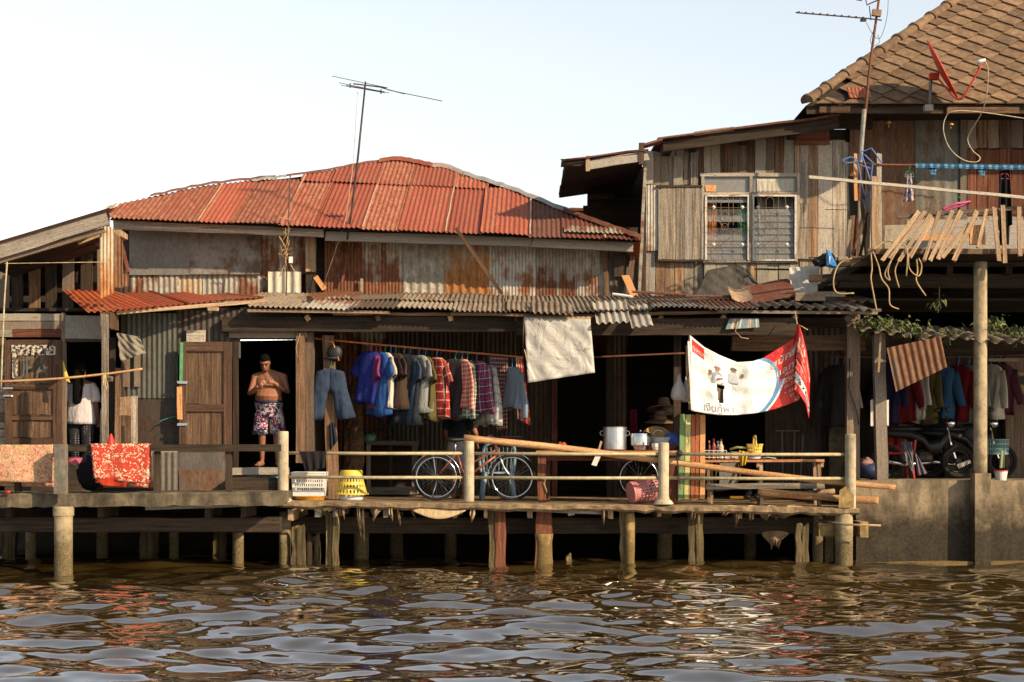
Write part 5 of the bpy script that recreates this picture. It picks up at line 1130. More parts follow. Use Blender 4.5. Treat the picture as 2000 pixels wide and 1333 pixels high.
for i in range(15):
    t = i/14; y = 968-t*216; wl = 34+6*math.sin(t*5)+(14*(t-.6) if t > .6 else 0); cx = 686+6*math.sin(t*3)
    rows.append([P(cx+wl*(k/6-.5)*1.0+rnd(-1.5, 1.5), y, 2.2-.10*math.sin(math.pi*k/6)+rnd(-.02, .02)) for k in range(7)]+[P(cx+wl*.5, y, 2.5), P(cx-wl*.5, y, 2.5)])
mb.loft(rows); obj('trunk', mb, W_BROWN, r)
VINE = plain('dim_vine_leaf', lin(44, 62, 36), .7)
def leaves(c, n, spread, size, mat, par=None, name='foliage', droop=.3, **k):
    mb = MB()
    for _ in range(n):
        p = Vector((random.gauss(0, spread[0]), random.gauss(0, spread[1]), random.gauss(0, spread[2])))+Vector(c)
        a, el = rnd(0, 6.28), rnd(-.7, .9); d = Vector((math.cos(a)*math.cos(el), math.sin(a)*math.cos(el), math.sin(el)-droop)).normalized(); s = d.orthogonal().normalized(); s = s*math.cos(a)+d.cross(s)*math.sin(a); L = size*rnd(.6, 1.5); w = L*rnd(.14, .24); q = d.cross(s)*L*.12
        mb.add([p, p+d*L*.45+s*w+q, p+d*L-Vector((0, 0, droop*L*.6)), p+d*L*.45-s*w+q], [(0, 1, 2, 3)])
    return obj(name, mb, mat, par, **k)
r = thing('creeper', 'dim green creeper hanging below the t-shirts', 'plant', P(745, 870, 2.9)); leaves(P(745, 838, 2.9), 260, (.16, .08, .14), .05, VINE, r)
# ------------------------------------------------------------------ long table with pots
r = thing('long_table', 'long worn wooden table with pots on it', 'table', P(1190, 975, .8)); zt = P(0, 885, .45).z
for k in range(4): plank(P(1048, 884, .40+.17*k)+Vector((0, 0, 0)), P(1335, 884, .40+.17*k), .165, .05, W_TABLE, r, 'top_board', n=Vector((0, 0, 1)), bow=.002)
for (px, Y) in [(1058, .42), (1316, .42), (1066, .95), (1308, .95)]:
    a = P(px, 0, Y); a.z = deckz(px); b = P(px, 890, Y); plank(a, b, .115, .08, W_RED, r, 'leg', seg=3)
rp(1050, 890, 1330, 900, .5, .03, W_RED, r, 'apron')
rope([(1048, 938, .36), (1056, 935, .34), (1066, 938, .36), (1062, 943, .36), (1068, 960, .36), (1066, 964, .37)], .008, plain('green_twine', lin(150, 170, 130)), None, 'twine', label='pale green twine knotted round the red table leg', cat='twine')
ttop = lambda px, Y: P(px, 881, .45).z+.012
def pot(px, Y, prof, mat, name, label, cat='pot', n=30, parts=()):
    o = P(px, 0, Y); o.z = ttop(px, Y); r = thing(name, label, cat, o); obj('pot_body', MB().lathe(prof, o, n), mat, r, smooth=False)
    for nm, m in parts: obj(nm, m(o), mat, r, smooth=True)
    return r
hnd = lambda x, z: (lambda o: MB().torus(o+Vector((x, 0, z)), .035, .006, Vector((0, 1, 0)), 14, 5))
pot(1201, .65, [(.0, 0), (.165, 0), (.175, .01), (.175, .33), (.182, .335), (.182, .342), (.168, .342), (.165, .02), (0, .02)], ALU, 'stock_pot', 'tall battered aluminium stock pot on the long table', parts=[('handle', hnd(-.185, .25)), ('handle', hnd(.185, .25))])
pot(1251, .62, [(.0, 0), (.115, 0), (.12, .05), (.125, .055), (.15, .06), (.158, .075), (.16, .2), (.15, .245), (.1, .27), (.0, .275)], CHROME, 'steamer_pot', 'shiny low steel pot upside down on a stand', parts=[('knob', lambda o: MB().ball(o+Vector((0, 0, .285)), .018))])
pot(1300, .7, [(.0, 0), (.12, 0), (.2, .1), (.21, .105), (.19, .1), (.1, .01), (0, .01)], ALU, 'basin', 'grey metal basin behind the railing post on the table', 'basin'); pot(1290, .85, [(.0, .1), (.14, .1), (.17, .19), (.18, .195), (.16, .18), (0, .11)], WHITE, 'enamel_bowl', 'white bowl stacked on the grey basin', 'bowl')
r = pot(1282, .5, [(.0, 0), (.05, 0), (.07, .05), (.07, .1), (0, .1)], WHITE, 'white_bag', 'small white bag beside the grey basin', 'bag', 10)
o = P(1310, 0, .75); o.z = ttop(0, 0)+.13; Mr = Matrix.Rotation(R(72), 3, 'X'); r = thing('blue_plate', 'blue plastic plate standing on edge in the basin', 'plate', o); obj('plate', MB().lathe([(0, 0), (.09, 0), (.125, .02), (.12, .024), (.085, .008), (0, .008)], o, 30, Mr), BLUE, r, smooth=True); obj('plate_rim', MB().torus(o+Mr @ Vector((0, 0, .022)), .122, .004, Mr @ Vector((0, 0, 1)), 30, 5), BLUE, r)
rope([(1275, 862, .9), (1276, 846, .9), (1284, 840, .9), (1293, 842, .9), (1292, 850, .9)], .006, CHROME, None, 'ladle', label='bent wire ladle handle rising behind the bowls', cat='ladle')
r = thing('cane_basket', 'round cane tray tilted behind the bowls', 'tray', P(1285, 858, 1.2)); obj('tray_face', MB().lathe([(0, 0), (.22, .0), (.25, .03), (.24, .035), (.2, .01), (0, .01)], P(1282, 862, 1.2), 30, Matrix.Rotation(R(60), 3, 'X')), STRAW, r)
o = P(1097, 0, .7); o.z = ttop(0, 0); r = thing('snack_basket', 'small basket of orange brown snacks on the table end', 'basket', o); obj('basket_wall', lattice_lathe([(.06, 0), (.085, .06)], o, 30, 2), STRAW, r, solid=.005); mb = MB(); [mb.ball(o+Vector((rnd(-.06, .06), rnd(-.05, .05), .06+rnd(0, .04))), .025, 7, 5) for _ in range(14)]; obj('snacks', mb, plain('fried_snack', lin(170, 84, 40)), r, smooth=True)
r = thing('cleaver', 'white bladed knife hanging beside the table edge', 'knife', P(1163, 912, .35)); lp(1160, 909, 1170, 885, 10, .36, .006, WHITE, r, 'blade', seg=1); lp(1168, 886, 1174, 863, 4, .36, .012, W_PALE, r, 'handle', seg=1)
# things in the dim room behind the table
r = thing('straw_hats', 'heap of straw hats and sacks in the dark room', 'hats', P(1300, 850, 2.4)); HATM = plain('dull_straw', lin(122, 98, 74)); 
for (x, y, Y, w) in [(1297, 796, 2.4, 70), (1305, 812, 2.3, 76), (1290, 822, 2.2, 64)]: obj('hat', MB().lathe([(0, .16), (.08, .15), (.11, .03), (.27*w/70, -.02), (.27*w/70, -.035), (.1, .0), (0, .02)], P(x, y, Y), 22, Matrix.Rotation(R(rnd(-14, 14)), 3, 'X')), HATM, r)
obj('sack', MB().ball(P(1315, 842, 2.5), .28, 14, 9, (1, .7, 1.1)), cloth('brown_sack', lin(92, 76, 62)), r, smooth=True); uvdrape((P(1230, 800, 3.0), P(1244, 800, 3.0), P(1246, 850, 3.0), P(1230, 850, 3.0)), cloth('dim_crimson', lin(110, 30, 50)), 'dim_cloth', 'crimson cloth hanging in the dark room', 'cloth', .02, 2)
# ------------------------------------------------------------------ painted boards leaning on the rail
r = thing('board_bundle', 'bundle of green, yellow and rust painted boards standing behind the railing', 'boards', P(1352, 975, .35))
for i, (x0, x1, mt, y0) in enumerate([(1328, 1338, W_GREEN, 809), (1339, 1349, W_LIME, 810), (1350, 1358, W_RUST, 810), (1359, 1366, W_RUST, 810), (1367, 1377, W_ORNG, 811)]): lp((x0+x1)/2-3+i*.6, 976, (x0+x1)/2, y0, x1-x0, .30, .04, mt, r, 'board', Yb=.42, seg=5, jit=.02)
rp(1312, 890, 1326, 975, .55, .06, W_RED, r, 'board')
# ------------------------------------------------------------------ bench table with condiments
r = thing('bench_table', 'rough plank bench with a lower rail and things on top', 'bench', P(1490, 975, .6))
for k in range(3): plank(P(1374, 901, .45+.17*k), P(1608, 900, .45+.17*k), .16, .035, W_TABLE, r, 'top_board', n=Vector((0, 0, 1)), bow=.002)
lp(1377, 951, 1610, 949, 11, .38, .04, W_GREY, r, 'rail'); rp(1478, 902, 1484, 912, .4, .05, W_PALE, r, 'bracket', seg=1); rp(1602, 902, 1609, 913, .42, .05, W_PALE, r, 'bracket', seg=1)
for (px, Y, w) in [(1384, .44, 6), (1487, .44, 7), (1600, .44, 7), (1592, .9, 6), (1482, .9, 6), (1390, .9, 6)]:
    a = P(px, 0, Y); a.z = deckz(px); plank(a, P(px-1, 904, Y), w*m_px(Y), .05, W_MIX, r, 'leg', seg=3)
bt = P(0, 898, .5).z+.012
def bottle(px, Y, r_, h, mat, cap, label):
    o = P(px, 0, Y); o.z = bt; r = thing('bottle', label, 'bottle', o, 'bottles on the bench'); obj('glass', MB().lathe([(0, 0), (r_, 0), (r_, h*.62), (r_*.45, h*.78), (r_*.4, h*.92), (0, h*.92)], o, 14), mat, r, smooth=False); obj('cap', MB().lathe([(r_*.5, h*.9), (r_*.5, h), (0, h)], o, 12), cap, r)
bottle(1385, .5, .022, .27, plain('brown_sauce', lin(90, 60, 50), .25), YELLOW, 'thin brown sauce bottle with a yellow cap'); bottle(1394, .55, .034, .30, plain('red_sauce', lin(150, 60, 56), .3), REDP, 'red sauce bottle with a red cap'); bottle(1408, .52, .042, .29, plain('cream_bottle', lin(206, 186, 160), .3), STEEL, 'cream coloured flask with a dark collar'); bottle(1402, .62, .03, .26, plain('grey_bottle', lin(150, 146, 150), .3), WHITE, 'grey bottle between the red and cream ones')
o = P(1396, 0, .55); o.z = bt; r = thing('bottle_rack', 'white wire rack holding sauce bottles on the bench', 'rack', o); mb = MB()
for z in (.02, .12): mb.tube([o+Vector((x, y, z)) for x, y in [(-.16, -.09), (.16, -.09), (.16, .11), (-.16, .11), (-.16, -.09)]], .005, 5)
for k in range(6): mb.tube([o+Vector((-.16+.064*k, -.09, 0)), o+Vector((-.16+.064*k, -.09, .12))], .004, 4)
obj('wires', mb, WHITE, r)
o = P(1428, 0, .55); o.z = bt; r = thing('carton', 'cream cardboard box beside the bottle rack', 'box', o); obj('box_body', MB().box(o+Vector((0, 0, .045)), (.2, .14, .09)), plain('cream_card', lin(206, 180, 150)), r); obj('lid_flap', MB().box(o+Vector((.06, -.02, .096)), (.13, .15, .008), Matrix.Rotation(R(4), 3, 'Y')), plain('cream_card_lid', lin(216, 192, 160)), r)
o = P(1472, 0, .6); o.z = bt; r = thing('red_plate', 'red rimmed melamine plate under the yellow basket', 'plate', o); obj('plate_body', MB().lathe([(0, .03), (.11, .03), (.17, .07), (.165, .078), (.1, .045), (0, .045)], o, 26), REDP, r, smooth=True); obj('foot', MB().lathe([(.1, 0), (.11, .03), (0, .031)], o, 22), WHITE, r)
o = P(1474, 0, .6); o.z = bt+.07; r = thing('yellow_hand_basket', 'small yellow hand basket on the bench', 'basket', o); obj('basket_wall', lattice_lathe([(.10, 0), (.11, .10), (.125, .15)], o, 44, 3), YELLOW, r, solid=.005); obj('base', MB().lathe([(0, 0), (.1, 0), (.1, .006), (0, .006)], o, 20), YELLOW, r); obj('handle', MB().tube(smoothpts([o+Vector((-.0, -.12, .14)), o+Vector((0, -.10, .24)), o+Vector((0, 0, .27)), o+Vector((0, .10, .24)), o+Vector((0, .12, .14))], 5), .014, 6), YELLOW, r)
uvdrape((P(1444, 880, .38), P(1462, 884, .36), P(1456, 908, .35), P(1446, 912, .35)), cloth('yellow_rag', lin(206, 172, 50)), 'yellow_cloth', 'yellow cloth dangling over the bench edge', 'cloth', .03, 2)
rope([(1425, 878, .6), (1440, 874, .6), (1462, 876, .6)], .018, plain('green_stalk', lin(150, 150, 80)), None, 'stalks', label='green stalks lying on the cream box', cat='vegetable')
rope([(1484, 896, .5), (1500, 894, .5), (1516, 896, .5)], .008, plain('mint_twine', lin(170, 196, 160)), None, 'mint_twine', label='mint coloured string lying on the bench top', cat='string')
o = P(1438, 0, .3); o.z = deckz(1438)+.015; r = thing('yellow_tool', 'yellow handled tool lying on the deck', 'tool', o); obj('handle', MB().tube([P(1426, 972, .3), P(1452, 972, .3)], .02, 8), ORANGEY, r); obj('head', MB().box(P(1456, 972, .3), (.05, .06, .05)), BLACK, r)
r = thing('black_shoes', 'pair of black boots on the deck under the bench', 'shoes', P(1468, 975, .3))
for dx in (0, 18): mb = MB().ball(P(1460+dx, 970, .3), .055, 10, 7, (1, 1.3, .8)); mb.ball(P(1464+dx, 964, .36), .05, 10, 7); obj('shoe', mb, BLACK, r, smooth=True)
# folded metal chair behind the bench
r = thing('folding_chair', 'folded grey metal chair behind the plank bench', 'chair', P(1430, 965, 1.6)); mb = MB(); mb.tube(smoothpts([P(1395, 960, 1.6), P(1425, 955, 1.5), P(1445, 930, 1.5), P(1440, 905, 1.6)], 4), .016, 7); mb.tube([P(1400, 905, 1.6), P(1395, 960, 1.6)], .014, 7); obj('tube_frame', mb, STEEL, r, smooth=True); rp(1405, 905, 1440, 950, 1.6, .02, plain('grey_board', lin(120, 120, 118)), r, 'seat')
# trolley frame against tin wall
r = thing('wall_rack', 'thin metal frame leaning on the dark tin wall', 'frame', P(1545, 960, 3.3)); mb = MB()
for (xa, ya, xb, yb_) in [(1527, 843, 1530, 962), (1552, 843, 1550, 962), (1515, 842, 1562, 842), (1568, 850, 1562, 962)]: mb.tube([P(xa, ya, 3.3), P(xb, yb_, 3.3)], .011, 5)
obj('tubes', mb, plain('grey_tube', lin(120, 118, 112), .5, .3), r)
# plastic bags
BAGM = Mat('thin_clear_bag', .25, 0, .5); BAGM.color(lin(196, 186, 180)); BAGM.b.inputs['Alpha'].default_value = .75
for (px, y0, y1, w, lb) in [(1326, 732, 783, 32, 'clear plastic bag of food hanging beside the banner'), (1340, 738, 786, 22, 'smaller clear bag tucked behind the hanging food bag')]:
    Y = .35 if w > 30 else .42; r = thing('food_bag', lb, 'bag', P(px, y1, Y)); s = m_px(Y); a = P(px, y1, Y); H = (y1-y0)*s; W = w*s/2
    mb = MB().lathe([(W*.3, 0), (W*.85, .01), (W, H*.18), (W*.85, H*.45), (W*.35, H*.75), (.012, H), (.004, H*1.05)], a, 16); [v.__iadd__(Vector((rnd(-.008, .008), rnd(-.008, .008), 0))) for v in mb.v]; obj('bag_skin', mb, BAGM.m, r, smooth=True); mb = MB(); [mb.ball(a+Vector((rnd(-.05, .05), rnd(-.03, .03), .05+rnd(0, .06))), .03, 7, 5) for _ in range(6)]; obj('food', mb, plain('pinkish_food', lin(190, 130, 110)), r, smooth=True)
# ================================================================== antennas, dish, cables
r = thing('roof_antenna', 'television antenna on a tall thin mast above the red roof', 'antenna', P(686, 440, 2.6))
obj('mast', MB().tube([P(678, 468, 2.35), P(686, 420, 2.4), P(700, 300, 2.4), P(714, 160, 2.4)], [.016, .018, .018, .014], 7), STEEL, r, smooth=True)
mb = MB(); ALD = plain('dull_aluminium', lin(120, 110, 104), .45, .5)
for (a, b, c, d, w) in [(648, 149, 757, 172, .006), (662, 162, 760, 182, .006), (666, 167, 752, 182, .005), (757, 176, 864, 198, .007), (676, 168, 750, 180, .012), (690, 164, 755, 172, .012), (745, 172, 790, 184, .009)]: mb.tube([P(a, b, 2.4+(a-700)*.002), P(c, d, 2.4-(c-700)*.002)], w, 5)
for x in (684, 712, 744): mb.tube([P(x, 163+(x-684)*.2, 2.42), P(x, 172+(x-684)*.2, 2.42)], .012, 5)
obj('elements', mb, ALD, r); rope([(699, 180, 2.38), (696, 220, 2.38), (690, 320, 2.36), (676, 425, 2.3), (655, 490, 2.6), (630, 562, 2.7)], .006, plain('pale_cable', lin(200, 180, 150)), r, 'cable')
r = thing('bent_antenna', 'thin rod with a tangle of wire and straw in front of the tin wall', 'antenna', P(560, 575, 2.0))
obj('rod', MB().tube([P(567, 343, 2.1), P(564, 430, 2.05), P(561, 500, 2.0), P(559, 578, 2.0)], .011, 6), STEEL, r); mb = MB()
for i in range(26):
    x, y = 556+rnd(-5, 8), rnd(455, 525); a = rnd(0, 6.28); l = rnd(8, 22); mb.tube([P(x, y, 1.98), P(x+math.cos(a)*l*.5, y+math.sin(a)*l, 1.95)], .006, 4)
for (xa, ya, xb, yb_) in [(548, 426, 574, 430), (545, 462, 556, 480), (566, 515, 576, 532), (555, 520, 546, 540)]: mb.tube([P(xa, ya, 1.98), P(xb, yb_, 1.98)], .009, 5)
obj('wire_tangle', mb, STRAW, r); obj('tin_tag', MB().box(P(568, 508, 1.95), (.06, .02, .10)), WHITE, r)
r = thing('tall_antenna', 'tall rusty mast with a boom antenna beside the tiled roof', 'antenna', P(1672, 480, 2.0))
obj('mast', MB().tube([P(1668, 500, 2.0), P(1682, 300, 1.95), P(1700, 120, 1.9), P(1722, -40, 1.9)], [.03, .026, .022, .018], 8), RUSTST, r, smooth=True); obj('sleeve', MB().tube([P(1680, 318, 1.93), P(1688, 214, 1.9)], .036, 8), plain('grey_sleeve', lin(150, 144, 136)), r)
mb = MB().tube([P(1554, 25, 1.85), P(1700, 37, 1.85), P(1722, 40, 1.85)], .011, 6)
for k in range(10): x = 1560+14*k; mb.tube([P(x, 25+(x-1554)*.085, 1.72), P(x, 25+(x-1554)*.085, 1.98)], .006, 4); mb.box(P(x, 24+(x-1554)*.085, 1.84), (.03, .02, .03))
mb.tube([P(1690, -6, 1.86), P(1693, 10, 1.86), P(1716, 0, 1.86)], .012, 5); mb.tube([P(1698, 12, 1.86), P(1701, 40, 1.86)], .009, 5); mb.tube([P(1672, 0, 1.86), P(1684, 2, 1.86)], .008, 5)
obj('boom', mb, STEEL, r); obj('junction_box', MB().box(P(1712, 26, 1.86), (.14, .07, .10), Matrix.Rotation(R(8), 3, 'Y')), plain('brown_box', lin(140, 112, 84)), r); obj('balun', MB().box(P(1686, 40, 1.84), (.09, .05, .035)), BLACK, r)
obj('cable', MB().tube(smoothpts([P(1735, -20, 1.8), P(1733, 30, 1.8), P(1722, 70, 1.8), P(1712, 75, 1.8), P(1700, 60, 1.8), P(1692, 44, 1.8)], 5), .004, 4), STEEL, r); obj('cable_loop', MB().tube(smoothpts([P(1706, 60, 1.84), P(1700, 80, 1.8), P(1706, 90, 1.78), P(1718, 82, 1.78), P(1714, 68, 1.8)], 5), .004, 4), STEEL, r)
# satellite dish seen nearly edge on
r = thing('satellite_dish', 'red satellite dish on a short pole above the eave', 'satellite dish', P(1816, 216, 2.0))
c = P(1836, 138, 1.9); nrm = Vector((.80, -.30, .42)).normalized(); upv = Vector((-.45, 0, .85)); upv = (upv-nrm*upv.dot(nrm)).normalized(); sdv = upv.cross(nrm); Mr = Matrix((sdv, upv, nrm)).transposed()
mb = MB(); mb.grid(lambda s, t: c+Mr @ Vector((.47*t*math.cos(6.2832*s), .50*t*math.sin(6.2832*s),   .06*t*t-.02)), 36, 8); obj('reflector', mb, DISHRED, r, smooth=True, solid=.012); obj('rim', MB().tube([c+Mr @ Vector((.475*math.cos(2*math.pi*k/36), .505*math.sin(2*math.pi*k/36), .04)) for k in range(37)], .012, 6), DISHRED, r, smooth=True)
obj('pole', MB().tube([P(1814, 214, 2.0), P(1818, 160, 1.98), P(1820, 146, 1.98)], .026, 8), plain('grey_pole', lin(130, 126, 120), .5, .3), r, smooth=True); obj('mount', MB().box(P(1824, 150, 1.95), (.14, .1, .10)), DISHRED, r); obj('foot', MB().box(P(1813, 212, 2.0), (.13, .12, .10)), plain('grey_foot', lin(150, 146, 140)), r)
obj('feed_arm', MB().tube(smoothpts([P(1830, 152, 1.9), P(1848, 172, 1.7), P(1864, 190, 1.6), P(1874, 194, 1.55), P(1884, 186, 1.5), P(1917, 128, 1.35)], 5), .015, 7), DISHRED, r, smooth=True); obj('receiver', MB().tube([P(1908, 123, 1.36), P(1914, 120, 1.34), P(1925, 117, 1.32)], [.035, .028, .022], 9), WHITE, r, smooth=True)
rope(smoothpts([P(1924, 120, 1.32), P(1930, 140, 1.4), P(1926, 190, 1.6), P(1915, 225, 1.9), P(1895, 258, 2.2), P(1890, 275, 2.3), P(1900, 295, 2.3), P(1914, 308, 2.3), P(1906, 317, 2.3), P(1880, 312, 2.3), P(1855, 290, 2.3), P(1843, 258, 2.3), P(1846, 232, 2.3), P(1862, 218, 2.25), P(1920, 220, 2.25), P(2040, 238, 2.25)], 5), .008, plain('cream_cable', lin(206, 186, 156)), None, 'dish_cable', label='cream cable looping down from the satellite dish', cat='cable')
BRASS = plain('brass', lin(190, 140, 70), .35, .6)
for px, py, lb in [(1736, 240, 'small brass bell hanging under the tiled eave near the mast'), (1857, 243, 'small brass bell hanging inside the cable loop')]:
    r = thing('hanging_bell', lb, 'bell', P(px, py, 2.5)); obj('bell_cup', MB().lathe([(.05, -.02), (.045, 0), (.02, .03), (0, .035)], P(px, py, 2.5), 14), BRASS, r); obj('cord', MB().tube([P(px, py-4, 2.5), P(px, 222, 2.5)], .004, 4), STEEL, r); obj('clapper', MB().tube([P(px, py+2, 2.5), P(px, py+9, 2.5)], [.004, .012], 5), BRASS, r)
# ================================================================== balcony clutter
pole([(1688, 322, 1.3), (1850, 324, 1.3), (2050, 327, 1.3)], .018, RUSTST, 'rusty washing pole with a blue checked cloth rolled on it', 'pole', 'clothes_pole')
CHECKB = plaid('blue_check', lin(48, 96, 130), [(.12, .0, .4, lin(120, 166, 186), .8)], [(.12, 0, .4, lin(30, 56, 80), .7)])
uvdrape((P(1787, 319, 1.26), P(2050, 323, 1.26), P(2050, 333, 1.24), P(1787, 328, 1.24)), CHECKB, 'checked_sarong', 'blue checked sarong rolled along the balcony washing pole', 'cloth', .02, 9, (2.2, .2), nu=50, nv=5)
for (x, y) in [(1812, 329), (1908, 331)]: uvdrape((P(x, y, 1.27), P(x+18, y, 1.27), P(x+14, y+16, 1.27), P(x+8, y+14, 1.27)), CHECKB, 'sarong_corner', 'loose corner of the blue checked sarong hanging down', 'cloth', .005, 1, (.3, .3), nu=6, nv=5, group='sarong corners')
r = thing('blouse', 'small patterned blouse bunched on a green hanger on the balcony', 'blouse', P(1776, 395, 1.3)); uvdrape((P(1771, 340, 1.3), P(1780, 338, 1.28), P(1786, 392, 1.25), P(1765, 395, 1.27)), floral('white_green_print', lin(190, 170, 176), [lin(50, 90, 80), lin(60, 44, 60)], 5, th=.3), 'blouse_cloth', None, None, .03, 2, wr=.01, par=r); hanger(r, T(1776, 322, 1.3), GREENW, .07)
r = thing('black_trousers', 'black trousers hanging from the balcony washing pole', 'trousers', P(1962, 480, 1.3)); BT = cloth('black_trouser_cloth', lin(24, 23, 25)); uvdrape((P(1952, 334, 1.3), P(1972, 332, 1.3), P(1976, 440, 1.28), P(1947, 452, 1.28)), BT, 'trouser_cloth', None, None, .04, 2, par=r); uvdrape((P(1954, 400, 1.34), P(1974, 400, 1.34), P(1972, 478, 1.32), P(1952, 480, 1.32)), BT, 'trouser_leg', None, None, .03, 2, par=r); hanger(r, T(1962, 326, 1.3), REDW, .08)
r = thing('peg_rack', 'pink plastic drying rack hanging under a green hook', 'rack', P(1865, 404, 1.2)); obj('rack_frame', MB().tube([P(1842, 408, 1.1), P(1868, 398, 1.1), P(1894, 394, 1.2), P(1892, 398, 1.5), P(1846, 411, 1.5), P(1842, 408, 1.1)], .018, 6), plain('pink_rack_plastic', lin(190, 70, 120)), r); obj('hook', MB().tube([P(1868, 398, 1.2), P(1862, 380, 1.2), P(1862, 364, 1.2)], .008, 5), GREENW, r); obj('strap', MB().tube([P(1872, 384, 1.2), P(1882, 394, 1.2)], .006, 4), GREENW, r)
r = thing('bent_rack', 'bent blue metal tube frame wedged beside the mast', 'frame', P(1690, 400, 1.4)); mb = MB()
for pts in [[(1645, 313), (1662, 307), (1674, 312), (1688, 380), (1696, 396), (1704, 322)], [(1682, 312), (1680, 298), (1702, 290), (1722, 318)], [(1682, 300), (1706, 372)], [(1668, 308), (1672, 320), (1700, 330)], [(1645, 313), (1652, 319), (1676, 317)], [(1688, 302), (1708, 322)], [(1686, 390), (1690, 410)]]: mb.tube([P(x, y, 1.25) for x, y in pts], .012, 6)
obj('tubes', mb, plain('faded_blue_paint', lin(86, 116, 170), .45), r)
r = thing('stick_bundle', 'bundle of old sticks and boards standing at the balcony end', 'sticks', P(1690, 500, 1.5))
for (xa, ya, xb, yb_, w, mt) in [(1668, 420, 1664, 345, 14, W_DARK), (1672, 392, 1670, 300, 6, W_ORNG), (1685, 500, 1676, 395, 6, W_GREY), (1695, 500, 1690, 380, 7, W_DARK), (1700, 505, 1704, 360, 5, W_GREY), (1664, 498, 1688, 430, 5, W_BROWN), (1680, 500, 1698, 415, 5, W_DARK), (1655, 500, 1660, 430, 6, W_GREY)]: lp(xa, ya, xb, yb_, w, 1.6+rnd(-.2, .2), .04, mt, r, 'stick', seg=3)
rope([(1612, 410, 2.9), (1640, 410, 2.9), (1680, 412, 2.9)], .006, STEEL, None, 'drooping_wire', label='thin wire drooping across the plank wall', cat='wire')
VINEC = plain('dry_creeper', lin(186, 158, 112), .9)
for i, pts in enumerate([[(1701, 496), (1703, 525), (1701, 545), (1707, 580), (1712, 606)], [(1705, 492), (1716, 520), (1722, 545), (1736, 565), (1738, 595), (1755, 604)], [(1706, 488), (1725, 474), (1742, 471)], [(1742, 505), (1734, 530), (1738, 548), (1728, 536), (1740, 510), (1760, 480), (1772, 490), (1770, 540)], [(1664, 505), (1640, 515), (1628, 545), (1634, 572), (1668, 573)], [(1756, 508), (1748, 530), (1756, 562)], [(1790, 507), (1792, 530), (1790, 550), (1808, 578)], [(1774, 495), (1776, 525), (1794, 540), (1800, 520), (1794, 505)]]):
    rope(smoothpts([P(x, y, .02+.05*(j % 2)) for j, (x, y) in enumerate(pts)], 4), .011, VINEC, None, 'dry_vine', label=['straight dry creeper stem dangling lowest from the balcony corner', 'long dry creeper stem with a hooked end', 'short dry creeper stem arching up at the balcony corner', 'dry creeper stem looping up over the broken slats', 'dry creeper stem bowed into a wide arc over the junk heap', 'short wavy dry creeper stem below the slats', 'dry creeper stem with a kinked tip below the upright slats', 'dry creeper stem curling back up to the balcony floor'][i], cat='vine', group='dry creeper stems')
r = thing('junk_heap', 'heap of dark boards and rags on the roof below the balcony', 'heap', P(1640, 570, 1.8))
for (xa, ya, xb, yb_, w, mt) in [(1580, 545, 1660, 540, 14, W_DARK), (1600, 560, 1680, 520, 10, W_DARK), (1590, 575, 1650, 575, 10, W_GREY), (1560, 508, 1640, 512, 5, W_DARK), (1640, 515, 1710, 505, 12, W_BROWN), (1625, 530, 1690, 560, 9, W_DARK)]: lp(xa, ya, xb, yb_, w, rnd(1.4, 2.2), .06, mt, r, 'board', seg=3)
for (px, py) in [(1615, 505), (1602, 512)]: mb = MB().ball(P(px, py, 1.6), .09, 9, 6, (1.5, .8, .8)); [v.__iadd__(Vector((rnd(-.02, .02), rnd(-.02, .02), rnd(-.02, .02)))) for v in mb.v]; obj('rag', mb, BLACK, r)
r = thing('blue_bag', 'scrap of bright blue plastic on the heap under the plank wall', 'plastic', P(1622, 520, 1.5)); mb = MB().tube([P(1616, 490, 1.5), P(1620, 502, 1.45), P(1622, 515, 1.45), P(1634, 520, 1.45)], [.03, .05, .07, .04], 8); [v.__iadd__(Vector((rnd(-.015, .015), rnd(-.015, .015), rnd(-.015, .015)))) for v in mb.v]; obj('scrap', mb, plain('bright_blue_film', lin(70, 140, 206), .35), r)
uvdrape((P(1541, 523, 1.9), P(1600, 519, 1.9), P(1596, 578, 1.7), P(1545, 582, 1.7)), cloth('dirty_white_sacking', lin(176, 170, 160), lin(206, 200, 190)), 'white_sack', 'dirty white sack propped on the roof under the plank wall', 'sack', .02, 2, wr=.02)
TARP = cloth('dark_grey_tarp', lin(70, 66, 62), lin(94, 88, 82))
r = thing('grey_tarp', 'dark grey tarpaulin draped over a frame below the window', 'tarpaulin', P(1420, 576, 2.5)); uvdrape((P(1382, 528, 2.6), P(1446, 516, 2.6), P(1482, 576, 2.2), P(1358, 578, 2.2)), TARP, 'tarp_sheet', None, None, .03, 1.5, wr=.02, par=r); uvdrape((P(1444, 516, 2.6), P(1462, 530, 2.7), P(1482, 556, 2.5), P(1442, 550, 2.45)), TARP, 'tarp_fold', None, None, .01, 1, par=r)
for (xa, ya, xb, yb_, w, Y, mt, nm, lb) in [(1474, 526, 1542, 527, 4, 2.3, W_DARK, 'stick', 'thin stick lying level beside the white sack'), (1235, 570, 1350, 577, 8, 1.9, T_RIDGE, 'tin_sheet', 'rust brown tin strip lying on the awning beside the corner post'), (1340, 578, 1430, 580, 7, 1.5, T_RIDGE, 'tin_sheet', 'rust brown tin strip lying on the awning below the tarpaulin'), (1196, 574, 1236, 580, 6, 1.8, WHITE, 'tin_sheet', 'pale metal strip lying on the awning edge')]:
    lp(xa, ya, xb, yb_, w, Y, .02, mt, None, nm, label=lb, cat='stick' if nm == 'stick' else 'tin sheet', seg=5, n=Vector((0, -.5, 1)))
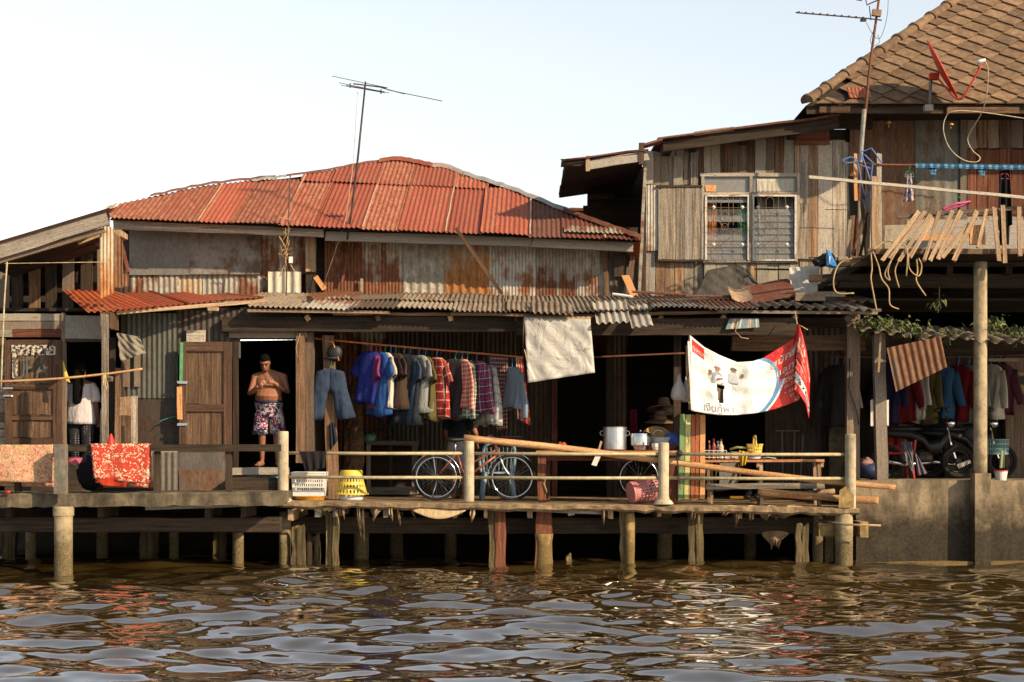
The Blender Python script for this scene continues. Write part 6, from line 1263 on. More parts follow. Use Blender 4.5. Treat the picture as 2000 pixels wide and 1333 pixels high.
sheet(P(1462, 586, 1.2), Vector((1, 0, 0)), Vector((0, .8, .35)), .75, .9, T_RIDGE, None, 'curved_tin', pitch=1.5, amp=.06, label='curved rust brown tin sheet bulging on the awning', cat='tin sheet'); sheet(P(1430, 584, 1.1), Vector((1, 0, 0)), Vector((0, .8, .35)), .32, .6, T_BRIGHT, None, 'curved_tin', pitch=.6, amp=.05, label='small bright folded tin beside the curved brown one', cat='tin sheet')
box_px(1554, 572, 1612, 588, 1.1, .4, W_MIX, None, 'planter_box', label='shallow box of scraps at the awning end', cat='box')
# ================================================================== fern roof and passage on the right
r = thing('fern_roof', 'low wavy roof sheets overgrown with ferns beside the column', 'roof', P(1840, 660, .6))
for (x0, x1, y0, y1, Yb) in [(1678, 1800, 644, 660, 1.7), (1796, 1905, 660, 664, 1.7), (1900, 2050, 668, 668, 1.7), (2046, 2250, 668, 668, 1.7), (2246, 2700, 668, 668, 1.7)]: slope_sheet(x0, y0, x1, y1, .35, x0, y0-22, Yb, T_GREY, r, pitch=.21, amp=.035, nv=4)
rp(1640, 660, 2060, 690, 1.9, .12, W_DARK, r, 'support_beam', seg=6); lp(1660, 612, 1720, 606, 6, .4, .05, W_BROWN, r, 'batten', seg=2); rp(1930, 700, 1990, 706, 1.5, .05, W_BROWN, r, 'batten', seg=2)
FERN = Mat('fern_green', .6, 0, .3); fr_ = FERN.noise(FERN.coords((1, 1, 1)), 6, 2); FERN.color(FERN.mix(FERN.ramp(fr_, [(.4, G1(0)), (.6, G1(1))]), lin(46, 64, 34), lin(104, 108, 60)))
for (px, py, w, n, lb) in [(1720, 632, 42, 330, 'dense clump of ferns spilling over the wavy roof edge'), (1770, 640, 40, 260, 'fern clump drooping above the hanging rusty sheet'), (1700, 628, 30, 130, 'small fern clump at the end of the wavy roof'), (1935, 628, 22, 150, 'leafy succulent growing beside the concrete column'), (1850, 650, 40, 110, 'sparse weeds growing in the roof valley'), (1990, 648, 30, 140, 'bushy weed growing on the far end of the wavy roof'), (1830, 590, 8, 24, 'tiny weed sprouting under the balcony')]:
    Y = .7; t = thing('fern', lb, 'plant', P(px, py+14, Y)); s = m_px(Y)*w*.42; leaves(P(px, py+2, Y), n, (s, .16, .055), .085, FERN.m, t, droop=.5)
sheet(P(1732, 680, .42), (1, 0, .12), (.30, 0, -.95), .79, .66, T_BRN, None, name='hanging_sheet', bot=lambda x: .66-.20*x/.79, pitch=.1, amp=.012, label='rust brown corrugated sheet hanging askew under the fern roof', cat='tin sheet')
o = bpy.data.objects['hanging_sheet.003'] if 'hanging_sheet.003' in bpy.data.objects else None
lp(1716, 728, 1720, 652, 4, .5, .02, W_PALE, None, 'stick', label='thin pale stick hanging beside the leaning post', cat='stick', seg=2)
r = thing('white_louvre', 'white slatted panel fixed behind the leaning post', 'panel', P(1718, 830, 1.0)); [rp(x, 782, x+4, 832, 1.0, .02, WHITE, r, 'slat', seg=1) for x in (1700, 1705, 1727, 1732)]
# back wall of the passage
pas = thing('passage_wall', 'dim board and concrete wall at the back of the quay passage', 'wall', P(1850, 940, 3.5))
x = 1655
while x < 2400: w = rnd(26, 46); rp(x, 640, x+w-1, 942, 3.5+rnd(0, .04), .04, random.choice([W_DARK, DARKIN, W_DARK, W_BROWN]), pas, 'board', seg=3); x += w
rp(1846, 840, 1908, 940, 3.35, .05, C_LEFT, pas, 'render_patch'); rp(1755, 820, 1772, 900, 3.35, .05, W_CREAM, pas, 'board'); rp(1964, 700, 2000, 940, 3.3, .1, W_BROWN, pas, 'board')
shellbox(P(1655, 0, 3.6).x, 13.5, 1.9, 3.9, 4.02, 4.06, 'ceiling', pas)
mz = P(0, 938, .9).z
def motorbike(px, Y, label):
    r = thing('motorbike', label, 'motorbike', (P(px, 0, Y).x, Y, mz)); o = Vector((P(px, 0, Y).x, Y, mz)); V = lambda x, z, y=0: o+Vector((x, y, z))
    for cx in (-.58, .58):
        w = part('wheel', r, V(cx, .27)); obj('tyre', MB().torus(V(cx, .27), .23, .045, n=30, m=8), RUBBER, w, smooth=True); obj('rim', MB().torus(V(cx, .27), .175, .02, n=30, m=6), STEEL, w, smooth=True); obj('hub', MB().tube([V(cx, .27, -.06), V(cx, .27, .06)], .05, 10), STEEL, w)
    mb = MB(); rings = []
    for (x, z, w, h) in [(-.75, .74, .05, .03), (-.5, .72, .10, .07), (-.2, .70, .12, .08), (0, .62, .11, .08), (.12, .48, .10, .10), (.28, .52, .10, .12), (.42, .68, .07, .10)]: rings.append([V(x, z+h*math.sin(a), w*math.cos(a)) for a in [2*math.pi*j/10 for j in range(10)]])
    mb.loft(rings); obj('body', mb, BLACK, r, smooth=True)
    obj('fork', MB().tube([V(.40, .86), V(.48, .58, .06), V(.58, .27, .06)], .024, 7), CHROME, r); obj('handlebar', MB().tube(smoothpts([V(.30, .98, -.30), V(.38, .95, -.12), V(.38, .95, .12), V(.30, .98, .30)], 4), .014, 7), STEEL, r); obj('headlamp', MB().ball(V(.46, .88), .085, 12, 8), CHROME, r, smooth=True); obj('engine', MB().ball(V(0, .33), .15, 10, 7, (1.3, .8, .9)), STEEL, r); obj('exhaust', MB().tube([V(.1, .25, -.13), V(-.3, .22, -.15), V(-.75, .30, -.15)], [.025, .03, .045], 8), CHROME, r, smooth=True); obj('seat', MB().ball(V(-.32, .79), .1, 12, 7, (3.2, 1.1, .5)), BLACK, r, smooth=True)
    mb = MB()
    for s in (-1, 1): mb.tube([V(.36, .95, s*.25), V(.34, 1.08, s*.28)], .006, 5); mb.ball(V(.34, 1.1, s*.29), .05, 9, 6, (1, .4, .7))
    obj('mirrors', mb, STEEL, r, smooth=True)
motorbike(1800, 2.5, 'dark motorbike with a grey cloth thrown over its handlebar'); motorbike(1885, 2.8, 'black motorbike with a striped rag on it behind the column')
uvdrape((P(1760, 862, 2.2), P(1782, 864, 2.15), P(1786, 930, 2.15), P(1764, 895, 2.1)), cloth('grey_jacket', lin(96, 94, 104), lin(130, 126, 130)), 'grey_cloth', 'grey cloth draped over the motorbike handlebar', 'cloth', .03, 2, wr=.02); uvdrape((P(1785, 880, 2.2), P(1798, 900, 2.2), P(1812, 925, 2.2), P(1792, 930, 2.2)), cloth('mauve_jacket', lin(110, 100, 112)), 'mauve_cloth', 'mauve grey cloth hanging beside the motorbike seat', 'cloth', .02, 2)
STR = plaid('black_white_stripe', lin(210, 205, 200), [(.12, 0, .5, lin(24, 24, 30), 1)], []); uvdrape((P(1868, 908, 2.3), P(1895, 898, 2.3), P(1897, 904, 2.2), P(1872, 916, 2.2)), STR, 'striped_rag', 'black and white striped rag on the motorbike', 'cloth', .01, 2, (1, .3))
r = thing('red_chair', 'red plastic armchair in the dim passage', 'chair', P(1752, 938, 2.6)); o = P(1752, 0, 2.6); o.z = mz; V = lambda x, y, z: o+Vector((x, y, z))
obj('seat', MB().box(V(0, 0, .40), (.44, .42, .03)), REDP, r); mb = MB().grid(lambda s, t: V(-.23+.46*s, .18+.1*t, .42+.42*t), 8, 4, lambda s, t: int(s*8) % 3 == 1 and .2 < t < .8); obj('backrest', mb, REDP, r, solid=.02)
for s in (-1, 1):
    for q in (-1, 1): obj('leg', MB().tube([V(s*.19, q*.17, .40), V(s*.22, q*.2, 0)], .022, 7), REDP, r)
    obj('armrest', MB().tube([V(s*.23, .22, .62), V(s*.25, -.18, .60), V(s*.22, -.2, .4)], .02, 7), REDP, r)
for (px, py, rr, mt, lb) in [(1700, 920, .16, plain('navy_bag', lin(44, 60, 96)), 'navy blue bag slumped against the wooden post'), (1692, 905, .10, plain('pinkish_bag', lin(150, 110, 104)), 'pinkish bundle on top of the navy bag'), (1716, 925, .12, plain('dusty_blue_bag', lin(60, 90, 130)), 'dusty blue bag beside the leaning post')]:
    mb = MB().ball(P(px, py, 1.4), rr, 12, 8, (1.2, .9, .8)); [v.__iadd__(Vector((rnd(-.02, .02), rnd(-.02, .02), rnd(-.02, .02)))) for v in mb.v]; obj('cloth_bundle', mb, mt, None, smooth=True, label=lb, cat='bag')
uvdrape((P(1868, 845, 2.9), P(1880, 848, 2.9), P(1878, 892, 2.9), P(1862, 896, 2.9)), cloth('pink_towel', lin(176, 140, 130)), 'pink_towel', 'pinkish towel hanging on the passage wall', 'towel', .02, 2); mb = MB().ball(P(1896, 850, 2.9), .2, 12, 8, (1, .6, 1.0)); obj('black_bag', mb, BLACK, None, smooth=True, label='round black bag hung on the passage wall', cat='bag')
o = P(1950, 888, 2.2); r = thing('wall_basket', 'pale teal wire basket hung on the passage wall', 'basket', o); mb = MB().grid(lambda s, t: o+Vector((-.17+.34*s, -.1*math.sin(math.pi*s), .23*t)), 24, 9, lambda s, t: int(s*24) % 2 == 1 and int(t*9) % 3 != 0); obj('basket_wall', mb, plain('pale_teal', lin(130, 166, 162)), r, solid=.006); obj('rim', MB().tube([o+Vector((-.17+.34*k/12, -.1*math.sin(math.pi*k/12), .235)) for k in range(13)], .01, 6), plain('pale_teal_rim', lin(130, 166, 162)), r)
uvdrape((P(1955, 880, 2.1), P(1963, 882, 2.1), P(1962, 915, 2.1), P(1951, 915, 2.1)), cloth('pale_green_rag', lin(140, 150, 120)), 'green_rag', 'pale green rag hanging from the wall basket', 'cloth', .02, 1)
o = P(1955, 0, .75); o.z = P(0, 938, .6).z-.014; r = thing('bucket', 'white bucket with a red rim on the quay wall', 'bucket', o); obj('bucket_body', MB().lathe([(0, .004), (.075, 0), (.098, .155), (.09, .155), (.07, .01), (0, .01)], o, 22), WHITE, r, smooth=False); obj('rim', MB().torus(o+Vector((0, 0, .152)), .1, .008, Vector((0, 0, 1)), 26, 6), REDP, r, smooth=True)
r = thing('meter_box', 'yellowish meter box on the passage wall', 'box', P(1990, 768, 3.2)); box_px(1982, 728, 2010, 768, 3.2, .08, plain('yellowed_box', lin(176, 150, 90)), r, 'casing'); box_px(1990, 735, 2004, 752, 3.17, .03, BLACK, r, 'dial')
rope([(1835, 560, 1.4), (1834, 590, 1.4), (1838, 600, 1.4), (1832, 612, 1.4), (1834, 590, 1.4)], .006, ROPE_M, None, 'hanging_loop', label='loop of cord hanging under the balcony', cat='cord')
rope([(1660, 700, .88), (1658, 760, .86), (1672, 800, .86), (1678, 830, .86)], .008, BLACK, None, 'black_cable', label='black cable running down the wooden post', cat='cable')
# ================================================================== left side small things
pole([(-40, 747, -.75), (100, 741, -.76), (205, 731, -.76), (278, 721, -.75)], .016, W_BAMB, 'thin bamboo pole tied across the porch post', 'pole', 'bamboo_pole'); pole([(14, 512, -.6), (8, 600, -.6), (2, 760, -.6)], .012, PIPE, 'thin pale upright pole in front of the board shack', 'pole', 'thin_pole')
r = thing('straw_tie', 'straw tie knotted where the bamboo pole crosses the post', 'tie', P(204, 745, -.78)); mb = MB()
for k in range(9): mb.tube([P(203+rnd(-3, 3), 732, -.79), P(206+rnd(-5, 6), rnd(748, 762), -.8)], .005, 4)
obj('strands', mb, ROPE_M, r); rope([(213, 512, -.3), (10, 515, -.55), (14, 540, -.55)], .004, ROPE_M, r, 'string')
uvdrape((P(122, 706, .3), P(124, 706, .3), P(137, 748, .25), P(124, 742, .25)), cloth('yellow_pennant', lin(206, 176, 84)), 'yellow_pennant', 'small faded yellow pennant beside the doorway', 'flag', .01, 1, nu=6, nv=6)
uvdrape((P(228, 650, .35), P(272, 658, .35), P(284, 690, .3), P(236, 706, .3)), cloth('grey_canvas', lin(120, 112, 100), lin(150, 140, 124)), 'canvas_bag', 'grey canvas bag hanging beside the corrugated panel', 'bag', .03, 1.3, wr=.02)
r = thing('pink_basin', 'pink plastic basin on the walkway behind the rail', 'basin', P(144, 908, -.5)); obj('basin_body', MB().lathe([(0, 0), (.10, 0), (.135, .10), (.15, .105), (.13, .1), (.09, .012), (0, .012)], P(144, 908, -.5), 24), PINKB, r, smooth=False); rp(120, 909, 160, 916, -.55, .3, W_GREY, r, 'board')
mb = MB().ball(P(176, 922, -.45), .22, 14, 10, (.85, .8, 1.2)); [v.__iadd__(Vector((rnd(-.015, .015), rnd(-.015, .015), rnd(-.015, .015)))) for v in mb.v]; obj('dark_bundle', mb, floral('black_speckled_cloth', lin(34, 32, 38), [lin(70, 68, 78)], 30), None, smooth=True, label='black speckled bundle beside the pink basin', cat='bundle')
mb = MB().lathe([(.06, 0), (.05, .05), (.012, .15), (0, .155)], P(217, 869, -.85), 14); obj('red_cone', mb, REDP, None, label='small red cone standing on the walkway rail', cat='cone')
r = thing('sandals', 'pair of black sandals on the doorstep', 'sandals', P(520, 938, .3))
for dx in (0, 16): mb = MB().ball(P(510+dx*1.3, 937, .35), .05, 10, 6, (1.4, 1, .25)); mb.torus(P(510+dx*1.3, 935, .35), .04, .008, Vector((1, .3, 0)), 12, 5, 0, 180); obj('sandal', mb, BLACK, r)
mb = MB().ball(P(538, 934, .3), .08, 12, 8, (1, 1, .7)); obj('helmet', mb, plain('navy_shell', lin(30, 40, 60), .3), None, smooth=True, label='dark rounded helmet on the doorstep beside the sandals', cat='helmet')
tm = Mat('glowing_tube', .4); tm.b.inputs['Emission Color'].default_value = (1, .98, .92, 1); tm.b.inputs['Emission Strength'].default_value = 2.0  # emissive tube stands in for the bright strip over the doorway
r = thing('bright_strip', 'glowing white tube above the doorway', 'glow_bar', P(525, 664, 1.2)); obj('tube', MB().tube([P(466, 664, 1.2), P(582, 662, 1.2)], .016, 8), tm.m, r, smooth=True); obj('batten', MB().box(P(524, 659, 1.22), (.95, .03, .03)), WHITE, r)
rope([(586, 652, .55), (578, 680, .55), (582, 700, .55)], .004, ROPE_M, None, 'door_string', label='thin string hanging in the doorway', cat='string')
rope([(305, 832, .6), (315, 822, .6), (335, 815, .6), (346, 815, .6)], .008, TEAL, None, 'green_hose', label='short green hose lying against the wall beside the door', cat='hose')
rope([(10, 962, -1.05), (20, 961, -1.05)], .02, REDP, None, 'red_scrap', label='red scrap lying on the mossy ledge', cat='scrap')
r = thing('coffee_bag', 'blue and cream plastic bag pinned on the lintel above the banner', 'bag', P(1450, 645, .44)); uvdrape((P(1424, 623, .46), P(1482, 622, .46), P(1483, 640, .44), P(1416, 644, .44)), plaid('printed_bag', lin(120, 140, 150), [(.5, .3, .5, lin(206, 170, 130), .9), (.5, .78, .9, lin(206, 190, 160), .9)], []), 'bag_face', None, None, .01, 1, par=r); rope([(1442, 625, .42), (1436, 648, .41), (1448, 660, .4), (1462, 662, .4)], .006, ROPE_M, r, 'tie')
# ================================================================== people
def skin_mat(name, c):
    m = Mat(name, .55, 0, .35); f = m.noise(m.coords((1, 1, 1)), 7, 3); m.color(m.mix(f, tuple(q*.8 for q in c[:3])+(1,), c)); m.b.inputs['Subsurface Weight'].default_value = .08; m.b.inputs['Subsurface Radius'].default_value = (.02, .008, .004); return m.m
HAIR = plain('black_hair', lin(17, 14, 13), .95, 0, .08)
def ell(z, cx, cy, a, b, n=18, p=1.0): return [Vector((cx+a*math.cos(2*math.pi*j/n), cy+b*math.sin(2*math.pi*j/n), z)) for j in range(n)]
def body_mesh(arms, legs, head, torso, s=1.0):
    mb = MB(); mb.loft([ell(*t) for t in torso])
    hx, hy, hz, tilt = head
    Mh = Matrix.Translation((hx, hy, hz)) @ Matrix.Rotation(R(tilt), 4, 'X')
    rings = []
    for (z, a, b, dy) in [(-.125, .025, .03, -.03), (-.115, .045, .055, -.03), (-.08, .062, .08, -.02), (-.03, .072, .092, -.005), (.03, .076, .098, 0), (.08, .07, .09, .004), (.115, .045, .06, .006), (.13, .015, .02, .006)]: rings.append([Mh @ p for p in ell(z, 0, dy, a, b)])
    mb.loft(rings); nose = [Mh @ Vector(p) for p in [(0, -.09, .02), (0, -.112, -.015), (0, -.112, -.03), (0, -.09, -.04)]]; mb.tube(nose, [.008, .014, .017, .012], 7)
    mb.ball(Mh @ Vector((0, -.094, -.066)), .022, 8, 6, (1.2, .7, .5)); mb.ball(Mh @ Vector((0, -.08, .035)), .05, 9, 6, (1.2, .5, .3))
    for sg in (-1, 1): mb.ball(Mh @ Vector((sg*.076, .01, -.005)), .026, 8, 6, (.4, .7, 1.1))
    mb.tube([(torso[-1][1], torso[-1][2], torso[-1][0]-.05), Mh @ Vector((0, .02, -.09))], [.062, .052], 12)
    for (sh, el, wr, hd, curl) in arms:
        sh, el, wr, hd = map(Vector, (sh, el, wr, hd)); mb.tube([sh, sh.lerp(el, .35), el, el.lerp(wr, .3), wr], [.058, .05, .040, .041, .028], 12)
        mb.ball(sh+Vector((0, 0, -.005)), .064, 12, 8); nk = Vector((torso[-1][1], torso[-1][2], torso[-1][0]-.005)); mb.tube([nk, nk.lerp(sh, .6)+Vector((0, 0, .004)), sh+Vector((0, 0, .012))], [.05, .05, .048], 10)
        d = (hd-wr).normalized(); side = d.cross(Vector((0, 1, .2))).normalized(); nrm = side.cross(d); L = (hd-wr).length
        mb.tube([wr-d*.01, wr.lerp(hd, .5), hd], [.028, .042, .038], 10, flat=.45)
        for k in range(4):
            b0 = hd+side*(-.03+.02*k); ln = [.06, .07, .066, .052][k]; c1 = (d*math.cos(curl)+nrm*math.sin(curl)).normalized(); c2 = (d*math.cos(2*curl)+nrm*math.sin(2*curl)).normalized(); mb.tube([b0-d*.02, b0+c1*ln*.55, b0+c1*ln*.55+c2*ln*.5], [.0095, .0088, .0075], 6)
        b0 = wr.lerp(hd, .35)-side*.03; mb.tube([b0, b0+(d*.6-side*.8).normalized()*.04, b0+(d*.9-side*.5).normalized()*.07], [.012, .0105, .008], 6)
    for (hp, kn, an, toe) in legs:
        hp, kn, an, toe = map(Vector, (hp, kn, an, toe)); mb.tube([hp, hp.lerp(kn, .5), kn, kn.lerp(an, .3)+Vector((0, .015, 0)), kn.lerp(an, .75), an], [.092, .075, .055, .056, .040, .036], 14)
        heel = Vector((an.x, an.y+.04, .032)); mb.tube([heel, Vector((an.x, an.y-.02, .045)), an.lerp(toe, .6).xy.to_3d()+Vector((0, 0, .034)), Vector((toe.x, toe.y, .022))], [.034, .042, .044, .034], 10); fd = (toe-an); fd.z = 0; fd.normalize(); fs = Vector((-fd.y, fd.x, 0))
        for k in range(5): mb.ball(Vector((toe.x, toe.y, .016))+fs*(-.036+.018*k)+fd*(.026-.004*abs(k-2)), .013 if k else .015, 6, 5)
    return mb
def person(name, label, px, py, Y, arms, legs, head, torso, skin, rot=0.0, s=1.0):
    r = thing(name, label, 'person', P(px, py, Y)); M = WM[r.name] @ Matrix.Rotation(R(rot), 4, 'Z') @ Matrix.Scale(s, 4)
    mb = body_mesh(arms, legs, head, torso); mb.v = [M @ v for v in mb.v]
    o = obj('body', mb, skin, r, M, smooth=True)
    md = o.modifiers.new('skin', 'REMESH'); md.mode = 'VOXEL'; md.voxel_size = .0075; md.use_smooth_shade = True
    md = o.modifiers.new('smooth', 'SMOOTH'); md.factor = .5; md.iterations = 4
    return r, M
def eyes(r, M, head):
    Mh = M @ Matrix.Translation(head[:3]) @ Matrix.Rotation(R(head[3]), 4, 'X'); mb = MB()
    for sg in (-1, 1): mb.ball(Mh @ Vector((sg*.031, -.088, .012)), .011, 8, 6); mb.tube([Mh @ Vector((sg*.05, -.088, .034)), Mh @ Vector((sg*.032, -.098, .04)), Mh @ Vector((sg*.014, -.096, .034))], .005, 5)
    obj('eyes_and_brows', mb, HAIR, r)
def hair_cap(r, M, head, back=0.0, scale=1.0):
    Mh = M @ Matrix.Translation(head[:3]) @ Matrix.Rotation(R(head[3]), 4, 'X'); rings = []
    for (z, a, b, dy) in [(-.06, .066, .05, .052), (-.02, .076, .07, .042), (.03, .080, .082, .028), (.055, .079, .09, .018), (.08, .074, .096, .004), (.105, .062, .08, .004), (.125, .042, .056, .006), (.137, .016, .02, .006)]: rings.append([Mh @ p for p in ell(z, 0, dy, a*scale, b*scale)])
    obj('hair', MB().loft(rings), HAIR, r, smooth=True)
def torso_of(b=0.0, w=1.0): return [(.80, 0, 0, .15*w, .10), (.88, 0, 0, .172*w, .125), (.97, 0, -.01-b*.3, .178*w, .135+b*.5), (1.06, 0, -.015-b*.6, .172*w, .135+b*.6), (1.15, 0, -.01-b*.3, .165*w, .125+b*.3), (1.25, 0, 0, .178*w, .122), (1.33, 0, .008, .182*w, .112), (1.39, 0, .015, .16*w, .09), (1.43, 0, .015, .09*w, .065)]
# man in the doorway, head bowed, hands together at his chest
hd_ = (-.05, -.085, 1.565, 34); sk = skin_mat('brown_skin', lin(150, 98, 72))
arms = [((-.215, .01, 1.35), (-.285, -.07, 1.09), (-.13, -.23, 1.20), (-.07, -.26, 1.24), .5), ((.215, .01, 1.35), (.285, -.06, 1.12), (.10, -.23, 1.26), (.03, -.25, 1.28), .35)]
legs = [((-.095, 0, .84), (-.105, -.02, .46), (-.11, .02, .085), (-.15, -.15, 0)), ((.095, 0, .84), (.115, -.01, .46), (.125, .03, .085), (.17, -.13, 0))]
man, Mm = person('person', 'shirtless man in patterned shorts standing in the doorway with bowed head', 526, 911, 1.05, arms, legs, hd_, torso_of(.11, 1.17), sk); eyes(man, Mm, hd_); hair_cap(man, Mm, hd_, scale=1.04)
FLS = floral('red_white_blue_print', lin(44, 48, 78), [lin(200, 190, 190), lin(176, 50, 60), lin(206, 200, 200)], 5.5, th=.30)
mb = MB(); n = 24; rings = []; uvs = []
for (z, a, b, cy) in [(.985, .216, .205, -.038), (.93, .216, .195, -.028), (.86, .20, .15, -.005), (.79, .208, .145, 0), (.74, .21, .14, 0)]:
    rings.append([Mm @ Vector((a*math.cos(2*math.pi*j/n), cy+b*math.sin(2*math.pi*j/n), z)) for j in range(n)]); uvs += [(j/n*1.2, 1-z) for j in range(n)]
mb.loft(rings, cap=False, uvs=uvs)
for sg in (-1, 1):
    rings = []; uvs = []
    for i in range(7):
        t = i/6; z = .80-.32*t; rings.append([Mm @ Vector((sg*(.105+.03*t)+(.108+.012*t)*math.cos(2*math.pi*j/n), .0+(.128-.008*t)*math.sin(2*math.pi*j/n)+.006*math.sin(5*6.28*j/n+i), z)) for j in range(n)]); uvs += [(j/n*.8+sg, 1-z) for j in range(n)]
    mb.loft(rings, cap=False, uvs=uvs)
obj('shorts', mb, FLS, man, Mm, smooth=True, solid=.005)
obj('waistband', MB().loft([[Mm @ p for p in ell(z, 0, -.035, a, b, 24)] for z, a, b in [(.955, .222, .212), (.99, .218, .208)]], cap=False), plain('navy_band', lin(30, 34, 60)), man, smooth=True, solid=.006)
# woman seen from behind in the left doorway
hd_ = (.0, .0, 1.50, 6); sk2 = skin_mat('tan_skin', lin(124, 84, 64))
arms = [((-.175, 0, 1.27), (-.235, .02, 1.0), (-.245, -.04, .78), (-.24, -.07, .71), .25), ((.175, 0, 1.27), (.235, .02, 1.0), (.24, -.04, .78), (.235, -.07, .71), .25)]
legs = [((-.09, 0, .80), (-.09, -.01, .43), (-.09, .02, .08), (-.11, -.15, 0)), ((.09, 0, .80), (.09, -.01, .43), (.09, .02, .08), (.11, -.15, 0))]
tor = [(z*.95-.01, x, y, a*.98, b) for z, x, y, a, b in torso_of(.02)]
wom, Mw = person('person', 'woman with long black hair in a white t-shirt standing with her back turned', 158, 918, 1.05, arms, legs, hd_, tor, sk2, 176); hair_cap(wom, Mw, hd_, scale=1.06)
mb = MB(); pts = [(0, .075, 1.58), (0, .105, 1.46), (0, .125, 1.32), (.0, .14, 1.16), (.01, .14, 1.03), (.01, .135, .99)]; mb.tube([Mw @ Vector(p) for p in smoothpts(pts, 3)], [.055, .058, .06, .06, .06, .058, .056, .055, .054, .053, .05, .048, .045, .04, .03, .02], 12, flat=1.45); obj('long_hair', mb, HAIR, wom, smooth=True)
WSH = cloth('white_jersey', lin(196, 184, 184), lin(214, 204, 202)); mb = MB(); n = 26; rings = []
for i, (z, a, b) in enumerate([(1.345, .075, .07), (1.325, .12, .09), (1.29, .185, .105), (1.22, .20, .125), (1.10, .195, .132), (.98, .20, .14), (.86, .215, .15), (.74, .225, .158), (.69, .228, .158)]): rings.append([Mw @ Vector((a*math.cos(2*math.pi*j/n), b*math.sin(2*math.pi*j/n)+(.01*math.sin(6*6.28*j/n+i*.7) if i > 3 else 0), z)) for j in range(n)])
mb.loft(rings, cap=False)
for sg in (-1, 1): mb.tube([Mw @ Vector(p) for p in [(sg*.15, 0, 1.285), (sg*.20, .005, 1.2), (sg*.232, .015, 1.08), (sg*.24, .018, 1.02)]], [.07, .078, .078, .08], 14, cap=False)
obj('t_shirt', mb, WSH, wom, smooth=True, solid=.005)
DOTS = Mat('dotted_black_cloth', .9); dv = DOTS.n('TexVoronoi', {'Vector': DOTS.coords((1, 1, 1)), 'Scale': 28.0, 'Randomness': .15}).outputs['Distance']; DOTS.color(DOTS.mix(DOTS.ramp(dv, [(.22, G1(1)), (.28, G1(0))]), lin(30, 29, 34), lin(130, 126, 130)))
mb = MB(); mb.loft([[Mw @ p for p in ell(z, 0, 0, a, b, 24)] for z, a, b in [(.90, .18, .135), (.80, .19, .14), (.70, .185, .13)]], cap=False)
for sg in (-1, 1): mb.tube([Mw @ Vector((sg*.095, 0, .76)), Mw @ Vector((sg*.10, 0, .45)), Mw @ Vector((sg*.10, .02, .12))], [.105, .088, .075], 16, cap=False)
obj('trousers', mb, DOTS.m, wom, smooth=True, solid=.005)
# person behind the bicycle, mostly hidden by the washing
hd_ = (0, -.02, 1.50, 10); arms = [((-.18, 0, 1.27), (-.27, -.03, 1.02), (-.22, -.16, .86), (-.19, -.21, .83), .3), ((.18, 0, 1.27), (.27, -.03, 1.02), (.24, -.14, .84), (.22, -.19, .80), .3)]
z_ = deckz(895); o = P(898, 0, 1.75); pyy = 880+(CZ-z_-.002)/m_px(1.75)
pb, Mb_ = person('person', 'person in grey shorts standing behind the bicycle, hidden by the washing', 898, pyy, 1.75, arms, legs, hd_, tor, sk, 150); hair_cap(pb, Mb_, hd_)
mb = MB(); mb.loft([[Mb_ @ p for p in ell(z, 0, 0, a, b, 24)] for z, a, b in [(1.34, .08, .07), (1.29, .18, .11), (1.1, .19, .13), (.9, .20, .15), (.84, .2, .15)]], cap=False); [mb.tube([Mb_ @ Vector(p) for p in [(sg*.15, 0, 1.28), (sg*.21, 0, 1.18), (sg*.245, 0, 1.09)]], [.07, .075, .076], 12, cap=False) for sg in (-1, 1)]; obj('t_shirt', mb, CHAR, pb, smooth=True, solid=.005)
mb = MB(); mb.loft([[Mb_ @ p for p in ell(z, 0, 0, a, b, 24)] for z, a, b in [(.94, .19, .15), (.82, .205, .16), (.72, .205, .155)]], cap=False); [mb.tube([Mb_ @ Vector((sg*.1, 0, .78)), Mb_ @ Vector((sg*.115, 0, .62)), Mb_ @ Vector((sg*.12, 0, .46))], [.11, .112, .115], 14, cap=False) for sg in (-1, 1)]; obj('shorts', mb, cloth('grey_short_cloth', lin(150, 144, 144), lin(176, 170, 168)), pb, smooth=True, solid=.005)
# ================================================================== banner with lettering
bn = thing('vinyl_banner', 'torn white and red vinyl banner with lettering tied under the awning', 'banner', P(1460, 812, .05))
bt_x = [1347, 1375, 1405, 1440, 1470, 1490, 1515, 1535, 1550, 1557, 1560, 1568, 1576, 1582]; bt_y = [655, 678, 694, 708, 706, 700, 684, 672, 662, 634, 632, 656, 690, 735]
bb_x = [1352, 1378, 1405, 1440, 1470, 1490, 1515, 1535, 1550, 1562, 1549, 1562, 1574, 1580]; bb_y = [803, 808, 811, 811, 808, 805, 799, 792, 786, 781, 762, 772, 790, 818]
bY = [.02, .06, .02, .07, .03, .08, .04, .09, .05, .10, -.06, -.10, -.05, -.02]
bu_ = [0, .12, .25, .40, .53, .61, .70, .775, .83, .87, .885, .93, .965, 1.0]
def bsurf(u, v):
    tx, ty, bx_, by_ = (float(np.interp(u, bu_, q)) for q in (bt_x, bt_y, bb_x, bb_y)); Y = float(np.interp(u, bu_, bY)) if u > .86 else sum(float(np.interp(u+d_, bu_, bY)) for d_ in (-.05, -.03, 0, .03, .05))/5 if u < .80 else float(np.interp(u, bu_, bY))
    x = tx+(bx_-tx)*v; y = ty+(by_-ty)*v
    Y += .014*math.sin(u*26+v*4)*math.sin(v*5+u*7)+.012*math.sin(v*19-u*9)*(1-abs(2*v-1))+.02*math.sin(math.pi*v)*math.sin(u*5)
    return P(x, y, Y)
m = Mat('banner_print', .45, 0, .4); uv = m.n('SeparateXYZ', {0: m.n('TexCoord').outputs['UV']}); U, V_ = uv.outputs[0], uv.outputs[1]
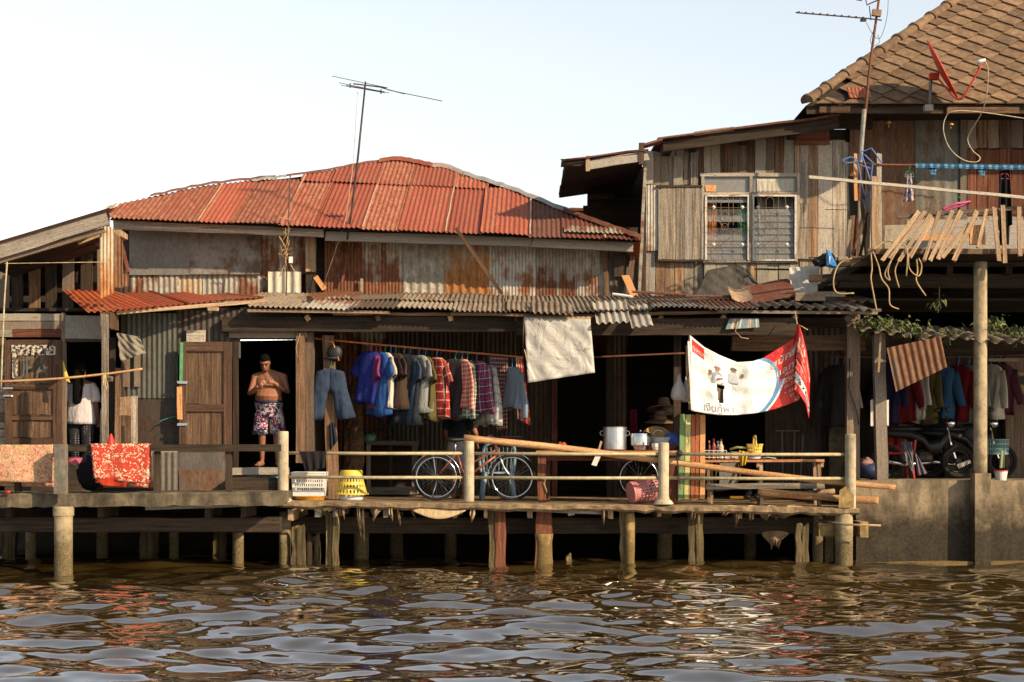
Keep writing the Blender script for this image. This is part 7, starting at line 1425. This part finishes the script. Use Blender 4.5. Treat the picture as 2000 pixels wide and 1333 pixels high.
def circ(cu, cv, au, av): 
    a = m.math('DIVIDE', m.math('SUBTRACT', U, cu), au); b = m.math('DIVIDE', m.math('SUBTRACT', V_, cv), av); return m.math('SQRT', m.math('ADD', m.math('MULTIPLY', a, a), m.math('MULTIPLY', b, b)))
red = lin(206, 40, 34); whi = m.mix(m.noise(m.coords((1, 1, 1)), 4, 4), lin(226, 222, 214), lin(250, 248, 244)); blu = lin(92, 150, 196)
gt = lambda a, b: m.math('GREATER_THAN', a, b)
d1_ = m.math('MULTIPLY', circ(.36, .50, .345, .64), gt(U, .36))
c = m.mix(gt(d1_, 1.0), whi, blu); c = m.mix(gt(d1_, 1.06), c, red); d2_ = circ(.30, .25, .46, .98)
band = m.math('MULTIPLY', m.math('MULTIPLY', gt(d2_, 1.0), gt(1.05, d2_)), gt(V_, .55)); c = m.mix(band, c, blu); band2 = m.math('MULTIPLY', m.math('MULTIPLY', gt(d2_, 1.035), gt(1.07, d2_)), gt(V_, .55)); c = m.mix(band2, c, whi)
tag_ = m.math('MULTIPLY', m.math('MULTIPLY', gt(U, .015), gt(.12, U)), m.math('MULTIPLY', gt(V_, .03), gt(.20, V_))); c = m.mix(tag_, c, red)
ph_s = m.math('MULTIPLY', gt(U, .872), m.math('MULTIPLY', gt(V_, .70), gt(.86, V_))); c = m.mix(ph_s, c, whi)
cr = m.math('ADD', m.math('ABSOLUTE', m.math('SUBTRACT', m.noise(m.coords((.7, .3, 1.5)), 4.5, 5, .55, .8), .5)), m.math('MULTIPLY', m.ramp(m.noise(m.coords((1, .2, 1)), 6, 2), [(.45, G1(0)), (.55, G1(1))]), .1)); c = m.mix(m.math('MULTIPLY', m.ramp(cr, [(0, G1(1)), (.02, G1(0))]), .45), c, lin(120, 112, 104))
m.color(c); m.bump(m.math('ADD', m.noise(m.coords((1, 1, 1)), 7, 4, .55, .8), m.math('MULTIPLY', m.math('MINIMUM', cr, .05), 4.0)), .7, .025)
hole = lambda u, v: .225 < u < .285-.03*(v-.6) and .50 < v < .80 and u > .225+.06*(v-.5)
mb = MB().grid(bsurf, 110, 50, hole); obj('vinyl_sheet', mb, m.m, bn, smooth=True, solid=.003)
mb = MB(); mb.grid(lambda s, t: bsurf(.232+.06*s, .55+.25*t)+Vector((0, .035+.03*s, 0)), 4, 5); obj('torn_flap', mb, cloth('grey_banner_back', lin(112, 96, 76)), bn, solid=.003)
rp(1340, 676, 1347, 735, .12, .03, W_PALE, bn, 'side_stick', seg=3); lp(1352, 802, 1345, 668, 4, -.01, .02, WHITE, bn, 'rolled_edge', seg=5); obj('tie', MB().tube([P(1557, 634, .1), P(1553, 610, .3)], .008, 5), ROPE_M, bn); rope([(1558, 635, .08), (1566, 638, .05), (1578, 645, .05)], .008, STRAW, bn, 'loose_string')
def text_pts(s):
    cu = bpy.data.curves.new('t', 'FONT'); cu.body = s; cu.size = 1.0; cu.resolution_u = 3
    o = bpy.data.objects.new('t', cu); col.objects.link(o); dg_ = bpy.context.evaluated_depsgraph_get(); me = o.evaluated_get(dg_).to_mesh()
    v = [Vector(q.co) for q in me.vertices]; f = [tuple(p.vertices) for p in me.polygons]; o.evaluated_get(dg_).to_mesh_clear(); bpy.data.objects.remove(o); bpy.data.curves.remove(cu); return v, f
def lettering(s, fn, mat, par, h, u0, v0, asp=1.0, slant=0.0, flip=False, name='lettering'):
    v, f = text_pts(s)
    if not v: return
    mb = MB(); mb.add([fn(u0+q.x*h*asp, v0-q.y*h+slant*q.x*h) for q in v], f); return obj(name, mb, mat, par)
bpos = lambda u, v: bsurf(min(max(u, 0), 1), min(max(v, 0), 1))+Vector((0, -.008, 0))
TXW = plain('white_print', lin(226, 214, 190), .5, dirt=.1); TXB = plain('black_print', lin(20, 20, 20), .5); TXG = plain('faded_print', lin(166, 164, 166), .6)
A = .52
for (s, u, v, h, sl_) in [('สมัคร', .665, .29, .16, -.12), ('สินเชื่อ', .80, .25, .15, -.1), ('แลก', .70, .47, .15, -.1), ('ราย', .82, .42, .11, -.1), ('พันธมิตร', .765, .52, .07, -.1), ('ชีวิตดี', .755, .64, .10, -.1), ('ปิดวันนี้', .76, .72, .07, -.1), ('• ธนาคาร', .762, .82, .085, -.1), ('ศูนย์', .80, .885, .06, -.1), ('สม', .835, .985, .12, -.1)]:
    lettering(s, bpos, TXW, bn, h, u, v, A, sl_)
for (s, u, v, h) in [('คา', .90, .17, .085), ('สินก', .888, .33, .10), ('เงิน พร้อม', .90, .44, .05), ('ดอกเบี้ย ต่ำ', .888, .55, .05), ('แล้ว', .888, .655, .055)]: lettering(s, bpos, TXW, bn, h, u, v, .34, .12)
lettering('2-8700', bpos, TXB, bn, .115, .882, .825, .36, .03); lettering('รุขณ!', bpos, TXW, bn, .085, .022, .15, A, .1); lettering('เงินกู้พา', bpos, TXG, bn, .17, .10, .955, A, 0)
def patch(pts, mat, nm):
    mb = MB(); mb.add([bpos(u, v)+Vector((0, -.003, 0)) for u, v in pts], [tuple(range(len(pts)))]); obj(nm, mb, mat, bn)
PB = plain('pale_blue_print', lin(186, 190, 196), .5); PR = plain('brown_print', lin(170, 120, 96), .5); PRR = plain('red_print', lin(190, 100, 92), .5); PD = plain('dark_hat_print', lin(110, 100, 94), .5)
for (cu_, cv_) in [(.235, .29), (.37, .22)]:
    patch([(cu_-.045, cv_+.20), (cu_+.045, cv_+.20), (cu_+.04, cv_+.04), (cu_+.015, cv_), (cu_-.015, cv_), (cu_-.04, cv_+.04)], PB, 'printed_figure'); patch([(cu_+.018*math.cos(a), cv_-.03+.035*math.sin(a)) for a in [k*.785 for k in range(8)]], PR, 'printed_face'); patch([(cu_-.03, cv_-.045), (cu_+.03, cv_-.045), (cu_+.018, cv_-.085), (cu_-.018, cv_-.085)], PR if cu_ < .3 else PD, 'printed_hat'); patch([(cu_-.005, cv_+.11), (cu_+.045, cv_+.08), (cu_+.045, cv_+.10), (cu_, cv_+.14)], PRR, 'printed_stripe')
for (cu_, cv_) in [(.17, .33), (.44, .26)]: patch([(cu_-.012, cv_+.05), (cu_+.012, cv_+.05), (cu_+.014, cv_-.02), (cu_-.01, cv_-.03)], PR, 'printed_hand')
# faded letters on the left door
dpos = lambda u, v: P(22+86*u, 698+62*v, DY-.185)
TXD = plain('faded_grey_paint', lin(96, 96, 92), .9)
for ch, u in (('U', .02), ('F', .30), ('A', .55)): lettering(ch, dpos, TXD, d1, 1.05, u, .70, .42, 0)
print('objects', len(bpy.data.objects), 'tris', sum(len(o.data.polygons)*2 for o in bpy.data.objects if o.type == 'MESH'))
